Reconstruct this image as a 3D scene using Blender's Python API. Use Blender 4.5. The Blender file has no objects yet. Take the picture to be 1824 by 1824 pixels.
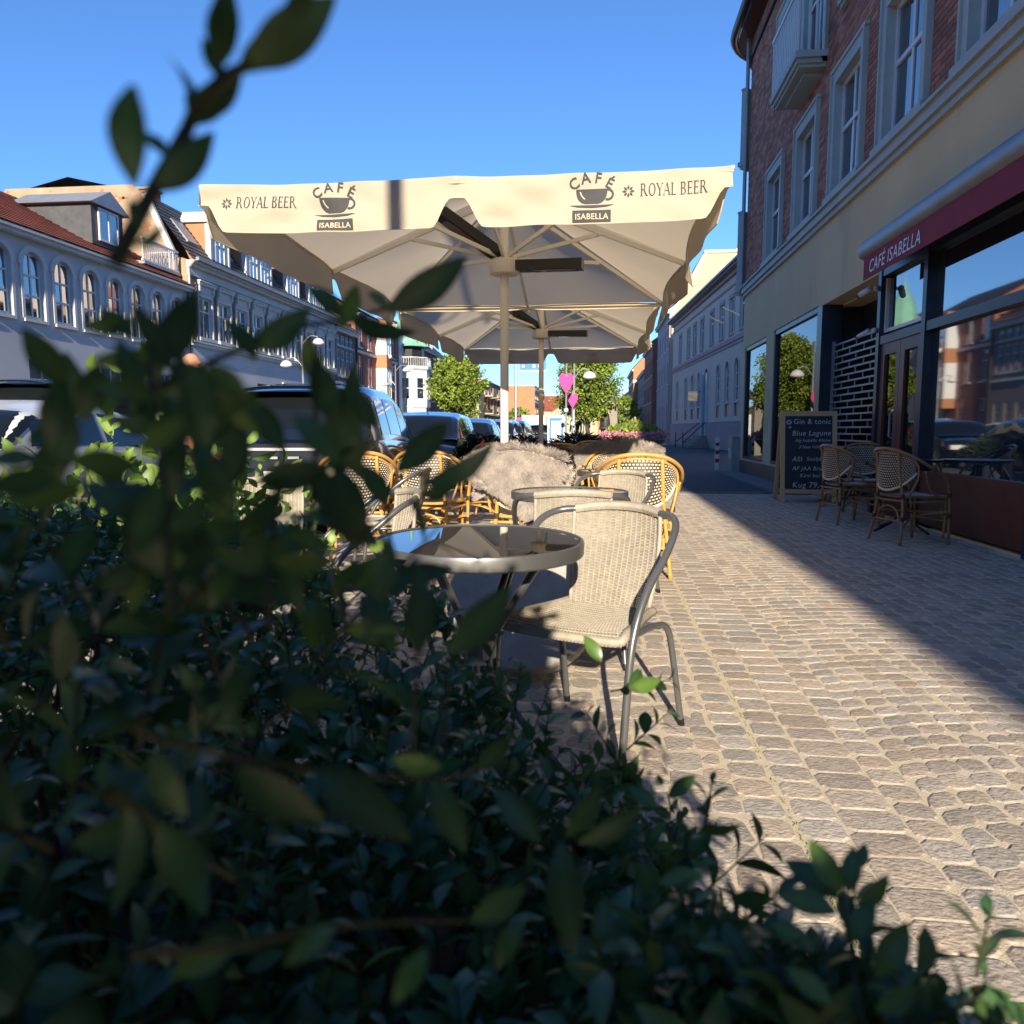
import bpy, bmesh, math, random
import numpy as np
from mathutils import Vector, Matrix, Euler
R = math.radians
rnd = random.Random(7)
nrg = np.random.default_rng(11)
SC = bpy.context.scene
COL = SC.collection

# ------------------------------------------------------------------ camera, sky, sun, exposure
cd = bpy.data.cameras.new('camera'); cam = bpy.data.objects.new('camera', cd); COL.objects.link(cam)
cam.location = (0, 0, 1.06)
cam.rotation_euler = (R(90-6.1), 0, R(6.4))
cd.sensor_fit = 'HORIZONTAL'; cd.sensor_width = 36; cd.lens = 36*1370/1824
cd.clip_start = 0.02; cd.clip_end = 3000
cd.dof.use_dof = True; cd.dof.focus_distance = 4.5; cd.dof.aperture_fstop = 6.8
SC.camera = cam
SUN_EL, SUN_AZ = 20.5, 4.0          # elevation; degrees from -Y (behind the camera) towards +X
w = bpy.data.worlds.new('World'); SC.world = w; w.use_nodes = True
nt = w.node_tree; nt.nodes.clear()
sky = nt.nodes.new('ShaderNodeTexSky'); sky.sky_type = 'NISHITA'; sky.sun_disc = False
sky.sun_elevation = R(SUN_EL); sky.sun_rotation = R(180-SUN_AZ)
sky.altitude = 0; sky.air_density = 0.9; sky.dust_density = 0.0; sky.ozone_density = 8.0
bg = nt.nodes.new('ShaderNodeBackground'); bg.inputs[1].default_value = 0.086
wo = nt.nodes.new('ShaderNodeOutputWorld')
hs = nt.nodes.new('ShaderNodeHueSaturation'); hs.inputs['Saturation'].default_value = 1.0
nt.links.new(sky.outputs[0], hs.inputs['Color']); nt.links.new(hs.outputs[0], bg.inputs[0]); nt.links.new(bg.outputs[0], wo.inputs[0])
sd = bpy.data.lights.new('sun', 'SUN'); sun = bpy.data.objects.new('sun', sd); COL.objects.link(sun)
sd.energy = 3.8; sd.angle = R(0.53); sd.color = (1.0, 0.87, 0.68)
tosun = Vector((math.sin(R(SUN_AZ))*math.cos(R(SUN_EL)), -math.cos(R(SUN_AZ))*math.cos(R(SUN_EL)), math.sin(R(SUN_EL))))
sun.rotation_euler = tosun.to_track_quat('Z', 'Y').to_euler()
sun.location = (0, -20, 30)
SC.view_settings.view_transform = 'Standard'; SC.view_settings.look = 'None'
SC.view_settings.exposure = 1.4; SC.view_settings.gamma = 1.0; SC.view_settings.use_curve_mapping = False
SC.render.engine = 'CYCLES'
SC.cycles.use_denoising = True
SC.cycles.max_bounces = 6; SC.cycles.diffuse_bounces = 4; SC.cycles.glossy_bounces = 3
SC.cycles.transmission_bounces = 3; SC.cycles.transparent_max_bounces = 6
SC.cycles.sample_clamp_indirect = 6; SC.cycles.caustics_reflective = False; SC.cycles.caustics_refractive = False

# ------------------------------------------------------------------ materials
MATS = {}
def mat(name, c1, c2=None, scale=8.0, rough=0.6, metal=0.0, bump=0.0, bscale=None, spec=0.5, attr=False, rand=0.0,
        trans=0.0, coat=0.0, detail=4.0, ior=1.45, stretch=None, emit=None, spots=None):
    if name in MATS: return MATS[name]
    m = bpy.data.materials.new(name); m.use_nodes = True; MATS[name] = m
    t = m.node_tree; n = t.nodes; L = t.links; n.clear()
    out = n.new('ShaderNodeOutputMaterial'); b = n.new('ShaderNodeBsdfPrincipled')
    b.inputs['Roughness'].default_value = rough; b.inputs['Metallic'].default_value = metal
    b.inputs['Specular IOR Level'].default_value = spec; b.inputs['IOR'].default_value = ior
    if coat: b.inputs['Coat Weight'].default_value = coat; b.inputs['Coat Roughness'].default_value = 0.05
    tc = n.new('ShaderNodeTexCoord'); vec = tc.outputs['Object']
    if stretch:
        mp = n.new('ShaderNodeMapping'); mp.inputs['Scale'].default_value = stretch
        L.new(vec, mp.inputs[0]); vec = mp.outputs[0]
    c2 = c2 or tuple(x*0.82 for x in c1)
    nz = n.new('ShaderNodeTexNoise'); nz.inputs['Scale'].default_value = scale; nz.inputs['Detail'].default_value = detail
    nz.inputs['Roughness'].default_value = 0.62
    L.new(vec, nz.inputs['Vector'])
    rp = n.new('ShaderNodeValToRGB'); rp.color_ramp.elements[0].position = 0.32; rp.color_ramp.elements[1].position = 0.68
    rp.color_ramp.elements[0].color = (*c1, 1); rp.color_ramp.elements[1].color = (*c2, 1)
    L.new(nz.outputs[0], rp.inputs[0]); col = rp.outputs[0]
    if spots:
        sc_, pos, scol = spots
        n2 = n.new('ShaderNodeTexNoise'); n2.inputs['Scale'].default_value = sc_; n2.inputs['Detail'].default_value = 6
        L.new(vec, n2.inputs['Vector'])
        r2 = n.new('ShaderNodeValToRGB'); r2.color_ramp.elements[0].position = pos; r2.color_ramp.elements[1].position = pos+0.06
        r2.color_ramp.elements[0].color = (0,0,0,1); r2.color_ramp.elements[1].color = (1,1,1,1)
        L.new(n2.outputs[0], r2.inputs[0])
        mx = n.new('ShaderNodeMixRGB'); L.new(r2.outputs[0], mx.inputs[0]); L.new(col, mx.inputs[1]); mx.inputs[2].default_value = (*scol, 1)
        col = mx.outputs[0]
    if attr:
        at = n.new('ShaderNodeAttribute'); at.attribute_name = 'tint'
        mx = n.new('ShaderNodeMixRGB'); mx.blend_type = 'MULTIPLY'; mx.inputs[0].default_value = 1
        L.new(col, mx.inputs[1]); L.new(at.outputs[0], mx.inputs[2]); col = mx.outputs[0]
    if rand:
        oi = n.new('ShaderNodeObjectInfo'); mr = n.new('ShaderNodeMapRange')
        mr.inputs['To Min'].default_value = 1-rand; mr.inputs['To Max'].default_value = 1+rand
        L.new(oi.outputs['Random'], mr.inputs[0])
        mx = n.new('ShaderNodeMixRGB'); mx.blend_type = 'MULTIPLY'; mx.inputs[0].default_value = 1
        L.new(col, mx.inputs[1]); L.new(mr.outputs[0], mx.inputs[2]); col = mx.outputs[0]
    L.new(col, b.inputs['Base Color'])
    if bump:
        nb = n.new('ShaderNodeTexNoise'); nb.inputs['Scale'].default_value = bscale or scale*4; nb.inputs['Detail'].default_value = 5
        L.new(vec, nb.inputs['Vector'])
        bp = n.new('ShaderNodeBump'); bp.inputs['Strength'].default_value = 1.0; bp.inputs['Distance'].default_value = bump
        L.new(nb.outputs[0], bp.inputs['Height']); L.new(bp.outputs[0], b.inputs['Normal'])
    if emit:
        b.inputs['Emission Color'].default_value = (*emit[:3], 1); b.inputs['Emission Strength'].default_value = emit[3]
    sh = b.outputs[0]
    if trans:
        tr = n.new('ShaderNodeBsdfTranslucent'); L.new(col, tr.inputs[0])
        mx = n.new('ShaderNodeMixShader'); mx.inputs[0].default_value = trans
        L.new(sh, mx.inputs[1]); L.new(tr.outputs[0], mx.inputs[2]); sh = mx.outputs[0]
    L.new(sh, out.inputs[0])
    return m

M = lambda n: MATS[n]
mat('sand', (.68,.58,.43), (.58,.49,.36), 30, .95, bump=.003, bscale=200, spec=.2)
mat('sett', (.49,.43,.36), (.345,.30,.255), 38, .8, bump=.005, bscale=75, attr=True, spec=.3, stretch=(1,1.3,1))
mat('sett_far_shaded', (.085,.088,.10), (.06,.063,.072), 6, .85, attr=True, spec=.25)  # dark bluish tone: shade put into the colour of the far ground
mat('asphalt', (.055,.056,.06), (.045,.046,.05), 3, .85, bump=.002, bscale=180)
mat('paving_grey', (.19,.185,.18), (.15,.148,.145), 5, .85, attr=True)
mat('granite_kerb', (.30,.29,.28), (.22,.21,.21), 60, .8, rand=.12)
mat('paint_white', (.7,.7,.68), (.6,.6,.58), 12, .6)
mat('brick_red', (.42,.18,.12), (.29,.13,.095), 3, .85, attr=True, rand=.3, bump=.0015, bscale=120)
mat('brick_plain', (.32,.13,.095), (.24,.10,.078), 1.2, .88)
mat('brick_brown', (.25,.14,.11), (.19,.11,.09), 1.2, .88, attr=True)
mat('brick_orange', (.42,.20,.10), (.36,.165,.08), .8, .88, attr=True)
mat('brick_beige', (.40,.30,.20), (.30,.215,.14), 1.5, .9, spots=(2.3,.60,(.33,.14,.08)))
mat('mortar', (.36,.28,.22), (.29,.225,.18), 4, .95)
mat('render_beige', (.76,.585,.34), (.67,.52,.305), .8, .9, bump=.001, bscale=40, detail=7, stretch=(1,1,.35), spots=(1.1,.60,(.62,.48,.29)))
mat('render_cream', (.44,.375,.26), (.40,.34,.235), .35, .9)
mat('render_grey', (.72,.585,.50), (.60,.50,.44), .5, .9, detail=7)
mat('render_mauve', (.46,.36,.37), (.39,.31,.32), .6, .9)
mat('render_white', (.60,.62,.64), (.52,.54,.57), .5, .85)
mat('render_greybrown', (.27,.235,.22), (.22,.19,.18), .8, .9)
mat('render_green', (.40,.46,.30), (.34,.40,.26), .5, .9)
mat('trim_grey', (.45,.48,.45), (.39,.42,.39), 2, .6)
mat('trim_white', (.66,.66,.64), (.56,.57,.56), 1.5, .6)
mat('frame_white', (.72,.73,.73), (.66,.67,.68), 3, .35)
mat('glass', (.03,.04,.055), (.015,.02,.028), .6, .03, spec=1.0, ior=2.4)
mat('dark_frame', (.028,.037,.055), (.02,.028,.042), 3, .35)
mat('slate', (.075,.078,.085), (.05,.052,.058), 4, .6, attr=True)
mat('roof_tile_red', (.34,.10,.055), (.26,.075,.045), 2, .75, attr=True)
mat('copper_green', (.22,.48,.33), (.16,.38,.27), 1.5, .7, spots=(1.2,.62,(.16,.12,.08)))
mat('zinc', (.33,.34,.35), (.26,.27,.28), 3, .45, .4)
mat('dark_metal', (.03,.03,.032), (.02,.02,.022), 5, .4, .3)
mat('canvas', (.70,.60,.45), (.65,.555,.415), 1.6, .9, spec=.1, trans=.55, detail=8, bump=.0008, bscale=14)
mat('canvas_valance', (.56,.50,.40), (.52,.46,.365), 2.0, .9, spec=.1, trans=.28, detail=6, bump=.002, bscale=9)
mat('hem', (.62,.53,.38), (.58,.49,.35), 8, .9, trans=.1)
mat('print_ink', (.055,.055,.06), (.045,.045,.05), 10, .8)
mat('print_pale', (.52,.45,.33), (.48,.41,.30), 10, .85)
mat('cream_metal', (.84,.80,.70), (.80,.76,.66), 4, .4)
mat('heater_black', (.015,.015,.016), (.01,.01,.011), 5, .35)
mat('heater_glass', (.20,.16,.12), (.14,.10,.08), 12, .15, spec=1)
mat('grey_tube', (.16,.165,.17), (.14,.145,.15), 4, .32, .55, coat=.2)
mat('rattan', (.40,.36,.29), (.31,.275,.22), 40, .6, bump=.0006, bscale=300, spec=.4)
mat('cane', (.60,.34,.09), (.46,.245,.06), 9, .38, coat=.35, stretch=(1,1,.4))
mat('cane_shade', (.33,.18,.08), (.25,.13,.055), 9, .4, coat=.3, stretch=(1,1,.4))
mat('cane_wrap', (.05,.035,.025), (.035,.025,.02), 20, .5)
mat('cream_trim', (.74,.63,.43), (.66,.55,.36), 20, .5)
mat('weave_dark', (.035,.026,.022), (.025,.02,.017), 20, .5)
mat('weave_cream', (.70,.62,.48), (.60,.52,.40), 30, .5)
mat('table_glass', (.03,.024,.018), (.035,.028,.02), 3, .015, spec=.5, ior=2.6)
mat('table_rim', (.17,.17,.17), (.15,.15,.15), 20, .38, .6)
mat('fur', (.43,.38,.335), (.30,.255,.23), 9, .8, attr=True, trans=.15, spec=.25)
mat('fur_dark', (.16,.14,.13), (.10,.085,.08), 9, .8, attr=True, spec=.25)
mat('skin_hide', (.42,.36,.31), None, 6, .9)
mat('concrete', (.36,.34,.31), (.29,.275,.25), 9, .9, bump=.002, bscale=60, spots=(30,.68,(.20,.19,.175)))
mat('leaf', (.060,.135,.045), (.042,.10,.042), 25, .33, trans=.40, attr=True, spec=.7)
mat('leaf_bright', (.20,.30,.07), (.14,.23,.05), 25, .45, trans=.35, attr=True)
mat('moss', (.20,.22,.09), (.15,.16,.07), 60, .9)
mat('stem', (.050,.052,.020), (.035,.036,.015), 30, .6)
mat('ginkgo', (.26,.34,.055), (.19,.27,.045), 3, .6, trans=.25, attr=True)
mat('bark', (.07,.055,.045), (.05,.04,.033), 8, .9, bump=.01)
mat('conifer', (.016,.035,.014), (.01,.024,.01), 8, .7, attr=True)
mat('blossom', (.60,.20,.30), (.55,.30,.28), 3, .7, trans=.2, attr=True)
mat('wood_board', (.62,.42,.21), (.54,.35,.17), 6, .55, stretch=(8,8,1))
mat('wood_red', (.15,.045,.03), (.11,.033,.023), 5, .4, stretch=(8,8,1))
mat('chalkboard', (.020,.026,.034), (.032,.038,.046), 2.5, .75)
mat('chalk', (.62,.64,.66), (.45,.47,.50), 90, .9)
mat('awning_red', (.30,.03,.055), (.25,.025,.045), 4, .8)
mat('white_plastic', (.75,.75,.74), None, 4, .35)
mat('carpaint_navy', (.010,.016,.032), None, 2, .22, .3, coat=1.0)
mat('carpaint_black', (.010,.011,.013), None, 2, .22, .3, coat=1.0)
mat('carpaint_blue', (.022,.045,.085), None, 2, .25, .4, coat=1.0)
mat('carpaint_white', (.62,.64,.65), None, 2, .3, coat=.6)
mat('car_glass', (.008,.010,.012), None, 2, .03, spec=.5, ior=1.4)
mat('tyre', (.02,.02,.02), None, 20, .85)
mat('rim_alloy', (.5,.5,.5), None, 5, .3, .9)
mat('lamp_red', (.45,.02,.02), None, 5, .2, coat=.6)
mat('sign_blue', (.01,.17,.62), (.01,.15,.56), 3, .4)
mat('heart_pink', (.72,.045,.30), (.66,.04,.27), 3, .6, trans=.15)
mat('steel_galv', (.36,.37,.38), (.30,.31,.32), 6, .45, .5)
mat('skin', (.52,.26,.17), (.46,.22,.14), 14, .5, trans=.0)
mat('shirt_grey', (.30,.31,.33), (.25,.26,.28), 20, .9)
mat('trousers', (.05,.055,.07), None, 10, .9)
mat('candle_red', (.55,.01,.012), (.45,.008,.01), 9, .3, coat=.5)
mat('bronze_dark', (.03,.03,.033), (.02,.02,.022), 6, .55)
mat('planter_stone', (.27,.25,.20), (.22,.20,.165), 6, .85)
mat('shop_inside', (.05,.04,.035), (.03,.025,.02), 2, .9)
mat('wood_floor', (.20,.13,.07), (.15,.09,.05), 4, .7)
# shop window glass: real thin pane one can see through, with a strong reflection at a slant
def glass_pane(name, ior=1.6, tint=(.55,.62,.6)):
    m = bpy.data.materials.new(name); m.use_nodes = True; MATS[name] = m
    n = m.node_tree.nodes; L = m.node_tree.links; n.clear()
    out = n.new('ShaderNodeOutputMaterial'); tr = n.new('ShaderNodeBsdfTransparent'); gl = n.new('ShaderNodeBsdfGlossy')
    tr.inputs[0].default_value = (*tint, 1); gl.inputs['Roughness'].default_value = 0.01
    fr = n.new('ShaderNodeFresnel'); fr.inputs[0].default_value = ior
    mx = n.new('ShaderNodeMixShader'); L.new(fr.outputs[0], mx.inputs[0]); L.new(tr.outputs[0], mx.inputs[1]); L.new(gl.outputs[0], mx.inputs[2])
    L.new(mx.outputs[0], out.inputs[0]); return m
glass_pane('shop_glass', 2.0, (.42,.46,.46)); glass_pane('red_glass', 1.5, (.6,.05,.05))

# ------------------------------------------------------------------ mesh helpers
class MB:
    def __init__(s): s.v = []; s.f = []; s.t = []
    def add(s, vs, fs, tint=None):
        o = len(s.v); s.v.extend([tuple(x) for x in vs]); s.f.extend([tuple(i+o for i in f) for f in fs])
        s.t.extend([tint or (1,1,1)]*len(fs)); return s
    def box(s, x0, y0, z0, x1, y1, z1, tint=None):
        v = [(x0,y0,z0),(x1,y0,z0),(x1,y1,z0),(x0,y1,z0),(x0,y0,z1),(x1,y0,z1),(x1,y1,z1),(x0,y1,z1)]
        return s.add(v, [(0,3,2,1),(4,5,6,7),(0,1,5,4),(1,2,6,5),(2,3,7,6),(3,0,4,7)], tint)
    def obox(s, c, ax, ay, az, tint=None):      # oriented box: centre and half axes
        c, ax, ay, az = map(Vector, (c, ax, ay, az))
        v = [c-ax-ay-az, c+ax-ay-az, c+ax+ay-az, c-ax+ay-az, c-ax-ay+az, c+ax-ay+az, c+ax+ay+az, c-ax+ay+az]
        return s.add(v, [(0,3,2,1),(4,5,6,7),(0,1,5,4),(1,2,6,5),(2,3,7,6),(3,0,4,7)], tint)
    def bar(s, a, b, w, h=None, up=(0,0,1)):
        a, b = Vector(a), Vector(b); d = b-a; h = h or w
        u = Vector(up); 
        if abs(d.normalized().dot(u)) > .98: u = Vector((1,0,0))
        x = d.cross(u).normalized(); z = x.cross(d).normalized()
        return s.obox((a+b)/2, d/2, x*w/2, z*h/2)
    def quad(s, a, b, c, d, tint=None): return s.add([a,b,c,d], [(0,1,2,3)], tint)
    def prism(s, poly, y0, y1):     # poly in x,z ; extruded along y
        n = len(poly); v = [(x,y0,z) for x,z in poly]+[(x,y1,z) for x,z in poly]
        f = [tuple(range(n)), tuple(range(2*n-1, n-1, -1))]+[(i, i+n, (i+1)%n+n, (i+1)%n) for i in range(n)]
        return s.add(v, f)
    def tube(s, pts, r, n=10, caps=True, sx=1.0):
        pts = [Vector(p) for p in pts]; m = len(pts)
        rr = r if isinstance(r, (list, tuple)) else [r]*m
        t0 = (pts[1]-pts[0]).normalized(); u = t0.orthogonal().normalized(); vs = []
        for i, p in enumerate(pts):
            t = (pts[min(i+1,m-1)]-pts[max(i-1,0)])
            t = t.normalized() if t.length > 1e-9 else t0
            u = (u - t*u.dot(t)); u = u.normalized() if u.length > 1e-6 else t.orthogonal().normalized()
            b = t.cross(u)
            for k in range(n):
                a = 2*math.pi*k/n; vs.append(p+u*math.cos(a)*rr[i]+b*math.sin(a)*rr[i]*sx)
        fs = [(i*n+k, i*n+(k+1)%n, (i+1)*n+(k+1)%n, (i+1)*n+k) for i in range(m-1) for k in range(n)]
        if caps: fs += [tuple(range(n-1,-1,-1)), tuple((m-1)*n+k for k in range(n))]
        return s.add(vs, fs)
    def lathe(s, prof, n=24, c=(0,0,0), caps=True):    # prof: (r,z)
        vs = [(c[0]+r*math.cos(2*math.pi*k/n), c[1]+r*math.sin(2*math.pi*k/n), c[2]+z) for r, z in prof for k in range(n)]
        m = len(prof)
        fs = [(i*n+k, i*n+(k+1)%n, (i+1)*n+(k+1)%n, (i+1)*n+k) for i in range(m-1) for k in range(n)]
        if caps and prof[0][0] > 1e-5: fs.append(tuple(range(n-1,-1,-1)))
        if caps and prof[-1][0] > 1e-5: fs.append(tuple((m-1)*n+k for k in range(n)))
        return s.add(vs, fs)
    def sphere(s, c, r, n=12, m=8, sc=(1,1,1)):
        vs = [(c[0]+r*sc[0]*math.sin(math.pi*i/m)*math.cos(2*math.pi*k/n), c[1]+r*sc[1]*math.sin(math.pi*i/m)*math.sin(2*math.pi*k/n), c[2]+r*sc[2]*math.cos(math.pi*i/m)) for i in range(m+1) for k in range(n)]
        return s.add(vs, [(i*n+k, (i+1)*n+k, (i+1)*n+(k+1)%n, i*n+(k+1)%n) for i in range(m) for k in range(n)])
    def grid(s, fn, nu, nv, tint=None):
        vs = [fn(i/nu, j/nv) for j in range(nv+1) for i in range(nu+1)]
        return s.add(vs, [(j*(nu+1)+i, j*(nu+1)+i+1, (j+1)*(nu+1)+i+1, (j+1)*(nu+1)+i) for j in range(nv) for i in range(nu)], tint)
    def mesh(s, name, m=None, smooth=False, tint=False):
        me = bpy.data.meshes.new(name); me.from_pydata(s.v, [], s.f)
        if m: me.materials.append(M(m))
        if smooth: me.polygons.foreach_set('use_smooth', [True]*len(s.f))
        if tint or MATS_ATTR(m):
            a = me.color_attributes.new('tint', 'FLOAT_COLOR', 'CORNER')
            arr = []
            for f, t in zip(s.f, s.t): arr.extend([t[0],t[1],t[2],1.0]*len(f))
            a.data.foreach_set('color', arr)
        me.update(); return me
    def build(s, name, m, parent=None, smooth=False, loc=None, rot=None, autosm=None):
        me = s.mesh(name, m, smooth or autosm is not None)
        if autosm is not None:
            sharp_by_angle(me, autosm)
        o = link(name, me, parent)
        if loc: o.location = loc
        if rot: o.rotation_euler = rot
        return o
ATTR_MATS = {'sett','sett_far_shaded','paving_grey','brick_red','brick_brown','brick_orange','slate','roof_tile_red','fur','fur_dark','leaf','leaf_bright','ginkgo','conifer','blossom'}
def MATS_ATTR(m): return m in ATTR_MATS
def sharp_by_angle(me, deg):
    bm = bmesh.new(); bm.from_mesh(me)
    for e in bm.edges:
        if len(e.link_faces) == 2: e.smooth = e.calc_face_angle(0) < R(deg)
        else: e.smooth = False
    bm.to_mesh(me); bm.free()
def link(name, me, parent=None, loc=None, rot=None):
    o = bpy.data.objects.new(name, me); COL.objects.link(o)
    if parent is not None: o.parent = parent
    if loc: o.location = loc
    if rot: o.rotation_euler = rot
    return o
def tag(o, label, cat, group=None):
    o['label'] = label; o['category'] = cat
    if group: o['group'] = group
    return o
def thing(name, label, cat, loc=(0,0,0), rz=0.0, group=None):
    o = bpy.data.objects.new(name, None); COL.objects.link(o); o.empty_display_size = .1
    o.location = loc; o.rotation_euler = (0,0,rz); return tag(o, label, cat, group)
def structure(name, mb, m, **k):
    o = mb.build(name, m, **k); o['kind'] = 'structure'; return o
def kids(o): return [c for c in KID.get(o.name, [])]
def copy_tree(root, loc, rz, label, group=None):
    ch = {}
    for o in COL.objects:
        if o.parent is not None: ch.setdefault(o.parent.name, []).append(o)
    r = root.copy(); COL.objects.link(r); r.location = loc; r.rotation_euler = (0,0,rz); r['label'] = label
    if group: r['group'] = group
    for c in ch.get(root.name, []):
        d = c.copy(); COL.objects.link(d); d.parent = r
        for g in ch.get(c.name, []):
            e = g.copy(); COL.objects.link(e); e.parent = d
    return r
def lerp(a, b, t): return a+(b-a)*t
def smooth01(x): x = max(0., min(1., x)); return x*x*(3-2*x)
def catmull(pts, k=6):
    P = [Vector(p) for p in pts]; out = []
    for i in range(len(P)-1):
        p0, p1, p2, p3 = P[max(i-1,0)], P[i], P[i+1], P[min(i+2,len(P)-1)]
        for j in range(k):
            t = j/k; out.append(0.5*((2*p1)+(p2-p0)*t+(2*p0-5*p1+4*p2-p3)*t*t+(3*p1-p0-3*p2+p3)*t**3))
    out.append(P[-1]); return out
def np_object(name, V, F, m, parent=None, tint=None, smooth=False):
    me = bpy.data.meshes.new(name); V = np.asarray(V, dtype=np.float32); F = np.asarray(F, dtype=np.int32)
    me.vertices.add(len(V)); me.vertices.foreach_set('co', V.ravel())
    k = F.shape[1]; me.loops.add(F.size); me.loops.foreach_set('vertex_index', F.ravel())
    me.polygons.add(len(F)); me.polygons.foreach_set('loop_start', np.arange(0, F.size, k, dtype=np.int32))
    try: me.polygons.foreach_set('loop_total', np.full(len(F), k, dtype=np.int32))
    except Exception: pass
    if smooth: me.polygons.foreach_set('use_smooth', np.ones(len(F), dtype=bool))
    me.materials.append(M(m))
    if tint is not None:     # per vertex
        a = me.color_attributes.new('tint', 'FLOAT_COLOR', 'POINT')
        c = np.ones((len(V),4), dtype=np.float32); c[:, :3] = tint; a.data.foreach_set('color', c.ravel())
    me.update(); me.validate()
    return link(name, me, parent)

# text -> flat mesh in x,z plane (facing -y), optionally mapped through fn(x,z)->Vector
def text_mesh(name, body, size, m, parent=None, fn=None, loc=None, rot=None, align='LEFT', sub=0.0, shear=0.0, space=1.0, bold=0.0, xs=1.0):
    cu = bpy.data.curves.new('t', 'FONT'); cu.body = body; cu.size = size; cu.align_x = align; cu.shear = shear
    cu.space_character = space; cu.offset = bold; cu.resolution_u = 3
    ob = bpy.data.objects.new('t', cu); COL.objects.link(ob)
    me0 = bpy.data.meshes.new_from_object(ob)
    COL.objects.unlink(ob); bpy.data.objects.remove(ob); bpy.data.curves.remove(cu)
    bm = bmesh.new(); bm.from_mesh(me0); bpy.data.meshes.remove(me0)
    if sub: subdiv_long(bm, sub)
    me = bpy.data.meshes.new(name)
    for v in bm.verts:
        x, z = v.co.x*xs, v.co.y
        v.co = fn(x, z) if fn else Vector((x, 0, z))
    bm.to_mesh(me); bm.free(); me.materials.append(M(m))
    return link(name, me, parent, loc, rot)
def subdiv_long(bm, L):
    bmesh.ops.triangulate(bm, faces=bm.faces[:])
    for _ in range(4):
        es = [e for e in bm.edges if e.calc_length() > L]
        if not es: break
        bmesh.ops.subdivide_edges(bm, edges=es, cuts=1, use_grid_fill=False)
        bmesh.ops.triangulate(bm, faces=[f for f in bm.faces if len(f.verts) > 3])
def poly_mesh(name, polys, m, parent=None, fn=None, sub=0.0):   # polys: lists of (x,z)
    bm = bmesh.new()
    for p in polys:
        vs = [bm.verts.new((x, z, 0)) for x, z in p]
        try: bm.faces.new(vs)
        except Exception: pass
    bmesh.ops.triangulate(bm, faces=bm.faces[:])
    if sub: subdiv_long(bm, sub)
    for v in bm.verts:
        x, z = v.co.x, v.co.y; v.co = fn(x, z) if fn else Vector((x, 0, z))
    me = bpy.data.meshes.new(name); bm.to_mesh(me); bm.free(); me.materials.append(M(m))
    return link(name, me, parent)
# ------------------------------------------------------------------ ground
structure('ground', MB().quad((-400,-120,-.16),(400,-120,-.16),(400,900,-.16),(-400,900,-.16)), 'asphalt')
structure('road', MB().quad((-12,-60,-.10),(-2.62,-60,-.10),(-2.62,600,-.10),(-12,600,-.10)), 'asphalt')
mk = MB()
for k in range(40):
    mk.quad((-7.36,-20+k*9,-.096),(-7.26,-20+k*9,-.096),(-7.26,-16+k*9,-.096),(-7.36,-16+k*9,-.096))
structure('road_marking', mk, 'paint_white')
structure('pavement_far', MB().box(-15.4,-60,-.14,-12.12,600,0.0), 'paving_grey')
pav = structure('pavement', MB().box(-2.5,-4,-.14,3.62,13.05,0.0), 'sand')
side = structure('shaded_street', MB().box(-2.5,13.05,-.14,40,600,-.012), 'sett_far_shaded')  # ground beyond the café paving, its shade carried by the dark material
structure('rear_pavement', MB().box(-2.5,-60,-.14,3.62,-4.002,0.0), 'paving_grey')
def kerbs(x0, x1, y0, y1, zt, n, name):
    mb = MB(); mb.box(x0, y0, -.2, x1, y1, zt-.03); root = structure(name, mb, 'granite_kerb')
    L = (y1-y0)/n; me = MB().box(0, .004, -.12, x1-x0, L-.004, zt).mesh('kerb_stone', 'granite_kerb')
    for k in range(n): link('kerb_stone', me, root, (x0, y0+k*L, 0))
    return root
kerbs(-2.62, -2.5, 2, 40, .004, 38, 'kerb'); kerbs(-12.12, -12.0, 20, 80, .004, 60, 'kerb_far')

def stone(q, zt, j=.006, b=.006, rc=.020):
    zt = .001+zt*.17; j = j*.62; b = .007
    """q four corners (x,y) ccw -> verts, faces of a sett with rounded corners and a worn rim"""
    c = Vector((sum(p[0] for p in q)/4, sum(p[1] for p in q)/4))
    P = [Vector(p) for p in q]; P = [p+(c-p).normalized()*j*1.3 for p in P]
    poly = []
    for i in range(4):
        p, a, n_ = P[i], P[i-1], P[(i+1)%4]
        poly += [p+(a-p).normalized()*rc, p+(n_-p).normalized()*rc]
    vs = [(p.x, p.y, -.01) for p in poly]+[(p.x, p.y, zt-.0028) for p in poly]
    for p in poly:
        d = (c-p); d = d.normalized()*b; vs.append((p.x+d.x, p.y+d.y, zt+rnd.uniform(-.0012,.0012)))
    vs.append((c.x, c.y, zt+.0015))
    n = 8
    fs = [(k, (k+1)%n, n+(k+1)%n, n+k) for k in range(n)]+[(n+k, n+(k+1)%n, 2*n+(k+1)%n, 2*n+k) for k in range(n)]
    fs += [(2*n+k, 2*n+(k+1)%n, 3*n) for k in range(n)]
    return vs, fs
quads = []
def J(a): return rnd.uniform(-a, a)
# two courses of larger setts beside the mossy seam, one narrow course beyond
for (xa, xb, py, off) in ((.548,.668,.118,0),(.668,.835,.122,.05),(.835,.945,.108,.02),(.415,.532,.112,.03)):
    y = .9+off
    while y < 13:
        p2 = py*rnd.uniform(.9,1.1); k = .004
        quads.append(([(xa+J(k),y+J(k)),(xb+J(k),y+J(k)),(xb+J(k),y+p2+J(k)),(xa+J(k),y+p2+J(k))], .013 if xa > .5 else .008, .005)); y += p2
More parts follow.
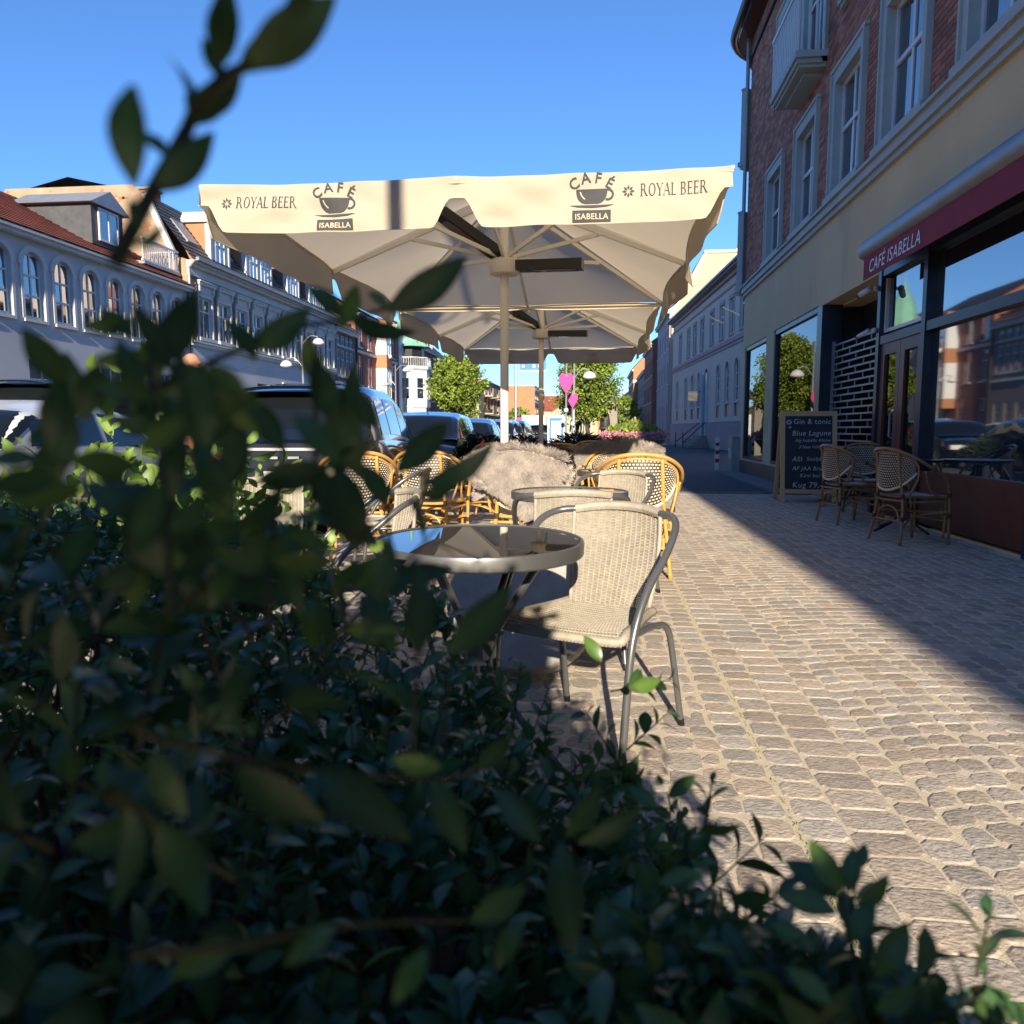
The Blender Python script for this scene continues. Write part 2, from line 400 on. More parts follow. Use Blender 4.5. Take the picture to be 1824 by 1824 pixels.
# segment arcs to the right
W = 1.28; x0 = .945
for s in range(2):
    xa = x0+s*W; xb = min(xa+W, 3.50); n = 13; y = .3
    while y < 13.4:
        py = .098*rnd.uniform(.94,1.06)
        for k in range(n):
            u0, u1 = k/n, (k+1)/n
            f = lambda u: .12*(1-(2*u-1)**2)*(1 if s%2 == 0 else -1)
            q = [(lerp(xa,xb,u0)+J(.015), y+f(u0)+J(.006)), (lerp(xa,xb,u1)+J(.015), y+f(u1)+J(.006)),
                 (lerp(xa,xb,u1)+J(.015), y+py+f(u1)+J(.006)), (lerp(xa,xb,u0)+J(.015), y+py+f(u0)+J(.006))]
            if 0.9 < q[0][1] < 12.9 and q[1][0] < 3.5: quads.append((q, .011+J(.002), .005))
        y += py
# irregular, worn and sanded setts under the chairs
gx = -2.45
while gx < .40:
    wx = rnd.uniform(.10,.14); wx = min(wx, .412-gx); y = .9+rnd.random()*.1
    while y < 12.9:
        p2 = rnd.uniform(.085,.15); s_ = .021
        quads.append(([(gx+J(s_),y+J(s_)),(gx+wx+J(s_),y+J(s_)),(gx+wx+J(s_),y+p2+J(s_)),(gx+J(s_),y+p2+J(s_))], .005+J(.0025), .005)); y += p2
    gx += max(wx,.05)
big = [i for i, (q, z, j) in enumerate(quads) if q[0][0] > .30 and q[0][1] > 1.75 and q[0][0] < .53*q[0][1]+.15]
big.sort(key=lambda i: quads[i][0][0][1]**2); big = set(big[:300])
VV, FF4, FF3, TT = [], [], [], []
SMB = MB()
for i, (q, z, j) in enumerate(quads):
    vs, fs = stone(q, z, j)
    g = rnd.uniform(.78,1.16); wv = rnd.uniform(-.04,.07); tint = (g*(1+wv), g, g*(1-wv))
    if i in big:
        link('paving_stone', MB().add(vs, fs, tint).mesh('paving_stone', 'sett'), pav)
    else: SMB.add(vs, fs, tint)
o = SMB.build('setts', 'sett', pav); o['kind'] = 'stuff'
# moss and sand grit in the seam
mo = MB()
for k in range(420):
    y = 1.2+7*rnd.random()**1.5+.12*math.sin(k); x = .54+J(.008); r = rnd.uniform(.0015,.0045)
    mo.add([(x-r,y-r,.001),(x+r,y-r,.001),(x,y+r,.001),(x,y,.001+r*1.3)], [(0,1,3),(1,2,3),(2,0,3)], (1,rnd.uniform(.8,1.1),.8))
o = mo.build('moss', 'moss'); o['kind'] = 'stuff'
st = MB(); st.box(1.15,13.2,-.014,2.75,13.5,-.002)
for a in range(26):
    for b in range(5): st.box(1.18+a*.06, 13.22+b*.055, -.002, 1.215+a*.06, 13.25+b*.055, .004)
structure('drain_strip', st, 'paving_grey')
structure('building_step', MB().box(2.95,13.0,-.1,3.50,19.6,.03), 'paving_grey')

# ------------------------------------------------------------------ walls with openings and windows
def wall(parent, L, z0, z1, holes, m, depth=.22, name='wall', y=0.0, arches=(), x0=0.0):
    """front face at y with real openings; holes = (xa, xb, za, zb); outward is -y"""
    mb = MB(); xs = sorted({x0, L, *[h[0] for h in holes], *[h[1] for h in holes]}); zs = sorted({z0, z1, *[h[2] for h in holes], *[h[3] for h in holes]})
    for i in range(len(xs)-1):
        for j in range(len(zs)-1):
            cx, cz = (xs[i]+xs[i+1])/2, (zs[j]+zs[j+1])/2
            if any(h[0] < cx < h[1] and h[2] < cz < h[3] for h in holes): continue
            mb.quad((xs[i],y,zs[j]),(xs[i+1],y,zs[j]),(xs[i+1],y,zs[j+1]),(xs[i],y,zs[j+1]))
    d = y+depth
    for xa, xb, za, zb in holes:
        mb.quad((xa,y,za),(xa,y,zb),(xa,d,zb),(xa,d,za)); mb.quad((xb,y,za),(xb,d,za),(xb,d,zb),(xb,y,zb))
        mb.quad((xa,y,za),(xa,d,za),(xb,d,za),(xb,y,za)); mb.quad((xa,y,zb),(xb,y,zb),(xb,d,zb),(xa,d,zb))
    for xa, xb, zb, r in arches:      # round the head of an opening whose top is zb: r = rise
        n = 8; cx = (xa+xb)/2; hw = (xb-xa)/2
        for sgn in (-1, 1):
            pts = [(cx+sgn*hw, zb)]+[(cx+sgn*hw*math.cos(math.pi/2*k/n), zb-r+r*math.sin(math.pi/2*k/n)) for k in range(n+1)]
            if sgn < 0: pts = pts[::-1]
            mb.prism(pts, y+.001, d)
    return mb.build(name, m, parent)
def shell(parent, L, D, z0, z1, m, name='wall'):
    mb = MB(); mb.quad((0,D,z0),(0,0,z0),(0,0,z1),(0,D,z1)); mb.quad((L,0,z0),(L,D,z0),(L,D,z1),(L,0,z1))
    mb.quad((L,D,z0),(0,D,z0),(0,D,z1),(L,D,z1)); mb.quad((0,0,z1),(L,0,z1),(L,D,z1),(0,D,z1))
    return mb.build(name, m, parent)
WC = {}
def window(parent, x, z, w, h, cols=2, rows=2, fw=.06, y=.12, frame='frame_white', surround=None, sm='trim_white', arch=0, split=None):
    y = .065 if y == .12 else y
    """x = left edge, z = bottom; frame with mullions > one object per pane (+ surround with sill and head)"""
    key = (round(w,2), round(h,2), cols, rows, fw, frame, surround, sm, arch, split)
    if key not in WC:
        mb = MB(); d = .05
        mb.box(0,0,0,fw,d,h).box(w-fw,0,0,w,d,h).box(fw,0,0,w-fw,d,fw).box(fw,0,h-fw,w-fw,d,h)
        zs = [fw] + ([h*split] if split else [fw+(h-2*fw)*k/rows for k in range(1, rows)]) + [h-fw]
        xs = [fw+(w-2*fw)*k/cols for k in range(cols+1)]
        for k in range(1, cols): mb.box(xs[k]-fw*.4,.004,fw,xs[k]+fw*.4,d-.004,h-fw)
        for k in range(1, len(zs)-1): mb.box(fw,-.006,zs[k]-fw*.4,w-fw,d-.002,zs[k]+fw*.4)
        # small handles / hinges that catch the light
        pane = []
        for i in range(cols):
            for k in range(len(zs)-1):
                tl = rnd.uniform(-.006,.006)
                pane.append(MB().quad((xs[i],.022+tl,zs[k]),(xs[i+1],.022-tl,zs[k]),(xs[i+1],.024-tl,zs[k+1]),(xs[i],.024+tl,zs[k+1])).mesh('pane','glass'))
        sm_ = None; e_ = .006
        if surround == 'flat':     # moulded band all round with a sill
            s = MB(); t = .17; Y = -(y+.05)
            s.box(-t,Y,0,e_,0,h).box(w-e_,Y,0,w+t,0,h).box(-t,Y+.001,h-e_,w+t,0,h+t).box(-t-.03,Y-.02,h+t,w+t+.03,0,h+t+.05)
            s.box(-t,Y-.025,0,-t+.04,Y,h+t).box(w+t-.04,Y-.025,0,w+t,Y,h+t)
            s.box(-t-.04,Y-.06,-.10,w+t+.04,0,e_).box(-t,Y-.03,-.16,w+t,0,-.10)
            sm_ = s.mesh('surround', sm)
        elif surround == 'ornate':  # pilasters, frieze and cornice
            s = MB(); t = .105; Y = -(y+.06)
            s.box(-t,Y,-.02,e_,0,h).box(w-e_,Y,-.02,w+t,0,h).box(-t,Y+.001,h-e_,w+t,0,h+.12)
            s.box(-t-.03,Y-.02,h+.12,w+t+.03,0,h+.18).box(-t+.03,Y-.01,h+.18,w+t-.03,0,h+.42)
            s.box(-t-.04,Y-.12,h+.42,w+t+.04,0,h+.52).box(-t-.06,Y-.17,h+.52,w+t+.06,0,h+.57)
            for kx in (-t+.02, w+t-.12): s.box(kx,Y-.09,h+.18,kx+.10,Y,h+.42)
            s.box(-t-.06,Y-.09,-.12,w+t+.06,0,e_)
            sm_ = s.mesh('surround', sm)
        elif surround == 'arch':
            s = MB(); n = 12; cx = w/2; r0 = w/2+.02; r1 = r0+.15; Y = -(y+.05); a_ = arch
            for k in range(n):
                a0, a1 = math.pi*k/n, math.pi*(k+1)/n
                f = lambda r, a: (cx+r*math.cos(a), h-a_+(a_+(r-w/2))*math.sin(a))
                p = [f(r0,a0), f(r1,a0), f(r1,a1), f(r0,a1)]
                s.prism(p, Y, 0)
            s.box(-.08,Y-.02,-.1,w+.08,0,-.02); s.box(-.12,Y+.01,-.02,-.02,0,h-a_).box(w+.02,Y+.01,-.02,w+.12,0,h-a_)
            sm_ = s.mesh('surround', sm)
        elif surround == 'sill':
            sm_ = MB().box(-.06,-(y+.06),-.09,w+.06,0,-.01).mesh('sill', sm)
        fm = mb.mesh('window', frame)
        WC[key] = (fm, pane, sm_)
    fm, pane, sm_ = WC[key]
    o = link('window', fm, parent, (x, y, z))
    for p in pane: link('pane', p, o)
    if sm_: link('sill' if surround == 'sill' else 'surround', sm_, o)
    return o
def plan_row(L, n, w, margin=.6):
    g = (L-2*margin-n*w)/(n-1) if n > 1 else 0
    return [margin+k*(w+g) for k in range(n)]
def tiles(parent, fn, nu, nv, m, name='tile', t=.03):
    """roof covering: overlapping courses built as one part; fn(u,v)->Vector, v up the slope"""
    mb = MB()
    for j in range(nv):
        for i in range(nu):
            a, b, c, d = fn(i/nu, j/nv), fn((i+1)/nu-.04/nu, j/nv), fn((i+1)/nu-.04/nu, (j+1.15)/nv), fn(i/nu, (j+1.15)/nv)
            n_ = (b-a).cross(d-a).normalized(); g = rnd.uniform(.75,1.15)
            mb.add([a+n_*t, b+n_*t, c, d, a, b], [(0,1,2,3),(4,5,1,0)], (g,g,g))
    o = mb.build(name, m, parent); o['kind'] = 'stuff'; return o
LEFT = R(90); RIGHT = R(-90); XL = -15.0

# ---- A: white rendered house with arched windows and red tiles (far left)
A = thing('white_house', 'white rendered house with arched windows, red tiled roof and a white roof balcony', 'house', (XL,12,0), LEFT)
L = 15.3
ws = [1.2+k*1.12*1.05 for k in range(12)]
hol = [(x, x+.72, 4.0, 5.72) for x in ws]+[(x+.1, x+1.7, .9, 3.0) for x in (1,4,7,10,12.5)]
wall(A, L, 0, 6.15, hol, 'render_white', arches=[(x, x+.72, 5.72, .36) for x in ws])
shell(A, L, 9, 0, 6.15, 'render_white')
for x in ws: window(A, x, 4.0, .72, 1.72, 2, 3, fw=.07, surround='arch', arch=.36)
for x in (1,4,7,10,12.5): window(A, x+.1, .9, 1.6, 2.1, 3, 2)
MB().box(-.05,-.30,6.15,L-.02,0,6.22).box(-.05,-.22,6.05,L-.02,-.001,6.15).build('cornice','trim_white',A)
tiles(A, lambda u,v: Vector((u*L,-.3+v*4.4,6.25+v*2.4)), 60, 18, 'roof_tile_red', 'roof')
MB().quad((L,4.1,8.6),(0,4.1,8.6),(0,9,6.2),(L,9,6.2)).build('roof','roof_tile_red',A)
dm = MB().box(10.9,.6,6.8,12.5,3.2,8.0).build('dormer','slate',A)
MB().prism([(10.7,8.0),(12.7,8.0),(11.7,8.55)], .45, 3.3).build('dormer_roof','zinc',dm)
window(dm, 11.2, 6.95, 1.0, 1.0, 2, 1, y=.54)
rl = MB()
for x in [13.0+k*.12 for k in range(19)]: rl.bar((x,.25,6.75),(x,.25,7.45),.03)
for y in [.25+k*.15 for k in range(8)]: rl.bar((15.15,y,6.75),(15.15,y,7.45),.03)
rl.bar((12.95,.25,7.45),(15.2,.25,7.45),.06).bar((12.95,.25,6.75),(15.2,.25,6.75),.06).bar((15.15,.25,7.45),(15.15,1.4,7.45),.05)
rl.build('railing','frame_white',A)
MB().box(13.0,.2,6.62,15.25,1.6,6.72).build('balcony_floor','zinc',A)

# ---- B: long brown brick house, ornate white windows, slate mansard, white dormers
B = thing('brick_terrace', 'long brown brick house with ornate white windows, white ground floor and slate mansard', 'house', (XL,27.4,0), LEFT)
L = 15.6; bx = [.62+k*1.535 for k in range(10)]
hol = [(x, x+.98, 4.52, 6.05) for x in bx]+[(x, x+1.9, .7, 3.1) for x in (5.5, 8.2, 11.0)]+[(1.2,2.3,0.05,2.6)]
wall(B, L, 4.25, 6.75, [h for h in hol if h[2] > 4], 'brick_brown')
wall(B, L, 0, 4.25, [h for h in hol if h[2] < 4], 'render_white', name='ground_floor_wall')
for x in bx: window(B, x, 4.52, .98, 1.53, 2, 2, fw=.07, surround='ornate', split=.66)
for x in (5.5,8.2,11.0): window(B, x, .7, 1.9, 2.4, 2, 2, frame='dark_frame')
MB().box(1.25,.12,.05,2.25,.18,2.55).build('door','wood_red',B)
MB().box(-.02,-.10,4.18,L,0,4.30).box(-.02,-.16,4.30,L,0,4.36).build('string_course','trim_white',B)
MB().box(-.06,-.06,6.72,L,0,7.02).box(-.08,-.22,7.02,L,0,7.14).box(-.08,-.36,7.14,L,0,7.22).build('cornice','trim_white',B)
MB().bar((-.06,-.42,7.26),(L,-.42,7.26),.12).build('gutter','zinc',B)
# gable wall towards us with a weathered brick face
gp = [(0,.0),(0,7.25),(.45,7.4),(1.4,9.5),(1.75,9.75),(2.0,9.95),(7,9.95),(9.4,7.2),(9.4,0)]
mb = MB(); mb.add([(0,y,z) for y,z in gp], [tuple(range(len(gp)-1,-1,-1))]); mb.build('gable_wall','brick_beige',B)
mb = MB(); mb.add([(L,y,z) for y,z in gp], [tuple(range(len(gp)))]); mb.build('gable_wall','brick_beige',B)
# bricks showing through on the gable
mb = MB()
for k in range(170):
    yy = rnd.uniform(.5,6.8); zz = rnd.uniform(6.4,9.6)
    if zz > 7.3+ (yy-.3)*2.1: continue
    zz = round(zz/.09)*.09
    mb.box(-.012,yy,zz,.0,yy+.22,zz+.07,tint=(rnd.uniform(.7,1.3),)*3)
o = mb.build('exposed_bricks','brick_orange',B); o['kind'] = 'stuff'
MB().obox((-.06,.95,8.45),(.08,0,0),(0,.52,1.13),(0,-.09,.04)).build('verge','trim_white',B)
tiles(B, lambda u,v: Vector((u*L,-.15+v*1.75,7.3+v*2.35)), 62, 14, 'slate', 'mansard')
MB().quad((0,1.6,9.65),(L,1.6,9.65),(L,4.5,10.3),(0,4.5,10.3)).quad((0,4.5,10.3),(L,4.5,10.3),(L,9.4,9.2),(0,9.4,9.2)).build('roof','slate',B)
def dormer(P, x, w, nwin, pediment=False, z0=7.32, side='brick_orange'):
    h = 1.75; D = .12
    d = MB().box(x,D,z0,x+w,D+.18,z0+h).build('dormer','trim_white',P)
    MB().box(x+.005,D+.18,z0,x+.10,2.4,z0+h).box(x+w-.10,D+.18,z0,x+w-.005,2.4,z0+h).build('dormer_cheek',side,d)
    s = MB().box(x-.12,D-.16,z0+h,x+w+.12,2.5,z0+h+.10)
    if pediment: s.prism([(x-.14,z0+h+.10),(x+w+.14,z0+h+.10),(x+w/2,z0+h+.62)], D-.14, 2.4)
    else: s.box(x-.05,D-.05,z0+h+.10,x+w+.05,2.5,z0+h+.30).box(x-.18,D-.22,z0+h+.30,x+w+.18,2.6,z0+h+.36)
    s.build('dormer_roof','trim_white' if pediment else 'zinc',d)
    ww = .78; g = (w-nwin*ww)/(nwin+1)
    for k in range(nwin):
        wx = x+g+k*(ww+g)
        window(d, wx, z0+.18, ww, 1.32, 2, 2, fw=.06, y=D-.03, split=.62)
        MB().tube([(wx-.12,D-.02,z0+1.5),(wx-.12,D-.16,z0+1.62),(wx-.12,D-.22,z0+1.5),(wx-.12,D-.14,z0+1.34)],.03,6).build('scroll','trim_white',d)
    MB().box(x-.02,D-.04,z0,x+.10,D,z0+h).build('pilaster','trim_white',d); MB().box(x+w-.10,D-.04,z0,x+w+.02,D,z0+h).build('pilaster','trim_white',d)
dormer(B, 1.95, 1.55, 1, True); dormer(B, 5.0, 2.6, 2); dormer(B, 9.4, 1.5, 1, True, side='brick_brown'); dormer(B, 12.3, 2.2, 2, side='brick_brown')
sk = MB().obox((1.2,.72,8.5),(.42,0,0),(0,.33,.42),(0,-.03,.03)).build('skylight','zinc',B)
sk = MB().obox((4.1,.72,8.5),(.3,0,0),(0,.33,.42),(0,-.03,.03)).build('skylight','zinc',B)
for x in (3.9, 8.6, 14.6):
    c = MB().box(x,3.6,9.9,x+.7,4.5,11.0).build('chimney','brick_orange',B)
    MB().box(x-.06,3.54,11.0,x+.76,4.56,11.1).build('chimney_cap','concrete',c)
MB().tube([(-.12,-.1,4.3),(-.12,-.1,6.9),(-.12,-.35,7.2)],.05,8).build('downpipe','zinc',B)
MB().box(8.2,-.06,3.0,8.6,-.001,3.3).build('notice','white_plastic',B)

def plain_house(name, label, y0, L, z1, m, rows, roofm='slate', rh=2.4, cat='house', D=9, X=XL, rot=LEFT, base=None, w=.95, surround='sill', frame='frame_white', sm='trim_white', n=None, rd=3.0, cols=2, cornice='trim_white', tile=True):
    T = thing(name, label, cat, (X, y0, 0), rot)
    hol = []; wl = []
    for (z, h, k) in rows:
        for x in plan_row(L, k, w, .5): hol.append((x, x+w, z, z+h)); wl.append((x, z, h))
    wall(T, L, 0, z1, hol, m); shell(T, L, D, 0, z1, m)
    for x, z, h in wl: window(T, x, z, w, h, cols, 2, fw=.07, surround=surround, frame=frame, sm=sm, split=.64)
    MB().box(-.03,-.22,z1-.22,L+.03,0,z1-.05).box(-.03,-.3,z1-.05,L+.03,0,z1).build('cornice',cornice,T)
    if tile: tiles(T, lambda u,v: Vector((u*L,-.3+v*(rd+.3),z1+.02+v*rh)), int(L*3), 10, roofm, 'roof')
    else: MB().quad((0,-.3,z1+.02),(L,-.3,z1+.02),(L,rd,z1+rh),(0,rd,z1+rh)).build('roof',roofm,T)
    mb = MB().quad((0,rd,z1+rh),(L,rd,z1+rh),(L,D,z1),(0,D,z1)); mb.build('roof',roofm,T)
    g = MB(); g.add([(0,-.2,z1),(0,rd,z1+rh),(0,D,z1)], [(0,1,2)]); g.add([(L,-.2,z1),(L,rd,z1+rh),(L,D,z1)], [(0,2,1)]); g.build('gable',m,T)
    return T
C = plain_house('grey_house', 'narrow grey-brown house with small white windows between two brick houses', 43.02, 4.0, 6.9, 'render_greybrown', [(4.2,1.5,4),(1.0,1.6,3),(5.95,.6,4)], w=.62, rh=2.6)
MB().tube([(3.9,-.08,0),(3.9,-.08,6.7)],.06,8).build('downpipe','dark_metal',C)
MB().box(0,-.08,3.7,4.0,0,3.85).build('string_course','trim_white',C)
D_ = plain_house('red_brick_house', 'red brick corner house with a white glazed bay and a white band between floors', 47.04, 9.7, 8.25, 'brick_plain', [(6.25,1.75,5),(3.9,1.8,5),(1.0,1.9,4)], w=.8, rh=1.8)
MB().box(-.01,-.08,5.85,9.71,0,6.02).build('string_course','trim_white',D_)
bay = MB().box(4.3,-.75,5.2,5.6,0,6.1).box(4.3,-.75,7.7,5.6,0,8.35).box(4.3,-.75,2.4,5.6,0,3.0).build('bay','brick_orange',D_)
for z in (3.0, 6.1):
    h = 2.2 if z < 5 else 1.6
    window(bay, 4.36, z, 1.2, h, 2, 2, y=-.72, fw=.09)
    MB().box(4.3,-.66,z,4.42,0,z+h).box(5.5,-.66,z,5.6,0,z+h).box(4.42,-.6,z,5.5,-.5,z+h).build('bay_side','frame_white',bay)
MB().sphere((4.95,-.78,6.02),.16,10,8).build('bay_lamp','white_plastic',bay)

# ---- E: corner house with white oriel and green copper turret
E_ = thing('turret_house', 'corner house with white oriel, dark balcony and green copper turret roof', 'house', (XL,57.4,0), LEFT)
hol = [(1.0,1.8,3.4,5.0)]
wall(E_, 5.0, 0, 8.6, hol, 'render_white'); shell(E_, 5.0, 9, 0, 8.6, 'render_mauve')
window(E_, 1.0, 3.4, .8, 1.6)
def octo(cx, cy, r, n=8): return [(cx+r*math.cos(2*math.pi*(k+.5)/n), cy+r*math.sin(2*math.pi*(k+.5)/n)) for k in range(n)]
def oct_prism(cx, cy, prof):
    mb = MB()
    vs = []; 
    for r, z in prof: vs += [(x, y, z) for x, y in octo(cx, cy, r)]
    m = len(prof); mb.add(vs, [(i*8+k, i*8+(k+1)%8, (i+1)*8+(k+1)%8, (i+1)*8+k) for i in range(m-1) for k in range(8)]+[tuple(7-k for k in range(8)), tuple((m-1)*8+k for k in range(8))])
    return mb
tw = oct_prism(2.6,-.2,[(1.5,0),(1.5,2.7),(1.6,2.8),(1.6,5.6),(1.75,5.75),(1.75,5.95)]).build('oriel','render_white',E_)
oct_prism(2.6,-.2,[(1.15,5.95),(1.15,7.5)]).build('turret_drum','dark_metal',E_)
oct_prism(2.6,-.2,[(1.75,7.45),(1.4,7.7),(1.1,8.3),(.95,9.2),(.8,10.2),(.2,11.2),(.05,12)]).build('turret_roof','copper_green',E_)
for k in range(8):
    a = 2*math.pi*k/8
    for z in (3.4,):
        o = window(tw, 0, z, .7, 1.7, 1, 2, y=0, fw=.07); ri = 1.62*math.cos(math.pi/8)+.01
        o.location = (2.6+ri*math.cos(a)+.35*math.sin(a), -.2+ri*math.sin(a)-.35*math.cos(a), z); o.rotation_euler = (0,0,a+math.pi/2)
rl = MB(); pts = octo(2.6,-.2,1.65)
for k in range(8):
    a, b = Vector(pts[k]), Vector(pts[(k+1)%8])
    rl.bar((*a,6.6),(*b,6.6),.05)
    for j in range(7):
        p = a.lerp(b, j/7); rl.bar((*p,5.95),(*p,6.6),.025)
rl.build('railing','frame_white',E_)
F_ = plain_house('mauve_brick_house', 'mauve brick house with many white windows and white mansard dormers beyond the turret', 62.45, 8.3, 8.0, 'brick_brown', [(6.0,1.45,7),(3.6,1.55,7),(1.0,1.8,5)], w=.72, rh=2.2)
for x in (.8,2.6,4.4,6.2):
    d = MB().box(x,.1,8.05,x+1.1,2.4,9.7).build('dormer','trim_white',F_); window(d, x+.2, 8.2, .7, 1.2, 2, 2, y=.05)
G_ = plain_house('orange_gable_house', 'orange brick house with grey slate roof behind the first street tree', 71.0, 10, 7.4, 'brick_orange', [(4.4,1.5,6),(1.2,1.8,5)], rh=4.0, rd=4.5)
# ---- modern blocks at the end of the left side: box(x0,x1,y0,y1,h)
def block(name, label, x0, x1, y0, y1, h, m, rows, cat='building', bands=None, roof='zinc', front_cols=0, parapet=.5):
    T = thing(name, label, cat, (x1, y0, 0), LEFT); L = y1-y0; D = x1-x0
    hol = []; wl = []
    for z, hh, k, w_ in rows:
        for x in plan_row(L, k, w_, .6): hol.append((x, x+w_, z, z+hh)); wl.append((x, z, w_, hh))
    wall(T, L, 0, h, hol, m); shell(T, L, D, 0, h, m)
    for x, z, w_, hh in wl: window(T, x, z, w_, hh, 2, 1, fw=.1, frame='frame_white')
    MB().box(-.1,-.15,h,L+.1,D+.1,h+.12).build('roof',roof,T)
    for z in (bands or []): 
        MB().box(-.02,-.12,z,L,0,z+.35).build('band','render_white',T)
    return T
blk = block('apartment_block', 'pale orange apartment block with balconies behind the first parasol pole', -30, -13.6, 90, 108, 6.9, 'brick_orange', [(1,1.6,6,2),(3.4,1.5,6,2),(5.2,1.2,6,2)], bands=[2.8,4.9])
for z in (2.9, 5.0):
    for k in range(3): MB().box(1.5+k*5.5,-1.1,z,4.6+k*5.5,-.02,z+.15).box(1.5+k*5.5,-1.1,z+.15,4.6+k*5.5,-1.03,z+1.0).build('balcony','render_cream',blk)
MB().box(1,3,6.9,8,9,8.2).box(10,4,6.9,15,10,8.0).build('penthouse','render_white',blk)
for k in range(9): 
    MB().bar((1+k*1.5,3+k*.3,8.0),(1+k*1.5,3+k*.3,9.2+.3*(k%3)),.05).build('aerial','dark_metal',blk)
tr_ = MB().box(-4,-.2,0,-.4,5,6.0).build('stair_tower','render_cream',blk)
block('orange_office', 'flat orange office block with ribbon windows beyond the apartment block', -17.5, -11.6, 140, 165, 8.9, 'brick_orange', [(1.2,1.7,6,3),(3.9,1.7,6,3),(6.6,1.5,6,3)], bands=[3.2,5.9,8.2])
sh = thing('shopping_arcade', 'low white shop front with striped awnings beneath the apartment blocks', 'building', (-12.9,112,0), LEFT)
wall(sh, 20, 0, 3.6, [(x, x+3, .4, 2.6) for x in (1,5.5,10,14.5)], 'render_cream'); shell(sh, 20, 8, 0, 3.6, 'render_cream')
for x in (1,5.5,10,14.5): window(sh, x, .4, 3, 2.2, 3, 1, fw=.1, frame='dark_frame'); MB().obox((x+1.5,-.5,2.75),(1.6,0,0),(0,.5,.18),(0,-.02,.05)).build('awning','render_white',sh)
gh = thing('green_house', 'pale green gabled house with two small windows at the end of the street', 'house', (-9.2,150,0), 0)
mb = MB(); mb.prism([(0,0),(6.2,0),(6.2,4.4),(4.6,5.9),(1.8,5.9),(0,4.4)], 0, 9); mb.build('wall','render_green',gh)
window(gh, 1.9, 4.0, .5, .9, y=-.06); window(gh, 3.9, 4.0, .6, .9, y=-.06)
MB().obox((1.0,4.5,5.2),(.95,0,.75),(0,4.6,0),(.06,0,-.08)).obox((5.5,4.5,5.2),(.95,0,-.75),(0,4.6,0),(.06,0,.08)).box(1.7,-.1,5.9,4.7,9,6.0).build('roof','roof_tile_red',gh)
rh_ = thing('red_roof_house', 'wide house with a large red tiled roof behind the pale green house', 'house', (-12.2,170,0), 0)
MB().box(0,0,0,12,10,5.2).build('wall','render_cream',rh_)
tiles(rh_, lambda u,v: Vector((-.3+u*12.6,-.4+v*5.4,5.2+v*3.4)), 30, 10, 'roof_tile_red', 'roof')
MB().quad((-.3,5,8.6),(12.3,5,8.6),(12.3,10.4,5.2),(-.3,10.4,5.2)).build('roof','roof_tile_red',rh_)
for k in range(4): window(rh_, 1+k*2.8, 1.4, 1.1, 1.8, y=-.06)

# ---- houses behind the camera close the street (seen only in reflections, and they shade nothing in view)
for k, (y0, L, h_, m_) in enumerate([(-2,13.9,7.5,'render_greybrown'),(-20,17.9,8.5,'brick_plain'),(-42,21.9,7.0,'render_mauve')]):
    plain_house('rear_house', ['grey-brown terrace house on the left side behind the camera','red brick terrace house on the left side behind the camera','mauve terrace house farthest behind the camera on the left'][k], y0, L, h_, m_, [(4.4,1.6,int(L/2)),(1.0,1.8,int(L/2.4))], tile=False)
block('rear_block', 'wide brick block closing the street far behind the camera', -40, 30, -90, -78, 11, 'brick_plain', [(1,1.6,4,1.5),(4,1.6,4,1.5),(7,1.6,4,1.5)])
# ------------------------------------------------------------------ right side: brick café house
K = thing('cafe_house', 'red brick corner house with grey window surrounds over a beige rendered shop floor', 'building', (3.5,19.6,0), RIGHT)
KL = 26.0
lo = [2.37+2.25*k for k in range(8)]           # first floor openings, 1.15 wide
lo[1] = 4.77; lo[2] = 7.02
up = [(2.97,.95,7.62,1.40)]+[(4.9,1.30,6.98,2.25)]+[(x,1.1,7.3,1.75) for x in (7.4,9.6,11.8,14.1,16.3)]
holes = [(x, x+1.15, 4.58, 6.22) for x in lo]+[(x, x+w_, z, z+h) for x, w_, z, h in up]
wall(K, KL, 4.42, 10.2, holes, 'mortar', depth=.2)
# bricks: every brick a little proud of the mortar
excl = [(a-.19, b+.19, c-.02, d+.24) for a, b, c, d in holes]
bb = []
z = 4.50; row = 0
while z < 10.1:
    x = .02-(.12 if row % 2 else 0)
    while x < 13.4:
        xa, xb = max(x,0.0), x+.228
        if not any(xa < e[1] and xb > e[0] and z < e[3] and z+.055 > e[2] for e in excl): bb.append((xa, xb, z))
        else:
            for e in excl:      # cut bricks at the openings
                if xa < e[0]-.03 and xb > e[0] and z < e[3] and z+.055 > e[2]: bb.append((xa, e[0]-.004, z)); break
                if xb > e[1]+.03 and xa < e[1] and z < e[3] and z+.055 > e[2]: bb.append((e[1]+.004, xb, z)); break
        x += .240
    z += .067; row += 1
bb.sort(key=lambda b: (13.4-b[0])**2*1.0+(b[2]-4.5)**2*4 if b[0] < 11.6 else 1e6)
wallo = [o for o in COL.objects if o.parent == K and o.name.startswith('wall')][0]
bcache = {}
SM = MB()
for i, (xa, xb, z) in enumerate(bb):
    if i < 300:
        kx = round(xb-xa, 2)
        if kx not in bcache: bcache[kx] = MB().box(0,-.006,0,kx,.01,.055).mesh('brick','brick_red')
        link('brick', bcache[kx], wallo, (xa, -rnd.uniform(0,.003), z))
    else:
        g = rnd.uniform(.62,1.35); SM.box(xa,-.006-rnd.uniform(0,.003),z,xb,.01,z+.055,(g,g*rnd.uniform(.9,1.08),g*rnd.uniform(.9,1.1)))
o = SM.build('bricks','brick_red',wallo); o['kind'] = 'stuff'
for x in lo: window(K, x, 4.58, 1.15, 1.64, 2, 2, fw=.075, surround='flat', sm='trim_grey', split=.56)
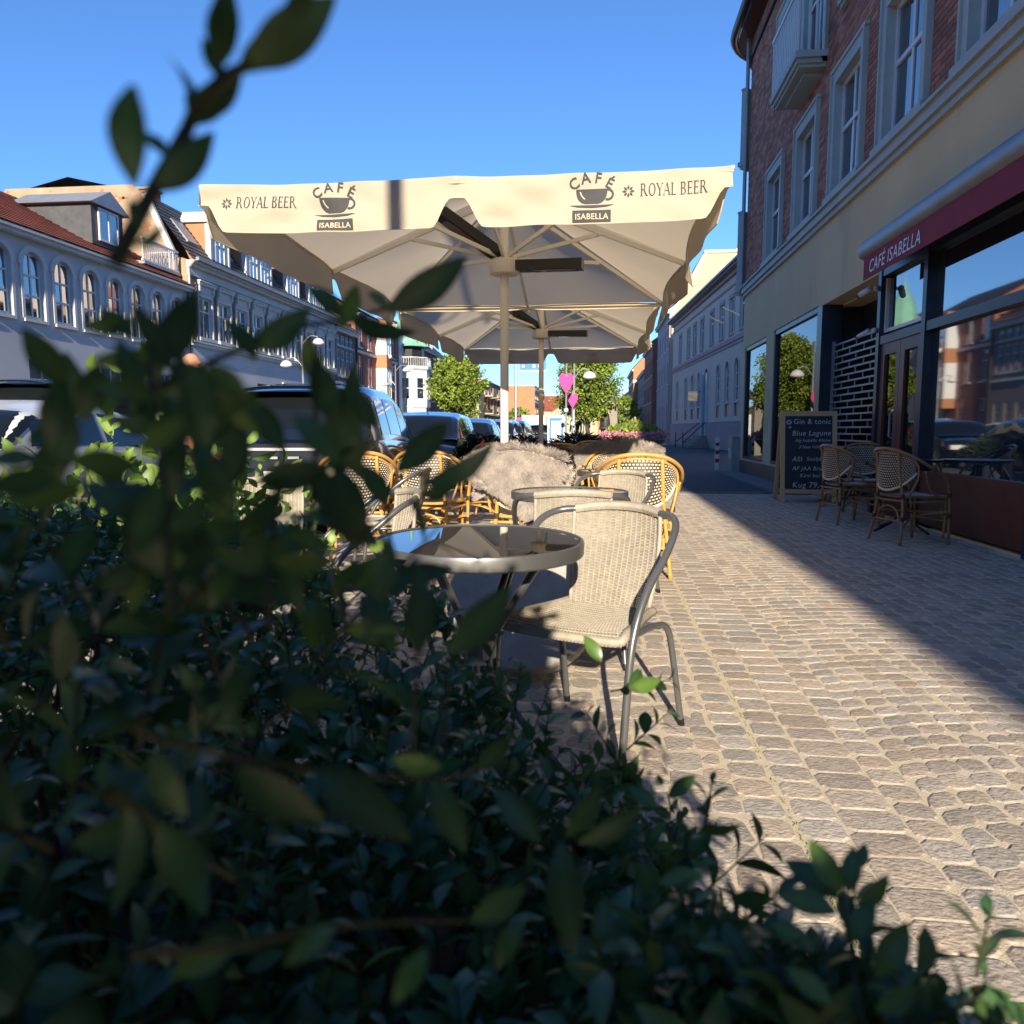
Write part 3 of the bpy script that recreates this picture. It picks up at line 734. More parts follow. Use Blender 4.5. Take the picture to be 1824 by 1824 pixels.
for x, w_, z, h in up: window(K, x, z, w_, h, 2, 2, fw=.075, surround='flat', sm='trim_grey', split=.56)
# french balcony
bl = MB(); 
for (y0,y1,z0,z1,ex) in ((-.50,0,6.88,6.98,.14),(-.46,0,6.81,6.88,.09),(-.42,0,6.76,6.81,.05)): bl.box(4.72-ex,y0,z0,6.28+ex,y1,z1)
bl.box(4.86,-.30,6.70,6.14,0,6.76)
bl = bl.build('balcony','trim_grey',K)
rl = MB()
for k in range(15): rl.bar((4.62+k*.126,-.46,6.98),(4.62+k*.126,-.46,7.92),.032)
for k in range(4): 
    for xx in (4.60,6.40): rl.bar((xx,-.08-k*.11,6.98),(xx,-.08-k*.11,7.92),.032)
rl.bar((4.56,-.46,7.94),(6.44,-.46,7.94),.06).bar((4.60,-.46,7.94),(4.60,0,7.94),.05).bar((6.40,-.46,7.94),(6.40,0,7.94),.05)
rl.build('railing','frame_white',bl)
# rounded corner towards the side street
def corner(mb, r, z0, z1, n=14, cx=0.0, cy=1.3, rr=1.3):
    for k in range(n):
        a0, a1 = math.pi/2*k/n, math.pi/2*(k+1)/n
        p = lambda a, q: (cx-(rr+q)*math.sin(a), cy-(rr+q)*math.cos(a))
        (xa,ya),(xb,yb) = p(a0,r), p(a1,r)
        (xc,yc),(xd,yd) = p(a0,-.3), p(a1,-.3)
        mb.quad((xb,yb,z0),(xa,ya,z0),(xa,ya,z1),(xb,yb,z1))
        mb.quad((xb,yb,z1),(xa,ya,z1),(xc,yc,z1),(xd,yd,z1)); mb.quad((xa,ya,z0),(xb,yb,z0),(xd,yd,z0),(xc,yc,z0))
    return mb
corner(MB(), 0, 4.42, 10.2).build('corner_wall','brick_plain',K,smooth=True)
corner(MB(), 0, 0, 4.42).build('corner_wall','render_beige',K,smooth=True)
SM = MB(); z = 4.5; row = 0
while z < 10.1:
    n = 9
    for k in range(n):
        a0 = (k+(.5 if row%2 else 0))/n*math.pi/2; a1 = a0+math.pi/2/n-.008
        if a1 > math.pi/2: continue
        q = [(-(1.304)*math.sin(a), 1.3-(1.304)*math.cos(a)) for a in (a0,a1)]; g = rnd.uniform(.7,1.3)
        SM.quad((q[1][0],q[1][1],z),(q[0][0],q[0][1],z),(q[0][0],q[0][1],z+.055),(q[1][0],q[1][1],z+.055),(g,g,g))
    z += .067; row += 1
o = SM.build('bricks','brick_red',K); o['kind'] = 'stuff'
for a, z, w_, h in ((50,4.58,.9,1.64),(50,7.62,.9,1.5)):
    o = window(K, 0, z, w_, h, 2, 2, fw=.07, surround='flat', sm='trim_grey', y=.12, split=.56)
    a = R(a); c = Vector((-1.3*math.sin(a), 1.3-1.3*math.cos(a))); t_ = Vector((math.cos(a), -math.sin(a))); nn = Vector((-math.sin(a), -math.cos(a)))
    p = c-t_*w_/2+nn*.02; o.location = (p.x, p.y, z); o.rotation_euler = (0,0,-a)
# cornice between shop floor and brick, following the corner
mb = MB().box(0,-.09,4.34,KL,0,4.46).box(0,-.13,4.46,KL,0,4.50).box(0,-.05,4.26,KL,0,4.34)
corner(mb, .09, 4.34, 4.46); corner(mb, .13, 4.46, 4.50); corner(mb, .05, 4.26, 4.34)
mb.build('cornice','trim_grey',K)
mb = MB().box(0,-.06,9.72,KL,0,9.80); corner(mb,.06,9.72,9.80); mb.build('string_course','dark_metal',K)
mb = MB().box(0,-.32,10.2,KL,.3,10.26); corner(mb,.32,10.2,10.26); mb.build('eaves','wood_red',K)
mb = MB()
pts = [(KL,-.42,10.30),(0,-.42,10.30)]+[(-(1.3+.42)*math.sin(math.pi/2*k/10), 1.3-(1.3+.42)*math.cos(math.pi/2*k/10), 10.30) for k in range(1,11)]+[(-1.72,6,10.3)]
mb.tube(pts,.10,10); mb.build('gutter','dark_metal',K,smooth=True)
tiles(K, lambda u,v: Vector((u*KL,-.35+v*3.4,10.3+v*3.6)), 60, 14, 'slate', 'roof')
mb = MB().quad((-1.3,3.0,13.9),(KL,3.0,13.9),(KL,9,10.2),(-1.3,9,10.2)).quad((-1.3,1.3,0),(-1.3,9,0),(-1.3,9,10.2),(-1.3,1.3,10.2)).quad((-1.3,9,0),(KL,9,0),(KL,9,10.2),(-1.3,9,10.2)).quad((KL,0,0),(KL,9,0),(KL,9,10.2),(KL,0,10.2))
mb.add([(-1.3,1.4,10.3),(-1.3,3,13.9),(-1.3,9,10.2)],[(0,2,1)]); mb.build('back_wall','brick_plain',K)
MB().tube([(-.05,-.10,4.5),(-.05,-.10,10.2)],.045,8).build('downpipe','zinc',K)
# shop floor
SG = [(.15,2.55,.36,3.03),(3.25,6.42,.36,3.05),(6.46,9.22,.02,3.02),(9.32,16.2,.02,3.05),(17.0,20.5,.5,3.0)]
wall(K, KL, 0, 4.26, SG, 'render_beige', depth=.30, name='shop_wall')
MB().box(0,-.025,0,6.5,0,.33).build('plinth','dark_frame',K)
mb = MB()
for xa, xb, za, zb in SG[:2]+[SG[4]]:
    mb.box(xa,.02,za,xa+.07,.14,zb).box(xb-.07,.02,za,xb,.14,zb).box(xa+.07,.02,za,xb-.07,.14,za+.07).box(xa+.07,.02,zb-.09,xb-.07,.14,zb)
sf = mb.build('shop_window','dark_frame',K)
for xa, xb, za, zb in SG[:2]+[SG[4]]: MB().box(xa+.07,.07,za+.07,xb-.07,.082,zb-.09).build('pane','shop_glass',sf)
gr = MB()
for xa, xb, za, zb in SG[:2]:
    for k in range(16): gr.box(xa+.08,.22,za+.12+k*.12,xb-.08,.235,za+.137+k*.12)
gr.build('roller_grille','zinc',sf)
# room behind the shop windows
rm = MB()
rm.box(.1,4.0,.0,6.5,4.1,3.3).box(.0,.31,.3,.08,4,3.3).box(6.46,.31,.3,6.5,4,3.3)
rm.build('shop_room','shop_inside',K); MB().box(.1,.31,.28,6.46,4.0,.34).build('shop_floor','wood_floor',K)
MB().box(.1,.31,3.12,6.46,4.0,3.2).build('shop_ceiling','shop_inside',K)
fu = MB().box(.6,1.2,.34,1.8,1.9,1.1).box(3.6,1.0,.34,4.6,1.7,.95).box(5.0,1.4,.34,5.5,1.9,2.1).box(2.6,2.6,.34,3.1,3.0,1.9).build('shelf','wood_board',K)
# entrance niche with roller grille
nm = MB().box(6.53,.305,0,6.60,1.0,2.995).box(9.14,.305,0,9.215,1.0,2.995).box(6.60,.62,2.42,9.14,.70,3.0).box(6.47,-.02,.025,6.74,.29,3.01).box(6.60,.55,.02,9.14,.72,.36)
nm.build('niche_frame','dark_frame',K)
MB().box(6.6,.31,3.0,9.14,.95,3.02).build('niche_soffit','render_beige',K)
MB().box(6.6,-.02,-.01,9.2,.60,.05).build('doorstep','granite_kerb',K)
gm = MB()
for k in range(21): gm.box(6.78,.16,.40+k*.098,9.20,.178,.424+k*.098)
for k in range(20):
    o_ = .13 if k % 2 else 0
    for j in range(4):
        xx = 6.95+o_*2.2+j*.62
        if xx < 9.1: gm.box(xx,.163,.424+k*.098,xx+.018,.175,.498+k*.098)
gm.box(6.75,.15,.38,6.80,.19,2.44).box(9.16,.15,.38,9.21,.19,2.44)
gm.build('roller_grille','steel_galv',K)
pn = MB().box(6.62,.60,.36,9.12,.61,2.42).build('pane','shop_glass',K)
ins = MB().box(6.6,2.6,.0,9.2,2.7,3).build('niche_room','shop_inside',K)
MB().box(7.2,1.6,.3,7.35,1.75,2.2).box(7.7,2.0,.3,8.3,2.2,2.0).box(8.45,1.7,.3,8.6,1.9,2.35).box(7.9,1.2,.3,8.2,1.5,1.1).box(7.15,1.5,2.2,8.7,1.9,2.28).build('shop_fitting','wood_board',K)
MB().box(6.6,.72,-.01,9.2,2.6,.05).build('shop_floor','wood_floor',K)
# café front: dark posts, transom windows, red-brown doors
cf = MB()
for x in (9.24,10.62,12.9,15.2): cf.box(x,-.03,0,x+.10,.16,3.05)
cf.box(9.34,-.02,2.12,16.2,.14,2.22).box(9.34,-.02,2.95,16.2,.14,3.05).box(16.1,-.03,0,16.2,.16,3.05)
cf = cf.build('cafe_front','dark_frame',K)
for xa, xb in ((9.34,10.62),(10.72,12.9),(13.0,15.2),(15.3,16.1)): MB().box(xa,.06,2.22,xb,.072,2.95).build('pane','glass',cf)
MB().box(9.36,.02,2.26,9.40,.10,2.92).box(10.58,.02,2.26,10.62,.10,2.92).box(9.4,.02,2.26,10.58,.1,2.30).build('sash','frame_white',cf)
for xa in (9.36, 9.99):
    d = MB().box(xa,.0,.05,xa+.13,.07,2.12).box(xa+.50,.0,.05,xa+.62,.07,2.12).box(xa+.13,.0,1.98,xa+.50,.07,2.12).box(xa+.13,.0,.05,xa+.50,.07,.75).build('door','wood_red',K)
    MB().box(xa+.13,.03,.75,xa+.50,.04,1.98).build('pane','shop_glass',d)
MB().tube([(9.96,-.02,.95),(9.96,-.07,.98),(9.96,-.07,1.25),(9.96,-.02,1.28)],.012,8).build('door_handle','zinc',d)
for xa, xb in ((10.72,12.9),(13.0,15.2),(15.3,16.1)):
    MB().box(xa,.0,.05,xb,.08,.62).build('panel','wood_red',K); MB().box(xa,.05,.62,xb,.062,2.12).build('pane','glass',cf)
MB().box(9.3,2.6,0,16.2,2.7,3).build('cafe_room','shop_inside',K)
# awning cassette and its red valance
aw = thing('awning', 'rolled-up awning in a grey cassette with a red valance lettered CAFÉ, over the café door', 'awning', (3.5,19.6,0), RIGHT)
cas = MB(); prof = [(-.02,3.16),(-.20,3.13),(-.30,3.18),(-.33,3.27),(-.28,3.37),(-.16,3.43),(-.02,3.45)]
vs = [(9.32,y,z) for y,z in prof]+[(16.5,y,z) for y,z in prof]; n = len(prof)
cas.add(vs, [tuple(range(n-1,-1,-1)), tuple(range(n,2*n))]+[(i, i+1, n+i+1, n+i) for i in range(n-1)]+[(n-1,0,n,2*n-1)])
cas.build('cassette','zinc',aw,autosm=50)
MB().box(9.42,-.275,2.89,16.4,-.268,3.16).build('valance','awning_red',aw)
text_mesh('lettering', 'CAFÉ ISABELLA', .21, 'frame_white', aw, fn=lambda x,z: Vector((9.62+x, -.279, 2.945+z)), shear=.15, space=1.08)
for (x, z, nm_) in ((9.22,2.80,'security camera under the awning end, white tube'),(9.22,2.28,'small white security camera on the dark post beside the grille')):
    c = thing('security_camera', nm_, 'camera', (3.5,19.6,0), RIGHT, None)
    MB().tube([(x,-.05,z+.03),(x-.02,-.12,z+.02)],.018,8).sphere((x,-.05,z+.03),.035,10,6).build('bracket','white_plastic',c,smooth=True)
    MB().tube([(x+.02,-.12,z+.03),(x-.13,-.2,z-.03)],.038 if z > 2.5 else .026,12).build('body','white_plastic',c,smooth=True)
    MB().tube([(x-.12,-.196,z-.027),(x-.15,-.212,z-.04)],.036 if z > 2.5 else .024,12).build('lens','dark_metal',c)
# ---- the terrace continues behind the camera (it is what shades the café side)
N = plain_house('rear_terrace', 'tall brick terrace house continuing the café row behind the camera', -6.5, 34, 8.9, 'brick_plain', [(4.6,1.6,14),(1.2,1.9,12)], X=3.5, rot=RIGHT, tile=False)
# ---- utility cabinet
uc = thing('utility_cabinet', 'grey utility cabinet with faded stickers against the house corner', 'cabinet', (3.34,20.15,0), RIGHT)
MB().box(-.32,-.02,0,.32,.34,.06).build('base','concrete',uc)
MB().box(-.30,0,.06,.30,.32,.86).box(-.32,-.02,.86,.32,.34,.90).build('body','zinc',uc)
MB().box(-.27,-.012,.10,-.01,0,.84).box(.01,-.012,.10,.27,0,.84).build('door','steel_galv',uc)
MB().box(-.20,-.016,.35,-.06,-.012,.6).box(.07,-.016,.3,.2,-.012,.55).build('sticker','white_plastic',uc)
po = thing('marker_post', 'short white post with red bands beside the utility cabinet', 'post', (3.12,20.9,0), 0)
MB().box(-.05,-.03,0,.05,.03,.86).build('body','white_plastic',po)
MB().box(-.051,-.034,.2,.051,-.03,.3).box(-.051,-.034,.42,.051,-.03,.52).box(-.051,-.034,.64,.051,-.03,.72).build('band','lamp_red',po)

# ---- mauve rendered house with arched ground floor
Pm = thing('mauve_house', 'long mauve rendered house with arched ground-floor windows, stone steps and a dark plinth', 'house', (5.6,61,0), math.atan2(-21.6,1.2))
L = 24.0
upx = [3.55,6.94,9.33,11.82,14.82,17.52,19.89,22.2]; lox = [2.6,6.32,8.86,11.17,16.92,19.19,21.34]
hol = [(x-.48,x+.48,5.95,7.75) for x in upx]+[(x-.45,x+.45,1.75,4.6) for x in lox]+[(12.75,13.95,.75,4.7)]
wall(Pm, L, 1.48, 9.0, [h for h in hol if h[2] > 1.5]+[(12.75,13.95,1.48,4.7)], 'render_grey', arches=[(x-.45,x+.45,4.6,.45) for x in lox]+[(12.75,13.95,4.7,.6)])
shell(Pm, L, 9, 0, 9.0, 'render_grey')
pl = wall(Pm, L, 0, 1.48, [(12.75,13.95,.72,1.48)], 'render_mauve', name='plinth', y=-.10, depth=.3)
mb = MB()
for z in (.45,.80,1.15): mb.box(0,-.112,z,12.7,-.10,z+.30).box(14.0,-.112,z,L,-.10,z+.30)
mb.box(0,-.13,1.42,12.75,0,1.50).box(13.95,-.13,1.42,L,0,1.50).build('plinth_course','render_mauve',Pm)
for x in upx: 
    window(Pm, x-.48, 5.95, .96, 1.8, 2, 2, fw=.07, surround='sill', sm='render_mauve', split=.66)
    MB().box(x-.62,-.05,7.75,x+.62,0,7.95).box(x-.62,-.03,5.95,x-.5,0,7.75).box(x+.5,-.03,5.95,x+.62,0,7.75).build('window_band','render_mauve',Pm)
for x in lox: 
    window(Pm, x-.45, 2.5, .9, 2.1, 2, 3, fw=.06, surround='arch', sm='render_grey', arch=.45)
    MB().box(x-.42,.06,1.75,x+.42,.12,2.48).build('basement_panel','dark_metal',Pm)
MB().box(0,-.08,5.5,L,0,5.72).box(0,-.05,5.32,L,0,5.42).build('string_course','render_mauve',Pm)
MB().box(0,-.06,8.3,L,0,8.42).box(0,-.45,9.0,L,0,9.1).box(0,-.15,8.8,L,0,9.0).build('cornice','render_mauve',Pm)
MB().bar((0,-.5,9.14),(L,-.5,9.14),.12).build('gutter','dark_metal',Pm)
tiles(Pm, lambda u,v: Vector((u*L,-.5+v*4.2,9.1+v*1.3)), 60, 10, 'roof_tile_red', 'roof')
dr = MB().box(12.8,.10,.72,13.9,.16,2.9).build('door','frame_white',Pm)
MB().box(12.95,.08,1.9,13.3,.10,2.8).box(13.4,.08,1.9,13.75,.10,2.8).box(12.85,.09,3.0,13.85,.13,4.1).build('pane','glass',dr)
MB().box(12.55,-.14,.72,12.75,.1,4.4).box(13.95,-.14,.72,14.15,.1,4.4).build('door_surround','render_white',Pm)
for k in range(4): MB().box(12.0-.3*k,-.45-.28*k,0,14.6+.3*k,-.11,.72-.18*k-.003*k).build('step','planter_stone',Pm)
MB().bar((11.9,-1.5,.3),(12.4,-.15,1.5),.05).bar((14.7,-1.5,.3),(14.3,-.15,1.5),.05).bar((11.9,-1.5,0),(11.9,-1.5,.9),.05).bar((14.7,-1.5,0),(14.7,-1.5,.9),.05).build('handrail','dark_metal',Pm)
for x in (18.6,21.8): MB().bar((x,-.05,6.6),(x,-.9,7.0),.025).build('flag_pole','dark_metal',Pm)
MB().obox((11.9,-.5,3.1),(.02,0,0),(0,.28,0),(0,0,.25)).bar((11.9,0,3.4),(11.9,-.8,3.4),.04).build('hanging_sign','dark_metal',Pm)
# sunlit cream block behind
Cr = thing('cream_block', 'tall plain cream building with a blank sunlit wall rising behind the mauve house', 'building', (5.62,63,0), 0)
mb = MB(); mb.prism([(0,0),(7,0),(7,14.9),(2.5,14.75),(2.3,14.7),(1.2,12.6),(0,9.9)], 0, 16); mb.build('wall','render_cream',Cr)
mb = MB().obox((1.2,-.05,12.3),(1.35,0,2.5),(0,.15,0),(-.05,0,.03)); mb.build('verge','trim_white',Cr)
MB().box(1.3,-.02,8.3,2.0,0,9.8).box(1.35,-.05,8.9,1.95,-.02,9.7).build('window','trim_white',Cr)
MB().box(2.4,-.1,14.75,7.1,16,14.95).build('parapet','trim_white',Cr)
MB().prism([(5.0,0),(12,0),(12,16.2),(5.6,16.2),(5.0,15.2)], 2, 16).build('rear_wing','render_grey',Cr)
MB().prism([(2.3,11.2),(3.7,13.0),(4.2,13.0),(4.2,11.2)], -1.6, -.3).build('roof','roof_tile_red',Cr)
MB().prism([(2.2,11.1),(3.6,12.95),(3.7,13.0),(2.35,11.1)], -1.68, -1.6).build('roof_edge','trim_white',Cr)
# farther along the right side
def right_house(i, y0, L, z1, m, label, rows, **k):
    return plain_house(k.pop('name','terrace_house'), label, y0, L, z1, m, rows, X=k.pop('X',5.5), rot=RIGHT, **k)
right_house(0, 76, 12.5, 10.5, 'render_mauve', 'dark grey shop house with white ground-floor columns, just past the cream block', [(7.6,1.5,5),(4.8,1.6,5),(.6,2.4,4)])
right_house(1, 90, 13.5, 9.4, 'brick_plain', 'dark red brick house with white window bands farther down the right side', [(6.4,1.6,6),(3.8,1.6,6),(.6,2.2,4)], X=5.1)
right_house(2, 106, 15, 7.8, 'render_greybrown', 'low grey-brown house with white windows farther down the right side', [(4.8,1.5,6),(.8,2.2,5)], X=5.2)
tH = right_house(3, 124, 17, 9.2, 'brick_orange', 'bright orange brick gable house with a white band, far down the right side', [(6.4,1.6,6),(3.6,1.6,6),(.6,2.2,5)], X=4.6, rh=3.5)
MB().box(-.02,-.06,7.4,17,0,7.8).build('band','trim_white',tH); MB().box(16.9,-.05,7.4,17.06,9,7.8).build('band','trim_white',tH)
right_house(4, 150, 24, 6.4, 'render_grey', 'grey rendered house near the far right end of the street', [(3.8,1.6,8),(.6,2.2,6)], X=3.9)
right_house(5, 190, 38, 5.6, 'render_cream', 'low cream house at the far right end of the street', [(3.2,1.6,8),(.6,2.0,6)], X=1.6)
for k,(x,y,w_,h,m,l) in enumerate([(-4.5,210,9,8.0,'brick_orange','orange brick house closing the far end of the street'),(6,200,14,6.5,'render_white','pale grey house far behind the flower planter'),(-22,185,14,9,'render_white','white block at the far left end of the street'),(-1.5,262,9,8.0,'brick_brown','brown house at the vanishing end of the street')]):
    T = thing('far_house', l, 'house', (x,y,0), 0); MB().box(0,0,0,w_,10,h*.7).build('wall',m,T)
    MB().prism([(-.3,h*.7),(w_+.3,h*.7),(w_*.8,h),(w_*.2,h)], -.2, 10.2).build('roof','roof_tile_red' if k%2 == 0 else 'slate',T)
    for j in range(int(w_//2)): 
        for z in (1.0, 3.4): window(T, .7+j*2, z, 1.0, 1.5, y=-.05)
# ------------------------------------------------------------------ parasols
HW, HL, EZ, AZ = 1.40, 2.05, 2.36, 2.92
def serif_polys(ch):
    """thick/thin strokes with small serifs; unit cap height"""
    T, t = .15, .055; P = []
    def rect(x0,z0,x1,z1): P.append([(x0,z0),(x1,z0),(x1,z1),(x0,z1)])
    def stem(x, z0=0, z1=1, w=T, s=.07):
        rect(x,z0,x+w,z1); rect(x-s,z0,x+w+s,z0+.04); rect(x-s,z1-.04,x+w+s,z1)
    def diag(xa, za, xb, zb, w): P.append([(xa,za),(xa+w,za),(xb+w,zb),(xb,zb)])
    def arc(cx, cz, rx, rz, a0, a1, T=T, t=t, n=14):
        for k in range(n):
            a, b = R(a0+(a1-a0)*k/n), R(a0+(a1-a0)*(k+1)/n)
            P.append([(cx+rx*math.cos(a),cz+rz*math.sin(a)),(cx+rx*math.cos(b),cz+rz*math.sin(b)),
                      (cx+(rx-T)*math.cos(b),cz+(rz-t)*math.sin(b)),(cx+(rx-T)*math.cos(a),cz+(rz-t)*math.sin(a))])
    if ch in 'RB':
        stem(.07); top = .5 if ch == 'R' else .53
        rect(.2,.945,.34,1); rect(.2,top-.03,.34,top+.03); arc(.34,(1+top)/2,.27,(1-top)/2+.01,-90,90)
        if ch == 'R': P.append([(.36,.5),(.50,.5),(.86,0),(.68,0)]); rect(.66,0,.92,.04); w = .90
        else: rect(.2,0,.36,.055); arc(.36,.265,.31,.265,-90,90); w = .76
    elif ch == 'O': arc(.45,.5,.42,.52,0,360); w = .90
    elif ch == 'Y': diag(.02,1,.34,.45,T); diag(.70,1,.42,.45,t); rect(.34,0,.49,.47); rect(.25,0,.58,.04); rect(-.05,.96,.25,1); rect(.60,.96,.84,1); w = .80
    elif ch == 'A': diag(.02,0,.37,1,t); diag(.66,0,.35,1,T); rect(.18,.34,.62,.39); rect(-.05,0,.17,.04); rect(.58,0,.88,.04); w = .86
    elif ch == 'L': stem(.07); rect(.2,0,.58,.055); P.append([(.53,0),(.60,0),(.62,.22),(.57,.055)]); w = .66
    elif ch == 'E': stem(.07); rect(.2,0,.58,.055); rect(.2,.945,.56,1); rect(.2,.49,.48,.54); rect(.53,.055,.58,.2); rect(.51,.82,.56,.95); rect(.45,.42,.49,.61); w = .68
    else: w = .34
    return P, w
def serif_text(body, h, x0, z0, sx=.86):
    out = []; x = x0
    for ch in body:
        P, w = serif_polys(ch)
        out += [[(x+px*h*sx, z0+pz*h) for px, pz in p] for p in P]; x += (w+.05)*h*sx
    return out, x-x0
def arcpoly(cx, cz, r0, r1, a0, a1, n=12, sz=1.0):
    return [[(cx+r*math.cos(R(a)), cz+r*math.sin(R(a))*sz) for r, a in ((r0,a0+(a1-a0)*k/n),(r1,a0+(a1-a0)*k/n),(r1,a0+(a1-a0)*(k+1)/n),(r0,a0+(a1-a0)*(k+1)/n))] for k in range(n)]
def logo_polys(cx, zt):
    """cup on a saucer; cx centre, zt = height of the cup rim"""
    P = []; s = 1.0
    prof = [(.080,0),(.079,-.02),(.074,-.042),(.064,-.058),(.050,-.070),(.034,-.075)]
    cup = [(-x, z) for x, z in prof[::-1]]+prof
    cup = [(-x, z) for x, z in prof]+[(x, z) for x, z in prof[::-1]]
    P.append([(cx+x, zt+z) for x, z in cup])
    P += arcpoly(cx+.082, zt-.030, .020, .031, -115, 110)
    P.append([(cx-.115,zt-.082),(cx+.115,zt-.082),(cx+.07,zt-.092),(cx,zt-.096),(cx-.07,zt-.092)])
    return P
def star_polys(cx, cz, r):
    P = []
    for k in range(8):
        a = R(90+45*k); d = Vector((math.cos(a), math.sin(a))); n_ = Vector((-d.y, d.x)); c = Vector((cx,cz))
        p = [c+d*r*.25, c+d*r*.6+n_*r*.2, c+d*r, c+d*r*.6-n_*r*.2]; P.append([tuple(q) for q in p])
    return P
def make_parasol(name, label, cx, cy, seed, front=True, back=True):
    T = thing(name, label, 'parasol', (cx, cy, 0), 0, 'café parasols')
    rs = random.Random(seed)
    tips = [(-HW,-HL),(0,-HL),(HW,-HL),(HW,0),(HW,HL),(0,HL),(-HW,HL),(-HW,0)]
    drop = [0,-.01,0,-.015,0,-.01,0,-.015]
    # canopy panels
    mb = MB(); n = 10
    for k in range(8):
        a, b = Vector((*tips[k], EZ+drop[k])), Vector((*tips[(k+1)%8], EZ+drop[(k+1)%8])); ap = Vector((0,0,AZ))
        ph = rs.random()*6
        def fn(u, v, a=a, b=b, ph=ph):
            e = a.lerp(b, u); mid = (a+b)/2; inw = Vector((-mid.x, -mid.y, 0)).normalized()
            e = e + inw*.07*4*u*(1-u)
            p = e.lerp(ap, v); sag = 4*u*(1-u)*(1-v)*v
            p.z -= .10*sag + .004*math.sin(9*u+5*v+ph)*(1-v)*4*u*(1-u); return p
        mb.grid(fn, n, n)
    can = mb.build('canopy', 'canvas', T, smooth=True)
    # seams and hem cords
    sm = MB()
    for k in range(8):
        a, b = Vector((*tips[k], EZ+drop[k]-.012)), Vector((*tips[(k+1)%8], EZ+drop[(k+1)%8]-.012)); mid = (a+b)/2; inw = Vector((-mid.x,-mid.y,0)).normalized()
        sm.tube([a.lerp(b,u/10)+inw*.075*4*(u/10)*(1-u/10) for u in range(11)], .006, 5)
    sm.build('seam', 'hem', can)
    # valances: one cloth strip per side
    def strip(a, b, mid_t, seed, front):
        a, b = Vector(a), Vector(b); Ls = (b-a).length; d = (b-a)/Ls; out = Vector((d.y, -d.x, 0)); rr = random.Random(seed)
        phs = [rr.random()*6.28 for _ in range(5)]
        def depth(s):
            dist = min(abs(s), abs(s-Ls/2), abs(s-Ls)); return .105+.145*smooth01((dist-.035)/.105)
        def P(s, z):        # z measured down from the edge, 0..depth
            s = max(0, min(Ls, s)); u = s/Ls
            side = 4*(u*2%1)*(1-u*2%1)
            amp = .006+.055*(z/.25)*(0.25 if front else 1.0)
            wv = (math.sin(7*u+phs[0])*.6+math.sin(19*u+phs[1])*.3+math.sin(43*u+phs[2]+z*9)*.12)*amp
            if front: wv += .009*math.sin(s*8+z*30+phs[3])*math.sin(s*2.3+phs[1])+.006*math.sin(s*19-z*34+phs[4])*math.sin(s*3.1+phs[2])+.004*math.sin(z*55+s*3)*math.exp(-((s%(Ls/2)-.1)/.4)**2)
            inw = .07*side
            ez = EZ - .010*side
            p = a+d*s - out*inw*(1 if not front else .15) + out*wv + out*.004
            return Vector((p.x, p.y, ez - z + .012))
        m = MB(); ns, nz = 130, 8
        m.grid(lambda u, v: P(u*Ls, v*depth(u*Ls)), ns, nz)
        ob = m.build('valance', 'canvas_valance', T, smooth=True)
        hm = MB(); hm.tube([P(k/ns*Ls, depth(k/ns*Ls)) for k in range(ns+1)], .0035, 5); hm.build('hem', 'hem', ob)
        return ob, P, out, Ls
    F = Bk = None
    if front: F = strip((-HW,-HL,0), (HW,-HL,0), .5, seed+1, True)
    Rr = strip((HW,-HL,0), (HW,HL,0), .5, seed+2, False)
    if back: Bk = strip((HW,HL,0), (-HW,HL,0), .5, seed+3, True)
    Lf = strip((-HW,HL,0), (-HW,-HL,0), .5, seed+4, False)
    def printed_side(S):
        ob, P, out, Ls = S
        fn = lambda x, z: P(x, z) + out*.0035       # x along, z down
        # front coordinates: x from left corner, zd down from the edge
        def up(polys): return [[(x, -z) for x, z in p] for p in polys]
        for side in (0, 1):
            if side == 0: xs, xr, xc = .145, .20, .74
            else: xs, xr, xc = 2.285, 2.345, 2.10
            beer, wd = serif_text('ROYAL BEER', .062, 0, 0)
            sc_ = (.335 if side == 0 else .335)/wd
            beer = [[(xr+px*sc_, -.125+pz) for px, pz in p] for p in beer]
            polys = beer+star_polys(xs, -.098, .032)+logo_polys(xc, -.078)
            poly_mesh('print', polys, 'print_ink', ob, fn=lambda x, z: fn(x, -z), sub=.03)
            for j, c_ in enumerate('CAFÉ'):
                a = R(38-25.5*j); r = .125; ccx, ccz = xc, -.172
                px, pz = ccx-math.sin(a)*r*1.02, ccz+math.cos(a)*r
                ca, sa = math.cos(a*.75), math.sin(a*.75)
                text_mesh('print', c_, .072, 'print_ink', ob, fn=lambda x, z, px=px, pz=pz, ca=ca, sa=sa: fn(px+x*ca-z*sa, -(pz+x*sa+z*ca)), align='CENTER', bold=.0012)
            poly_mesh('print', [[(xc-.098,-.186),(xc-.098,-.245),(xc+.098,-.245),(xc+.098,-.186)]], 'print_ink', ob, fn=lambda x, z: fn(x, -z), sub=.03)
            text_mesh('print', 'ISABELLA', .040, 'print_pale', ob, fn=lambda x, z: P(xc+x, .231-z)+out*.0055, align='CENTER', sub=.03, bold=.0006, space=1.05, xs=1.0)
            # cup highlight
            poly_mesh('print', arcpoly(xc, -.080, .056, .062, 190, 235, 6), 'print_pale', ob, fn=lambda x, z: P(x, -z)+out*.0055)
    if F: printed_side(F)
    if Bk: printed_side(Bk)
    # frame: ribs to every tip, struts from the hub, crown
    rb = MB()
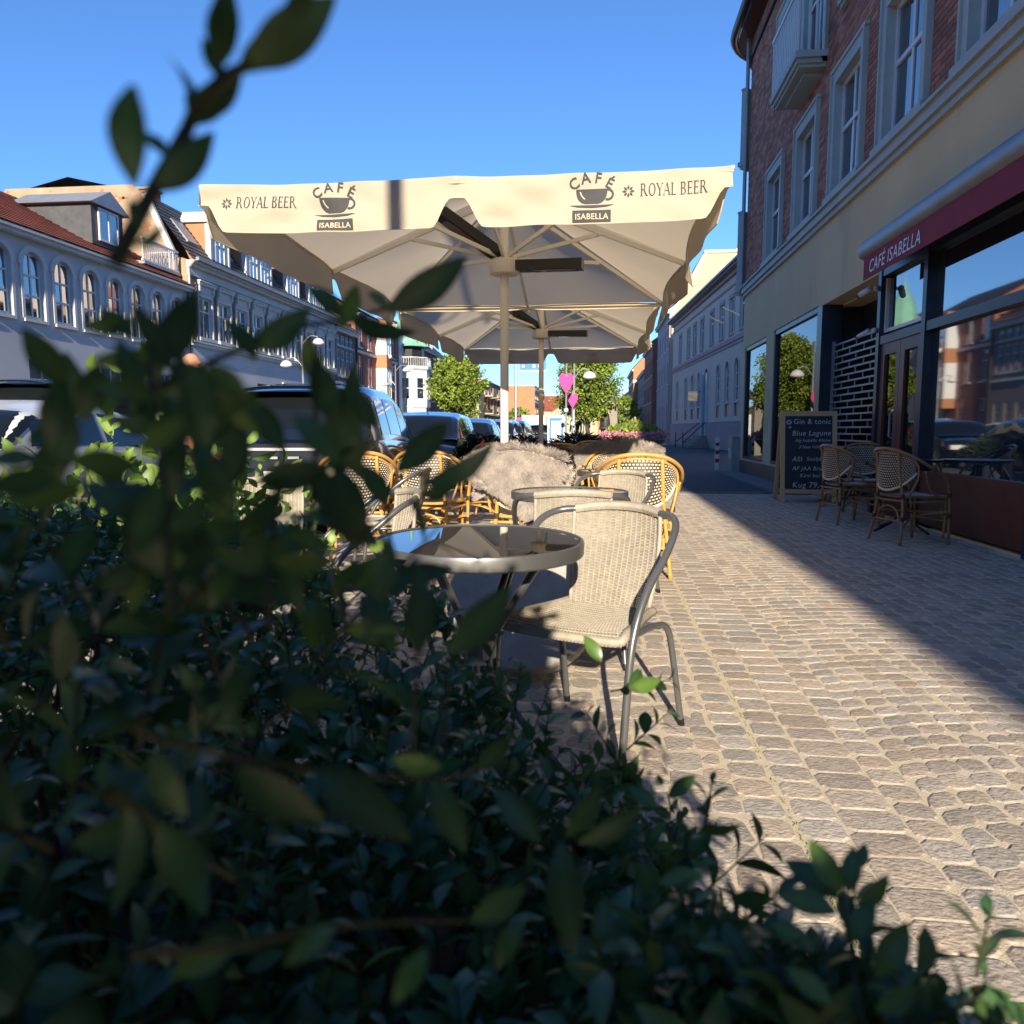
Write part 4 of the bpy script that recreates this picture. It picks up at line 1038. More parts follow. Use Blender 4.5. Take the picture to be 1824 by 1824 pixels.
    for k in range(8):
        a = Vector((*tips[k], EZ+drop[k]-.03)); ap = Vector((0,0,AZ-.06))
        d = (a-ap); d.normalize(); MBk = MB().bar(ap+d*.05, a-d*.02, .022, .035)
        MBk.build('rib', 'cream_metal', T)
        q = ap.lerp(a, .52)-Vector((0,0,.02)); h = Vector((0,0,2.40))+Vector((a.x,a.y,0)).normalized()*.06
        s_ = MB().bar(h, q, .020, .030); s_.sphere(q, .02, 8, 5); s_.build('strut', 'cream_metal', T)
        MB().sphere(a+Vector((0,0,.034)), .011, 8, 5).build('rib_cap', 'cream_metal', T)
    MB().lathe([(.034,0),(.034,2.86)], 20).build('pole', 'cream_metal', T, smooth=True)
    MB().lathe([(.001,2.27),(.112,2.27),(.120,2.28),(.120,2.37),(.105,2.385),(.001,2.385)], 28).build('hub', 'cream_metal', T, autosm=40)
    MB().lathe([(.001,2.82),(.075,2.82),(.08,2.86),(.05,2.90),(.001,2.90)], 20).build('crown', 'cream_metal', T)
    cl = MB()
    for k in range(8):
        a = 2*math.pi*(k+.5)/8; cl.box(.055*math.cos(a)-.012,.055*math.sin(a)-.012,2.375,.055*math.cos(a)+.012,.055*math.sin(a)+.012,2.44)
    cl.build('hub_clip', 'cream_metal', T)
    MB().lathe([(.001,0),(.30,0),(.30,.03),(.28,.06),(.06,.07),(.045,.30),(.032,.32)], 32).build('base', 'dark_metal', T, autosm=30)
    # infrared heaters
    for ang, tilt, zz in ((118, .28, 2.40), (-8, -.02, 2.33)):
        a = R(ang); d = Vector((math.cos(a), math.sin(a), tilt)).normalized(); s0 = Vector((0,0,zz))+d*.10; s1 = s0+d*.52
        if ang == 118: d = Vector((-.68,-.55,.42)).normalized(); s0 = Vector((-.05,-.04,2.42)); s1 = s0+d*.55
        mbh = MB().bar(s0, s1, .125, .075); hh = mbh.build('heater', 'heater_black', T)
        upv = Vector((0,0,1)); xx = d.cross(upv).normalized(); dn = d.cross(xx).normalized() if d.cross(xx).z < 0 else -d.cross(xx).normalized()
        MB().obox((s0+s1)/2+dn*.040+d*.05, d*.17, xx*.042, dn*.004).build('heater_tube', 'heater_glass', hh)
        MB().bar(Vector((0,0,zz-.02)), s0+d*.04, .03).build('heater_arm', 'dark_metal', hh)
    return T
U1 = make_parasol('parasol', 'nearest cream canvas parasol, lettered front valance and two black heaters under it', -.75, 6.15, 3, back=False)
U2 = make_parasol('parasol', 'second cream parasol behind the nearest one, its lettering seen from behind', -.775, 10.42, 17, front=False)
MB().bar((-2.15,8.285,2.345),(.66,8.285,2.345),.14,.012).build('rain_gutter','canvas',U1).matrix_parent_inverse = Matrix.Translation((.75,-6.15,0))

# ------------------------------------------------------------------ rattan stacking chair (grey tube)
def weave(P, nu, nv, r_rib=.0030, w=.0050, amp=.0022, nrm=None, seg=2):
    """P(u,v) u across, v along; ribs run along v, strands across u over and under the ribs"""
    mb = MB()
    def N(u, v):
        e = .01; a = P(min(u+e,1),v)-P(max(u-e,0),v); b = P(u,min(v+e,1))-P(u,max(v-e,0)); n_ = a.cross(b)
        return n_.normalized() if n_.length > 1e-9 else Vector((0,0,1))
    for i in range(nu+1):
        u = i/nu; mb.tube([P(u, k/14) for k in range(15)], r_rib, 5, False)
    ns = nu*seg
    for j in range(nv+1):
        v = (j+.5*(j%1))/nv; v = min(v,1); par = 1 if j % 2 else -1; row = []
        for i in range(ns+1):
            u = i/ns; off = amp*par*math.cos(math.pi*i/seg)
            p = P(u, v); n_ = N(u, v); b = (P(u, min(v+.01,1))-P(u, max(v-.01,0))).normalized()
            c = p+n_*off
            row += [c-b*w/2-n_*.0008, c+n_*.0012, c+b*w/2-n_*.0008]
        fs = []
        for i in range(ns):
            for q in range(2): fs.append((i*3+q, (i+1)*3+q, (i+1)*3+q+1, i*3+q+1))
        mb.add(row, fs)
    return mb
def make_rattan_chair():
    T = thing('rattan_chair', 'x', 'chair', (0,0,0), 0, 'woven chairs with grey metal tubes')
    for s in (-1, 1):
        arm = catmull([(s*.232,.235,0),(s*.236,.215,.20),(s*.240,.18,.42),(s*.250,.10,.56),(s*.262,-.02,.655),(s*.256,-.125,.735),(s*.218,-.195,.765),(s*.160,-.225,.772)], 6)
        MB().tube(arm, .0125, 12).build('arm_tube', 'grey_tube', T, smooth=True)
        MB().tube(arm[:2], .0135, 12).build('glide', 'heater_black', T)
        leg = catmull([(s*.19,.10,.405),(s*.20,-.10,.405),(s*.213,-.19,.375),(s*.22,-.235,.25),(s*.232,-.30,0)], 6)
        MB().tube(leg, .0115, 12).build('leg', 'grey_tube', T, smooth=True)
        MB().tube(leg[-2:], .0125, 12).build('glide', 'heater_black', T)
    MB().bar((-.19,.08,.40),(.19,.08,.40),.018).bar((-.205,-.14,.395),(.205,-.14,.395),.018).build('seat_rail', 'grey_tube', T)
    top = catmull([(-.165,-.224,.772),(-.09,-.258,.782),(0,-.270,.786),(.09,-.258,.782),(.165,-.224,.772)], 5)
    MB().tube(top, .0165, 10).build('top_rail', 'rattan', T, smooth=True)
    wr = MB()
    for i in range(len(top)-1):
        for t in (0,.5):
            p = top[i].lerp(top[i+1], t); d = (top[i+1]-top[i]).normalized()
            wr.tube([p-d*.0035, p+d*.0035], .0182, 8, False)
    wr.build('wrapping', 'rattan', T)['kind'] = 'stuff'
    def hw(v): return lerp(.150,.166,v) + .008*math.sin(math.pi*v)
    def Pb(u, v):
        x = (2*u-1)*hw(v); bow = 1-(2*u-1)**2
        y = lerp(-.165,-.222,v)-.012*math.sin(math.pi*v)-.05*bow*smooth01(.25+v*.75)
        return Vector((x, y, lerp(.435,.772,v)+.012*bow*v))
    weave(Pb, 16, 62).build('backrest', 'rattan', T)['kind'] = 'stuff'
    for u in (0, 1): MB().tube([Pb(u, k/8) for k in range(9)], .008, 8).build('back_edge', 'rattan', T, smooth=True)
    def Ps(u, v):
        f = 2*u-1; wd = lerp(.165,.215,smooth01(v))
        y = lerp(-.175,.205,v)+.018*(1-f*f)*v
        z = .437-.012*(1-f*f)*math.sin(math.pi*v)+.004*v
        if v > .86: z -= .016*((v-.86)/.14)**2
        return Vector((f*wd, y, z))
    weave(lambda u, v: Ps(v, u), 18, 74).build('seat', 'rattan', T)['kind'] = 'stuff'
    edge = [Ps(0, k/10) for k in range(11)]+[Ps(k/12,1)+Vector((0,.004,-.004)) for k in range(1,12)]+[Ps(1,1-k/10) for k in range(11)]
    MB().tube(catmull(edge,2), .0155, 10).build('seat_edge', 'rattan', T, smooth=True)
    wr = MB(); E2 = catmull(edge, 3)
    for i in range(len(E2)-1):
        p = (E2[i]+E2[i+1])/2; d = (E2[i+1]-E2[i])
        if d.length > 1e-5: d.normalize(); wr.tube([p-d*.003, p+d*.003], .0168, 8, False)
    wr.build('wrapping', 'rattan', T)['kind'] = 'stuff'
    return T
RC = make_rattan_chair()
def rot_of(dx, dy): return math.atan2(dy, dx)-math.pi/2     # chair faces local +y
G1 = 'woven chairs with grey metal tubes'
RC.location = (-.03,2.56,0); RC.rotation_euler = (0,0,rot_of(-.43,-.90))
RC['label'] = 'nearest woven rattan chair with grey metal arms, right of the glossy round table'
copy_tree(RC, (-.13,3.62,0), rot_of(-.10,1), 'rattan chair directly behind the nearest one, its back to us at the second table')
copy_tree(RC, (.06,4.86,0), rot_of(-.45,-.9), 'rattan chair beyond the second round table, facing us')
copy_tree(RC, (-1.05,3.25,0), rot_of(-.9,-.5), 'rattan chair left of the glossy table, half hidden by hedge leaves')
copy_tree(RC, (-1.42,5.15,0), rot_of(-1,-.15), 'pale rattan chair seen from the side in front of the left bistro chairs')
copy_tree(RC, (-1.75,2.75,0), rot_of(1,.3), 'rattan chair deepest in the hedge leaves at the far left table')
copy_tree(RC, (-1.75,3.9,0), rot_of(.3,-1), 'rattan chair behind the far left table, screened by leaves')

# ------------------------------------------------------------------ bistro chair (cane)
def make_bistro(cane):
    T = thing('bistro_chair', 'x', 'chair', (0,0,0), 0, 'cane bistro chairs')
    hoop = [(-.245,.21,0),(-.25,.20,.25),(-.262,.18,.47),(-.30,.10,.63),(-.308,-.04,.71),(-.285,-.17,.79),(-.20,-.27,.855),(-.08,-.305,.885)]
    hoop = hoop+[(-x,y,z) for x,y,z in hoop[::-1]]
    MB().tube(catmull(hoop,5), .0145, 10).build('hoop', cane, T, smooth=True)
    inner = [(-.225,-.20,.47),(-.262,-.15,.62),(-.262,-.17,.755),(-.185,-.248,.825),(-.07,-.280,.853)]
    inner = inner+[(-x,y,z) for x,y,z in inner[::-1]]
    MB().tube(catmull(inner,4), .010, 8).build('inner_hoop', cane, T, smooth=True)
    for s in (-1, 1):
        leg = catmull([(s*.225,-.275,0),(s*.20,-.245,.24),(s*.175,-.235,.46),(s*.16,-.262,.66),(s*.15,-.282,.855)],5)
        MB().tube(leg, .0140, 10).build('leg', cane, T, smooth=True)
        MB().tube(catmull([(s*.20,.19,.06),(s*.20,.20,.25),(s*.205,.19,.44)],4), .0125, 10).build('front_post', cane, T, smooth=True)
        MB().tube(catmull([(s*.21,-.25,.16),(s*.1,-.02,.26),(s*.235,.20,.30)],5), .009, 8).build('brace', cane, T, smooth=True)
        MB().tube(catmull([(s*.24,.19,.42),(s*.25,0,.50),(s*.29,-.10,.685)],5), .009, 8).build('arm_brace', cane, T, smooth=True)
        for (x,y,z) in ((.20,-.245,.24),(.176,-.235,.45),(.253,.198,.27),(.264,.18,.46),(.308,-.02,.70),(.20,.197,.42)): MB().tube([(s*x,y,z-.02),(s*x,y,z+.02)], .018, 8).build('binding', 'cane_wrap', T)
    st_ = MB()
    for (a,b) in (((-.20,-.245,.22),(.20,-.245,.22)),((-.24,.20,.22),(.24,.20,.22)),((-.235,.19,.30),(.2,-.24,.30)),((.235,.19,.30),(-.2,-.24,.30)),((-.22,-.2,.40),(-.235,.19,.40)),((.22,-.2,.40),(.235,.19,.40)),((-.2,-.23,.405),(.2,-.23,.405)),((-.24,.2,.405),(.24,.2,.405))): st_.tube([a,b], .0105, 8)
    st_.build('stretcher', cane, T)
    arch = [(-.16,.205,.24),(-.11,.205,.34),(0,.205,.375),(.11,.205,.34),(.16,.205,.24)]
    MB().tube(catmull(arch,4), .009, 8).tube(catmull([(x,-.246,z-.02) for x,y,z in arch],4), .009, 8).build('arch_brace', cane, T)
    # woven back: dark shell with pale slips, cream edging
    def Pb(u, v):
        a = (2*u-1); x = .262*math.sin(a*1.25)/math.sin(1.25); low = .50+.17*a*a
        hi = .853-.10*abs(a)**3.0
        return Vector((x*(1-.05*(1-v)), -.283+.13*a*a-.012*math.sin(math.pi*v), lerp(low, hi, v)))
    shell_ = MB(); shell_.grid(Pb, 24, 10).build('backrest', 'weave_dark', T, smooth=True)
    def slips(P, nu, nv, name, off=.003):
        mb = MB()
        for j in range(nv):
            for i in range(nu):
                for sgn in (-1, 1):
                    u0, v0 = (i+.12+(.5 if j%2 else 0))/(nu+.5), (j+.18)/nv; u1, v1 = u0+.62/(nu+.5), v0+.52/nv
                    if u1 > 1: continue
                    a, b, c, d = P(u0,v0), P(u1,v0), P(u1,v1), P(u0,v1)
                    n_ = (b-a).cross(d-a).normalized()*sgn; m_ = (a+b+c+d)/4+n_*(off+.0035)
                    a, b, c, d = a+n_*off*.4, b+n_*off*.4, c+n_*off*.4, d+n_*off*.4
                    mb.add([a,b,c,d,m_], [(0,1,4),(1,2,4),(2,3,4),(3,0,4)])
        return mb.build(name, 'weave_cream', T)
    slips(Pb, 25, 15, 'weaving')
    eg = [Pb(k/16,0) for k in range(17)]
    MB().tube(eg, .012, 8).build('edging', 'cream_trim', T, smooth=True)
    def Ps(u, v):
        a = 2*u-1; yy = lerp(-.20,.215,v); wd = lerp(.185,.235,smooth01(v*1.4))
        return Vector((a*wd, yy, .448-.008*(1-a*a)))
    MB().grid(Ps, 8, 8).build('seat', 'weave_dark', T)
    slips(Ps, 18, 18, 'weaving')
    rim = [Ps(0,k/6) for k in range(7)]+[Ps(k/8,1) for k in range(1,9)]+[Ps(1,1-k/6) for k in range(1,7)]+[Ps(1-k/8,0) for k in range(1,9)]
    MB().tube(rim, .0135, 8).build('seat_rim', cane, T, smooth=True)
    return T
BC = make_bistro('cane'); G2 = 'cane bistro chairs'
BC.location = (.30,5.75,0); BC.rotation_euler = (0,0,rot_of(.02,1)); BC['label'] = 'sunlit cane bistro chair with its back to us, right of the fur-draped one'
copy_tree(BC, (-.52,5.62,0), rot_of(.10,1), 'cane bistro chair draped with the pale sheepskin, its back to us')
copy_tree(BC, (.16,7.30,0), rot_of(-.2,-1), 'cane bistro chair facing us under the second sheepskin')
copy_tree(BC, (-.45,7.6,0), rot_of(.1,-1), 'cane bistro chair facing us behind the pale sheepskin, draped in dark fur')
copy_tree(BC, (-1.42,6.55,0), rot_of(.1,1), 'left cane bistro chair with its back to us between table and cars')
copy_tree(BC, (-1.95,6.1,0), rot_of(-.3,1), 'leftmost cane bistro chair, partly behind leaves beside the dark car')
copy_tree(BC, (-1.25,8.05,0), rot_of(-1,-.2), 'cane bistro chair seen from the side left of the first parasol pole')
copy_tree(BC, (-1.9,8.0,0), rot_of(1,-.1), 'cane bistro chair facing right at the edge of the road')
copy_tree(BC, (.15,9.6,0), rot_of(.1,1), 'bistro chair under the second parasol, right row, its back to us')
copy_tree(BC, (-.5,9.7,0), rot_of(-.1,1), 'bistro chair under the second parasol, beside the pole, its back to us')
copy_tree(BC, (-1.3,9.8,0), rot_of(0,1), 'bistro chair under the second parasol, left row, its back to us')
copy_tree(BC, (-.1,11.4,0), rot_of(0,-1), 'farthest bistro chair under the second parasol, facing us')
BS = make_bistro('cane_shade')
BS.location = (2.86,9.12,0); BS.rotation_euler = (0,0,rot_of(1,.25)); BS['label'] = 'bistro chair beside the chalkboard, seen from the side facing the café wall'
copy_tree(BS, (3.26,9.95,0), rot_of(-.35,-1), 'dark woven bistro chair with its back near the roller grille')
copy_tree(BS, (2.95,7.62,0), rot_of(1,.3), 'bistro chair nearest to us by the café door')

# ------------------------------------------------------------------ tables
def round_table(label, x, y, legs_from=0.0, group='round café tables with grey rims', r=.325, zt=.72):
    T = thing('round_table', label, 'table', (x,y,0), legs_from, group)
    MB().lathe([(.001,zt-.014),(r-.009,zt-.014),(r-.009,zt-.004),(.001,zt-.004)], 64).build('tabletop', 'table_glass', T)
    MB().lathe([(r-.010,zt-.045),(r,zt-.045),(r+.004,zt-.040),(r+.005,zt-.010),(r+.002,zt-.001),(r-.006,zt+.001),(r-.009,zt-.004)], 64, caps=False).build('rim', 'table_rim', T, autosm=35)
    MB().lathe([(.001,zt-.042),(r-.01,zt-.042)], 40).build('underside', 'heater_black', T)
    for k in range(4):
        a = R(45+90*k); c, s_ = math.cos(a), math.sin(a); c2, s2 = math.cos(a+.25), math.sin(a+.25)
        leg = catmull([(.22*c,.22*s_,zt-.05),(.12*c,.12*s_,.52),(.035*c2,.035*s2,.37),(.05*c2,.05*s2,.26),(.16*c2,.16*s2,.12),(.27*c2,.27*s2,.0)], 7)
        MB().tube(leg, .0125, 10).build('leg', 'grey_tube', T, smooth=True)
    MB().lathe([(.001,.34),(.055,.34),(.055,.40),(.001,.40)], 20).build('collar', 'grey_tube', T)
    return T
T1 = round_table('nearest round table with glossy dark glass top reflecting sky and parasol', -.375, 2.385, .35)
T1.rotation_euler = (R(1.3),0,.35)
TB = [('second round table with small things on it, behind the nearest chair', -.16, 4.33, .1), ('round grey table between the fur-draped chairs', .15, 6.55, 0), ('round table at far left behind the hedge leaves', -2.0, 3.3, .3),
      ('round table left of the parasol pole among bistro chairs', -1.55, 7.25, .2), ('round table under the second parasol right of its pole', .1, 10.5, .3), ('round table under the second parasol left of its pole', -1.35, 10.7, .4)]
T2 = None
for l, x, y, rz in TB:
    o = copy_tree(T1, (x,y,0), rz, l)
cb = thing('cafe_table', 'round black café table by the café door on the right', 'table', (3.2,8.45,0))
MB().lathe([(.001,.73),(.33,.73),(.34,.74),(.34,.755),(.001,.76)], 40).build('tabletop','heater_black',cb)
for k in range(4):
    a = R(20+90*k); MB().tube(catmull([(.03*math.cos(a),.03*math.sin(a),.70),(.04*math.cos(a),.04*math.sin(a),.30),(.12*math.cos(a),.12*math.sin(a),.12),(.36*math.cos(a),.36*math.sin(a),.01)],6), .013, 8).build('leg','heater_black',cb,smooth=True)
# things on tables
fl = thing('pink_flower', 'small magenta blossom with green leaves lying on the second round table', 'flower', (-.12,4.16,.722))
for k in range(7):
    a = k*.9; MB().sphere((.015*math.cos(a),.015*math.sin(a),.012),.012,8,5,(1,1,.5)).build('petal','heart_pink',fl)
MB().sphere((-.05,0,.008),.016,8,5,(1.4,.8,.5)).build('leaf','leaf_bright',fl)
ca = thing('cutlery', 'brass-coloured cutlery on the right of the second round table', 'cutlery', (.02,4.28,.722), .4)
MB().bar((-.08,0,.005),(.07,.0,.005),.012,.006).build('blade','cane',ca)
cn = thing('candle_glass', 'red glass candle holder on the table behind the right bistro chair', 'candle holder', (.20,6.52,.722))
MB().lathe([(.001,0),(.028,0),(.05,.03),(.048,.06),(.036,.10),(.040,.115)], 20).build('body','candle_red',cn,smooth=True)
# ------------------------------------------------------------------ sheepskins draped over backs
def strands(name, m, base, n, ln, seed, parent, flow, w=.0035, z_gain=None):
    """base(u,v)->(point, normal); flow(u,v)->direction the wool lies in"""
    g = random.Random(seed); V = []; F = []; TT = []
    for i in range(n):
        u, v = g.random(), g.random(); p, nn = base(u, v); d = flow(u, v, g)
        l = ln*g.uniform(.6,1.25); side = d.cross(nn).normalized()*w*g.uniform(.6,1.4)
        c1 = p+d*l*.5+nn*l*.30; c2 = p+d*l*1.0+nn*l*.16+side*g.uniform(-3,3)
        k = len(V); V += [p-side, p+side, c1-side*.8, c1+side*.8, c2]
        F += [(k,k+1,k+3,k+2),(k+2,k+3,k+4,k+4)]
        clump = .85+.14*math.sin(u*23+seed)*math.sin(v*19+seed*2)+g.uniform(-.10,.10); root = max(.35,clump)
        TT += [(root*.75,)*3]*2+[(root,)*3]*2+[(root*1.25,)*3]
    V = [tuple(v) for v in V]
    me = bpy.data.meshes.new(name); me.from_pydata(V, [], [(f[0],f[1],f[2],f[3]) if f[2] != f[3] else (f[0],f[1],f[2]) for f in F]); me.materials.append(M(m))
    a = me.color_attributes.new('tint','FLOAT_COLOR','POINT'); arr = []
    for t in TT: arr.extend([t[0],t[1],t[2],1.0])
    a.data.foreach_set('color', arr); me.update()
    o = link(name, me, parent); o['kind'] = 'stuff'; return o
def sheepskin(label, x, y, rz, seed, m='fur', wid=.30, down=.36, n=21000, ln=.044, skew=0.0):
    T = thing('sheepskin', label, 'sheepskin', (x,y,0), rz, 'sheepskins over chair backs')
    def S(u, v):        # v: 0 = bottom of the outside, .72 = over the top, 1 = inside
        a = 2*u-1
        wd = wid*(.60+.44*smooth01(v/.55)+.04*math.sin(9*v+seed)*math.sin(5*a+seed)); yb = -.338+.10*a*a
        if v < .66: z = .92-.10*a*a*.9-(1-v/.66)*(down*(1-.35*abs(a+skew))); yy = yb-.012
        elif v < .80: t = (v-.66)/.14; z = .92-.09*a*a+.02*math.sin(math.pi*t); yy = yb-.012+t*.07
        else: t = (v-.80)/.20; z = .915-.09*a*a-t*.28; yy = yb+.058+.02*t
        return Vector((a*wd+skew*.12*(1-v), yy, z))
    mb = MB(); mb.grid(S, 14, 18).build('hide', 'skin_hide', T, smooth=True)
    def base(u, v):
        p = S(u, v); e = .02; a = S(min(u+e,1),v)-S(max(u-e,0),v); b = S(u,min(v+e,1))-S(u,max(v-e,0)); nn = a.cross(b)
        return p, (nn.normalized() if nn.length > 1e-9 else Vector((0,-1,0)))
    def flow(u, v, g):
        a = 2*u-1; d = Vector((a*.8+.5*math.sin(v*9+seed), -.1, -.9 if v < .66 else .5)) if v < .9 else Vector((a,.3,-.6))
        return (d+Vector((.45*math.sin(u*31+v*17+seed)+g.uniform(-.2,.2), g.uniform(-.15,.15), .35*math.sin(u*13-v*29+seed)+g.uniform(-.2,.2)))).normalized()
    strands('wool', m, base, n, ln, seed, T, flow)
    return T
sheepskin('pale grey-brown sheepskin over the back of the left bistro chair, hanging low', -.52, 5.62, rot_of(.10,1), 5, skew=-.8, down=.44, wid=.335)
sheepskin('second pale sheepskin lying over the facing chair right of the parasol poles', .16, 7.30, rot_of(-.2,-1), 8, wid=.40, down=.26)
sheepskin('dark grey fur over a chair back just behind the pale sheepskin', -.45, 7.6, rot_of(.1,-1), 11, 'fur_dark', wid=.30, down=.3, n=6000, ln=.03).location.z = -.045
sheepskin('dark fur over a chair back under the second parasol', .15, 9.6, rot_of(.1,1), 14, 'fur_dark', wid=.30, down=.3, n=4000, ln=.03).location.z = -.03
# ------------------------------------------------------------------ stone disc between the tables
sd_ = thing('stone_disc', 'thick round concrete disc tipped on edge behind the nearest table', 'stone disc', (-.36,3.18,.0), 0)
tilt = R(-38)
ds = MB().lathe([(.001,-.045),(.32,-.045),(.332,-.035),(.335,.03),(.327,.045),(.001,.045)], 56)
o = ds.build('body', 'concrete', sd_, autosm=30); o.location = (.04,.13,.30); o.rotation_euler = (R(50), 0, R(6))
# ------------------------------------------------------------------ chalkboard
bd = thing('chalkboard', 'wooden A-frame chalkboard with handwritten drink offers in front of the shop window', 'chalkboard', (3.04,11.72,0), R(-3))
def leaf_frame(y0, y1, name='frame'):
    m = MB()
    for s in (-1, 1): m.bar((s*.36,y0,0),(s*.36,y1,1.33),.062,.03,up=(0,1,0))
    def yy(z): return lerp(y0,y1,z/1.33)
    m.bar((-.33,yy(1.295),1.295),(.33,yy(1.295),1.295),.03,.07); m.bar((-.33,yy(.17),.17),(.33,yy(.17),.17),.03,.062)
    return m, yy
m, yy = leaf_frame(-.20, .0); m.build('frame', 'wood_board', bd)
pn = MB().obox((0,yy(.73)+.004,.73),(.335,0,0),(0,.006,0),(0,.10*.15*5.3,.535)).build('board', 'chalkboard', bd)
m2, _ = leaf_frame(.42, .03); m2.build('back_frame', 'wood_board', bd)
MB().obox((0,.20,.70),(.335,0,0),(0,.005,0),(0,-.158,.52)).build('back_board', 'chalkboard', bd)
MB().box(-.34,-.0,1.30,-.30,.04,1.335).box(.30,-.0,1.30,.34,.04,1.335).build('hinge','zinc',bd)
def chalk(x, z, s, body, sh=.12, rs=0.0):
    ob_ = text_mesh('writing', body, s, 'chalk', bd, fn=lambda a, b: Vector((x+a*math.cos(rs)-b*math.sin(rs), yy(z+b)-.010, z+b+a*math.sin(rs))), shear=sh, space=1.06)
    return ob_
chalk(-.215,1.145,.105,'Gin & tonic',.05); chalk(-.235,.975,.105,'Blue Lagune',.18,.01)
chalk(-.19,.885,.062,'Alg Isabella Altima',.25,.01); chalk(-.14,.79,.062,'3 blue ridesca',.3,.02)
chalk(-.225,.605,.095,'ASI',.1); chalk(-.03,.615,.075,'Sooljde',.2); chalk(-.225,.475,.082,'AF JAA Bru ek 2,',.15); chalk(-.12,.375,.075,'Kirsi bul:',.2)
chalk(-.225,.225,.115,'Kug 79,-',.12)
poly_mesh('writing', star_polys(-.275,1.17,.045)+arcpoly(-.26,1.095,0,.02,0,360,10,.6), 'chalk', bd, fn=lambda x, z: Vector((x, yy(z)-.010, z)))
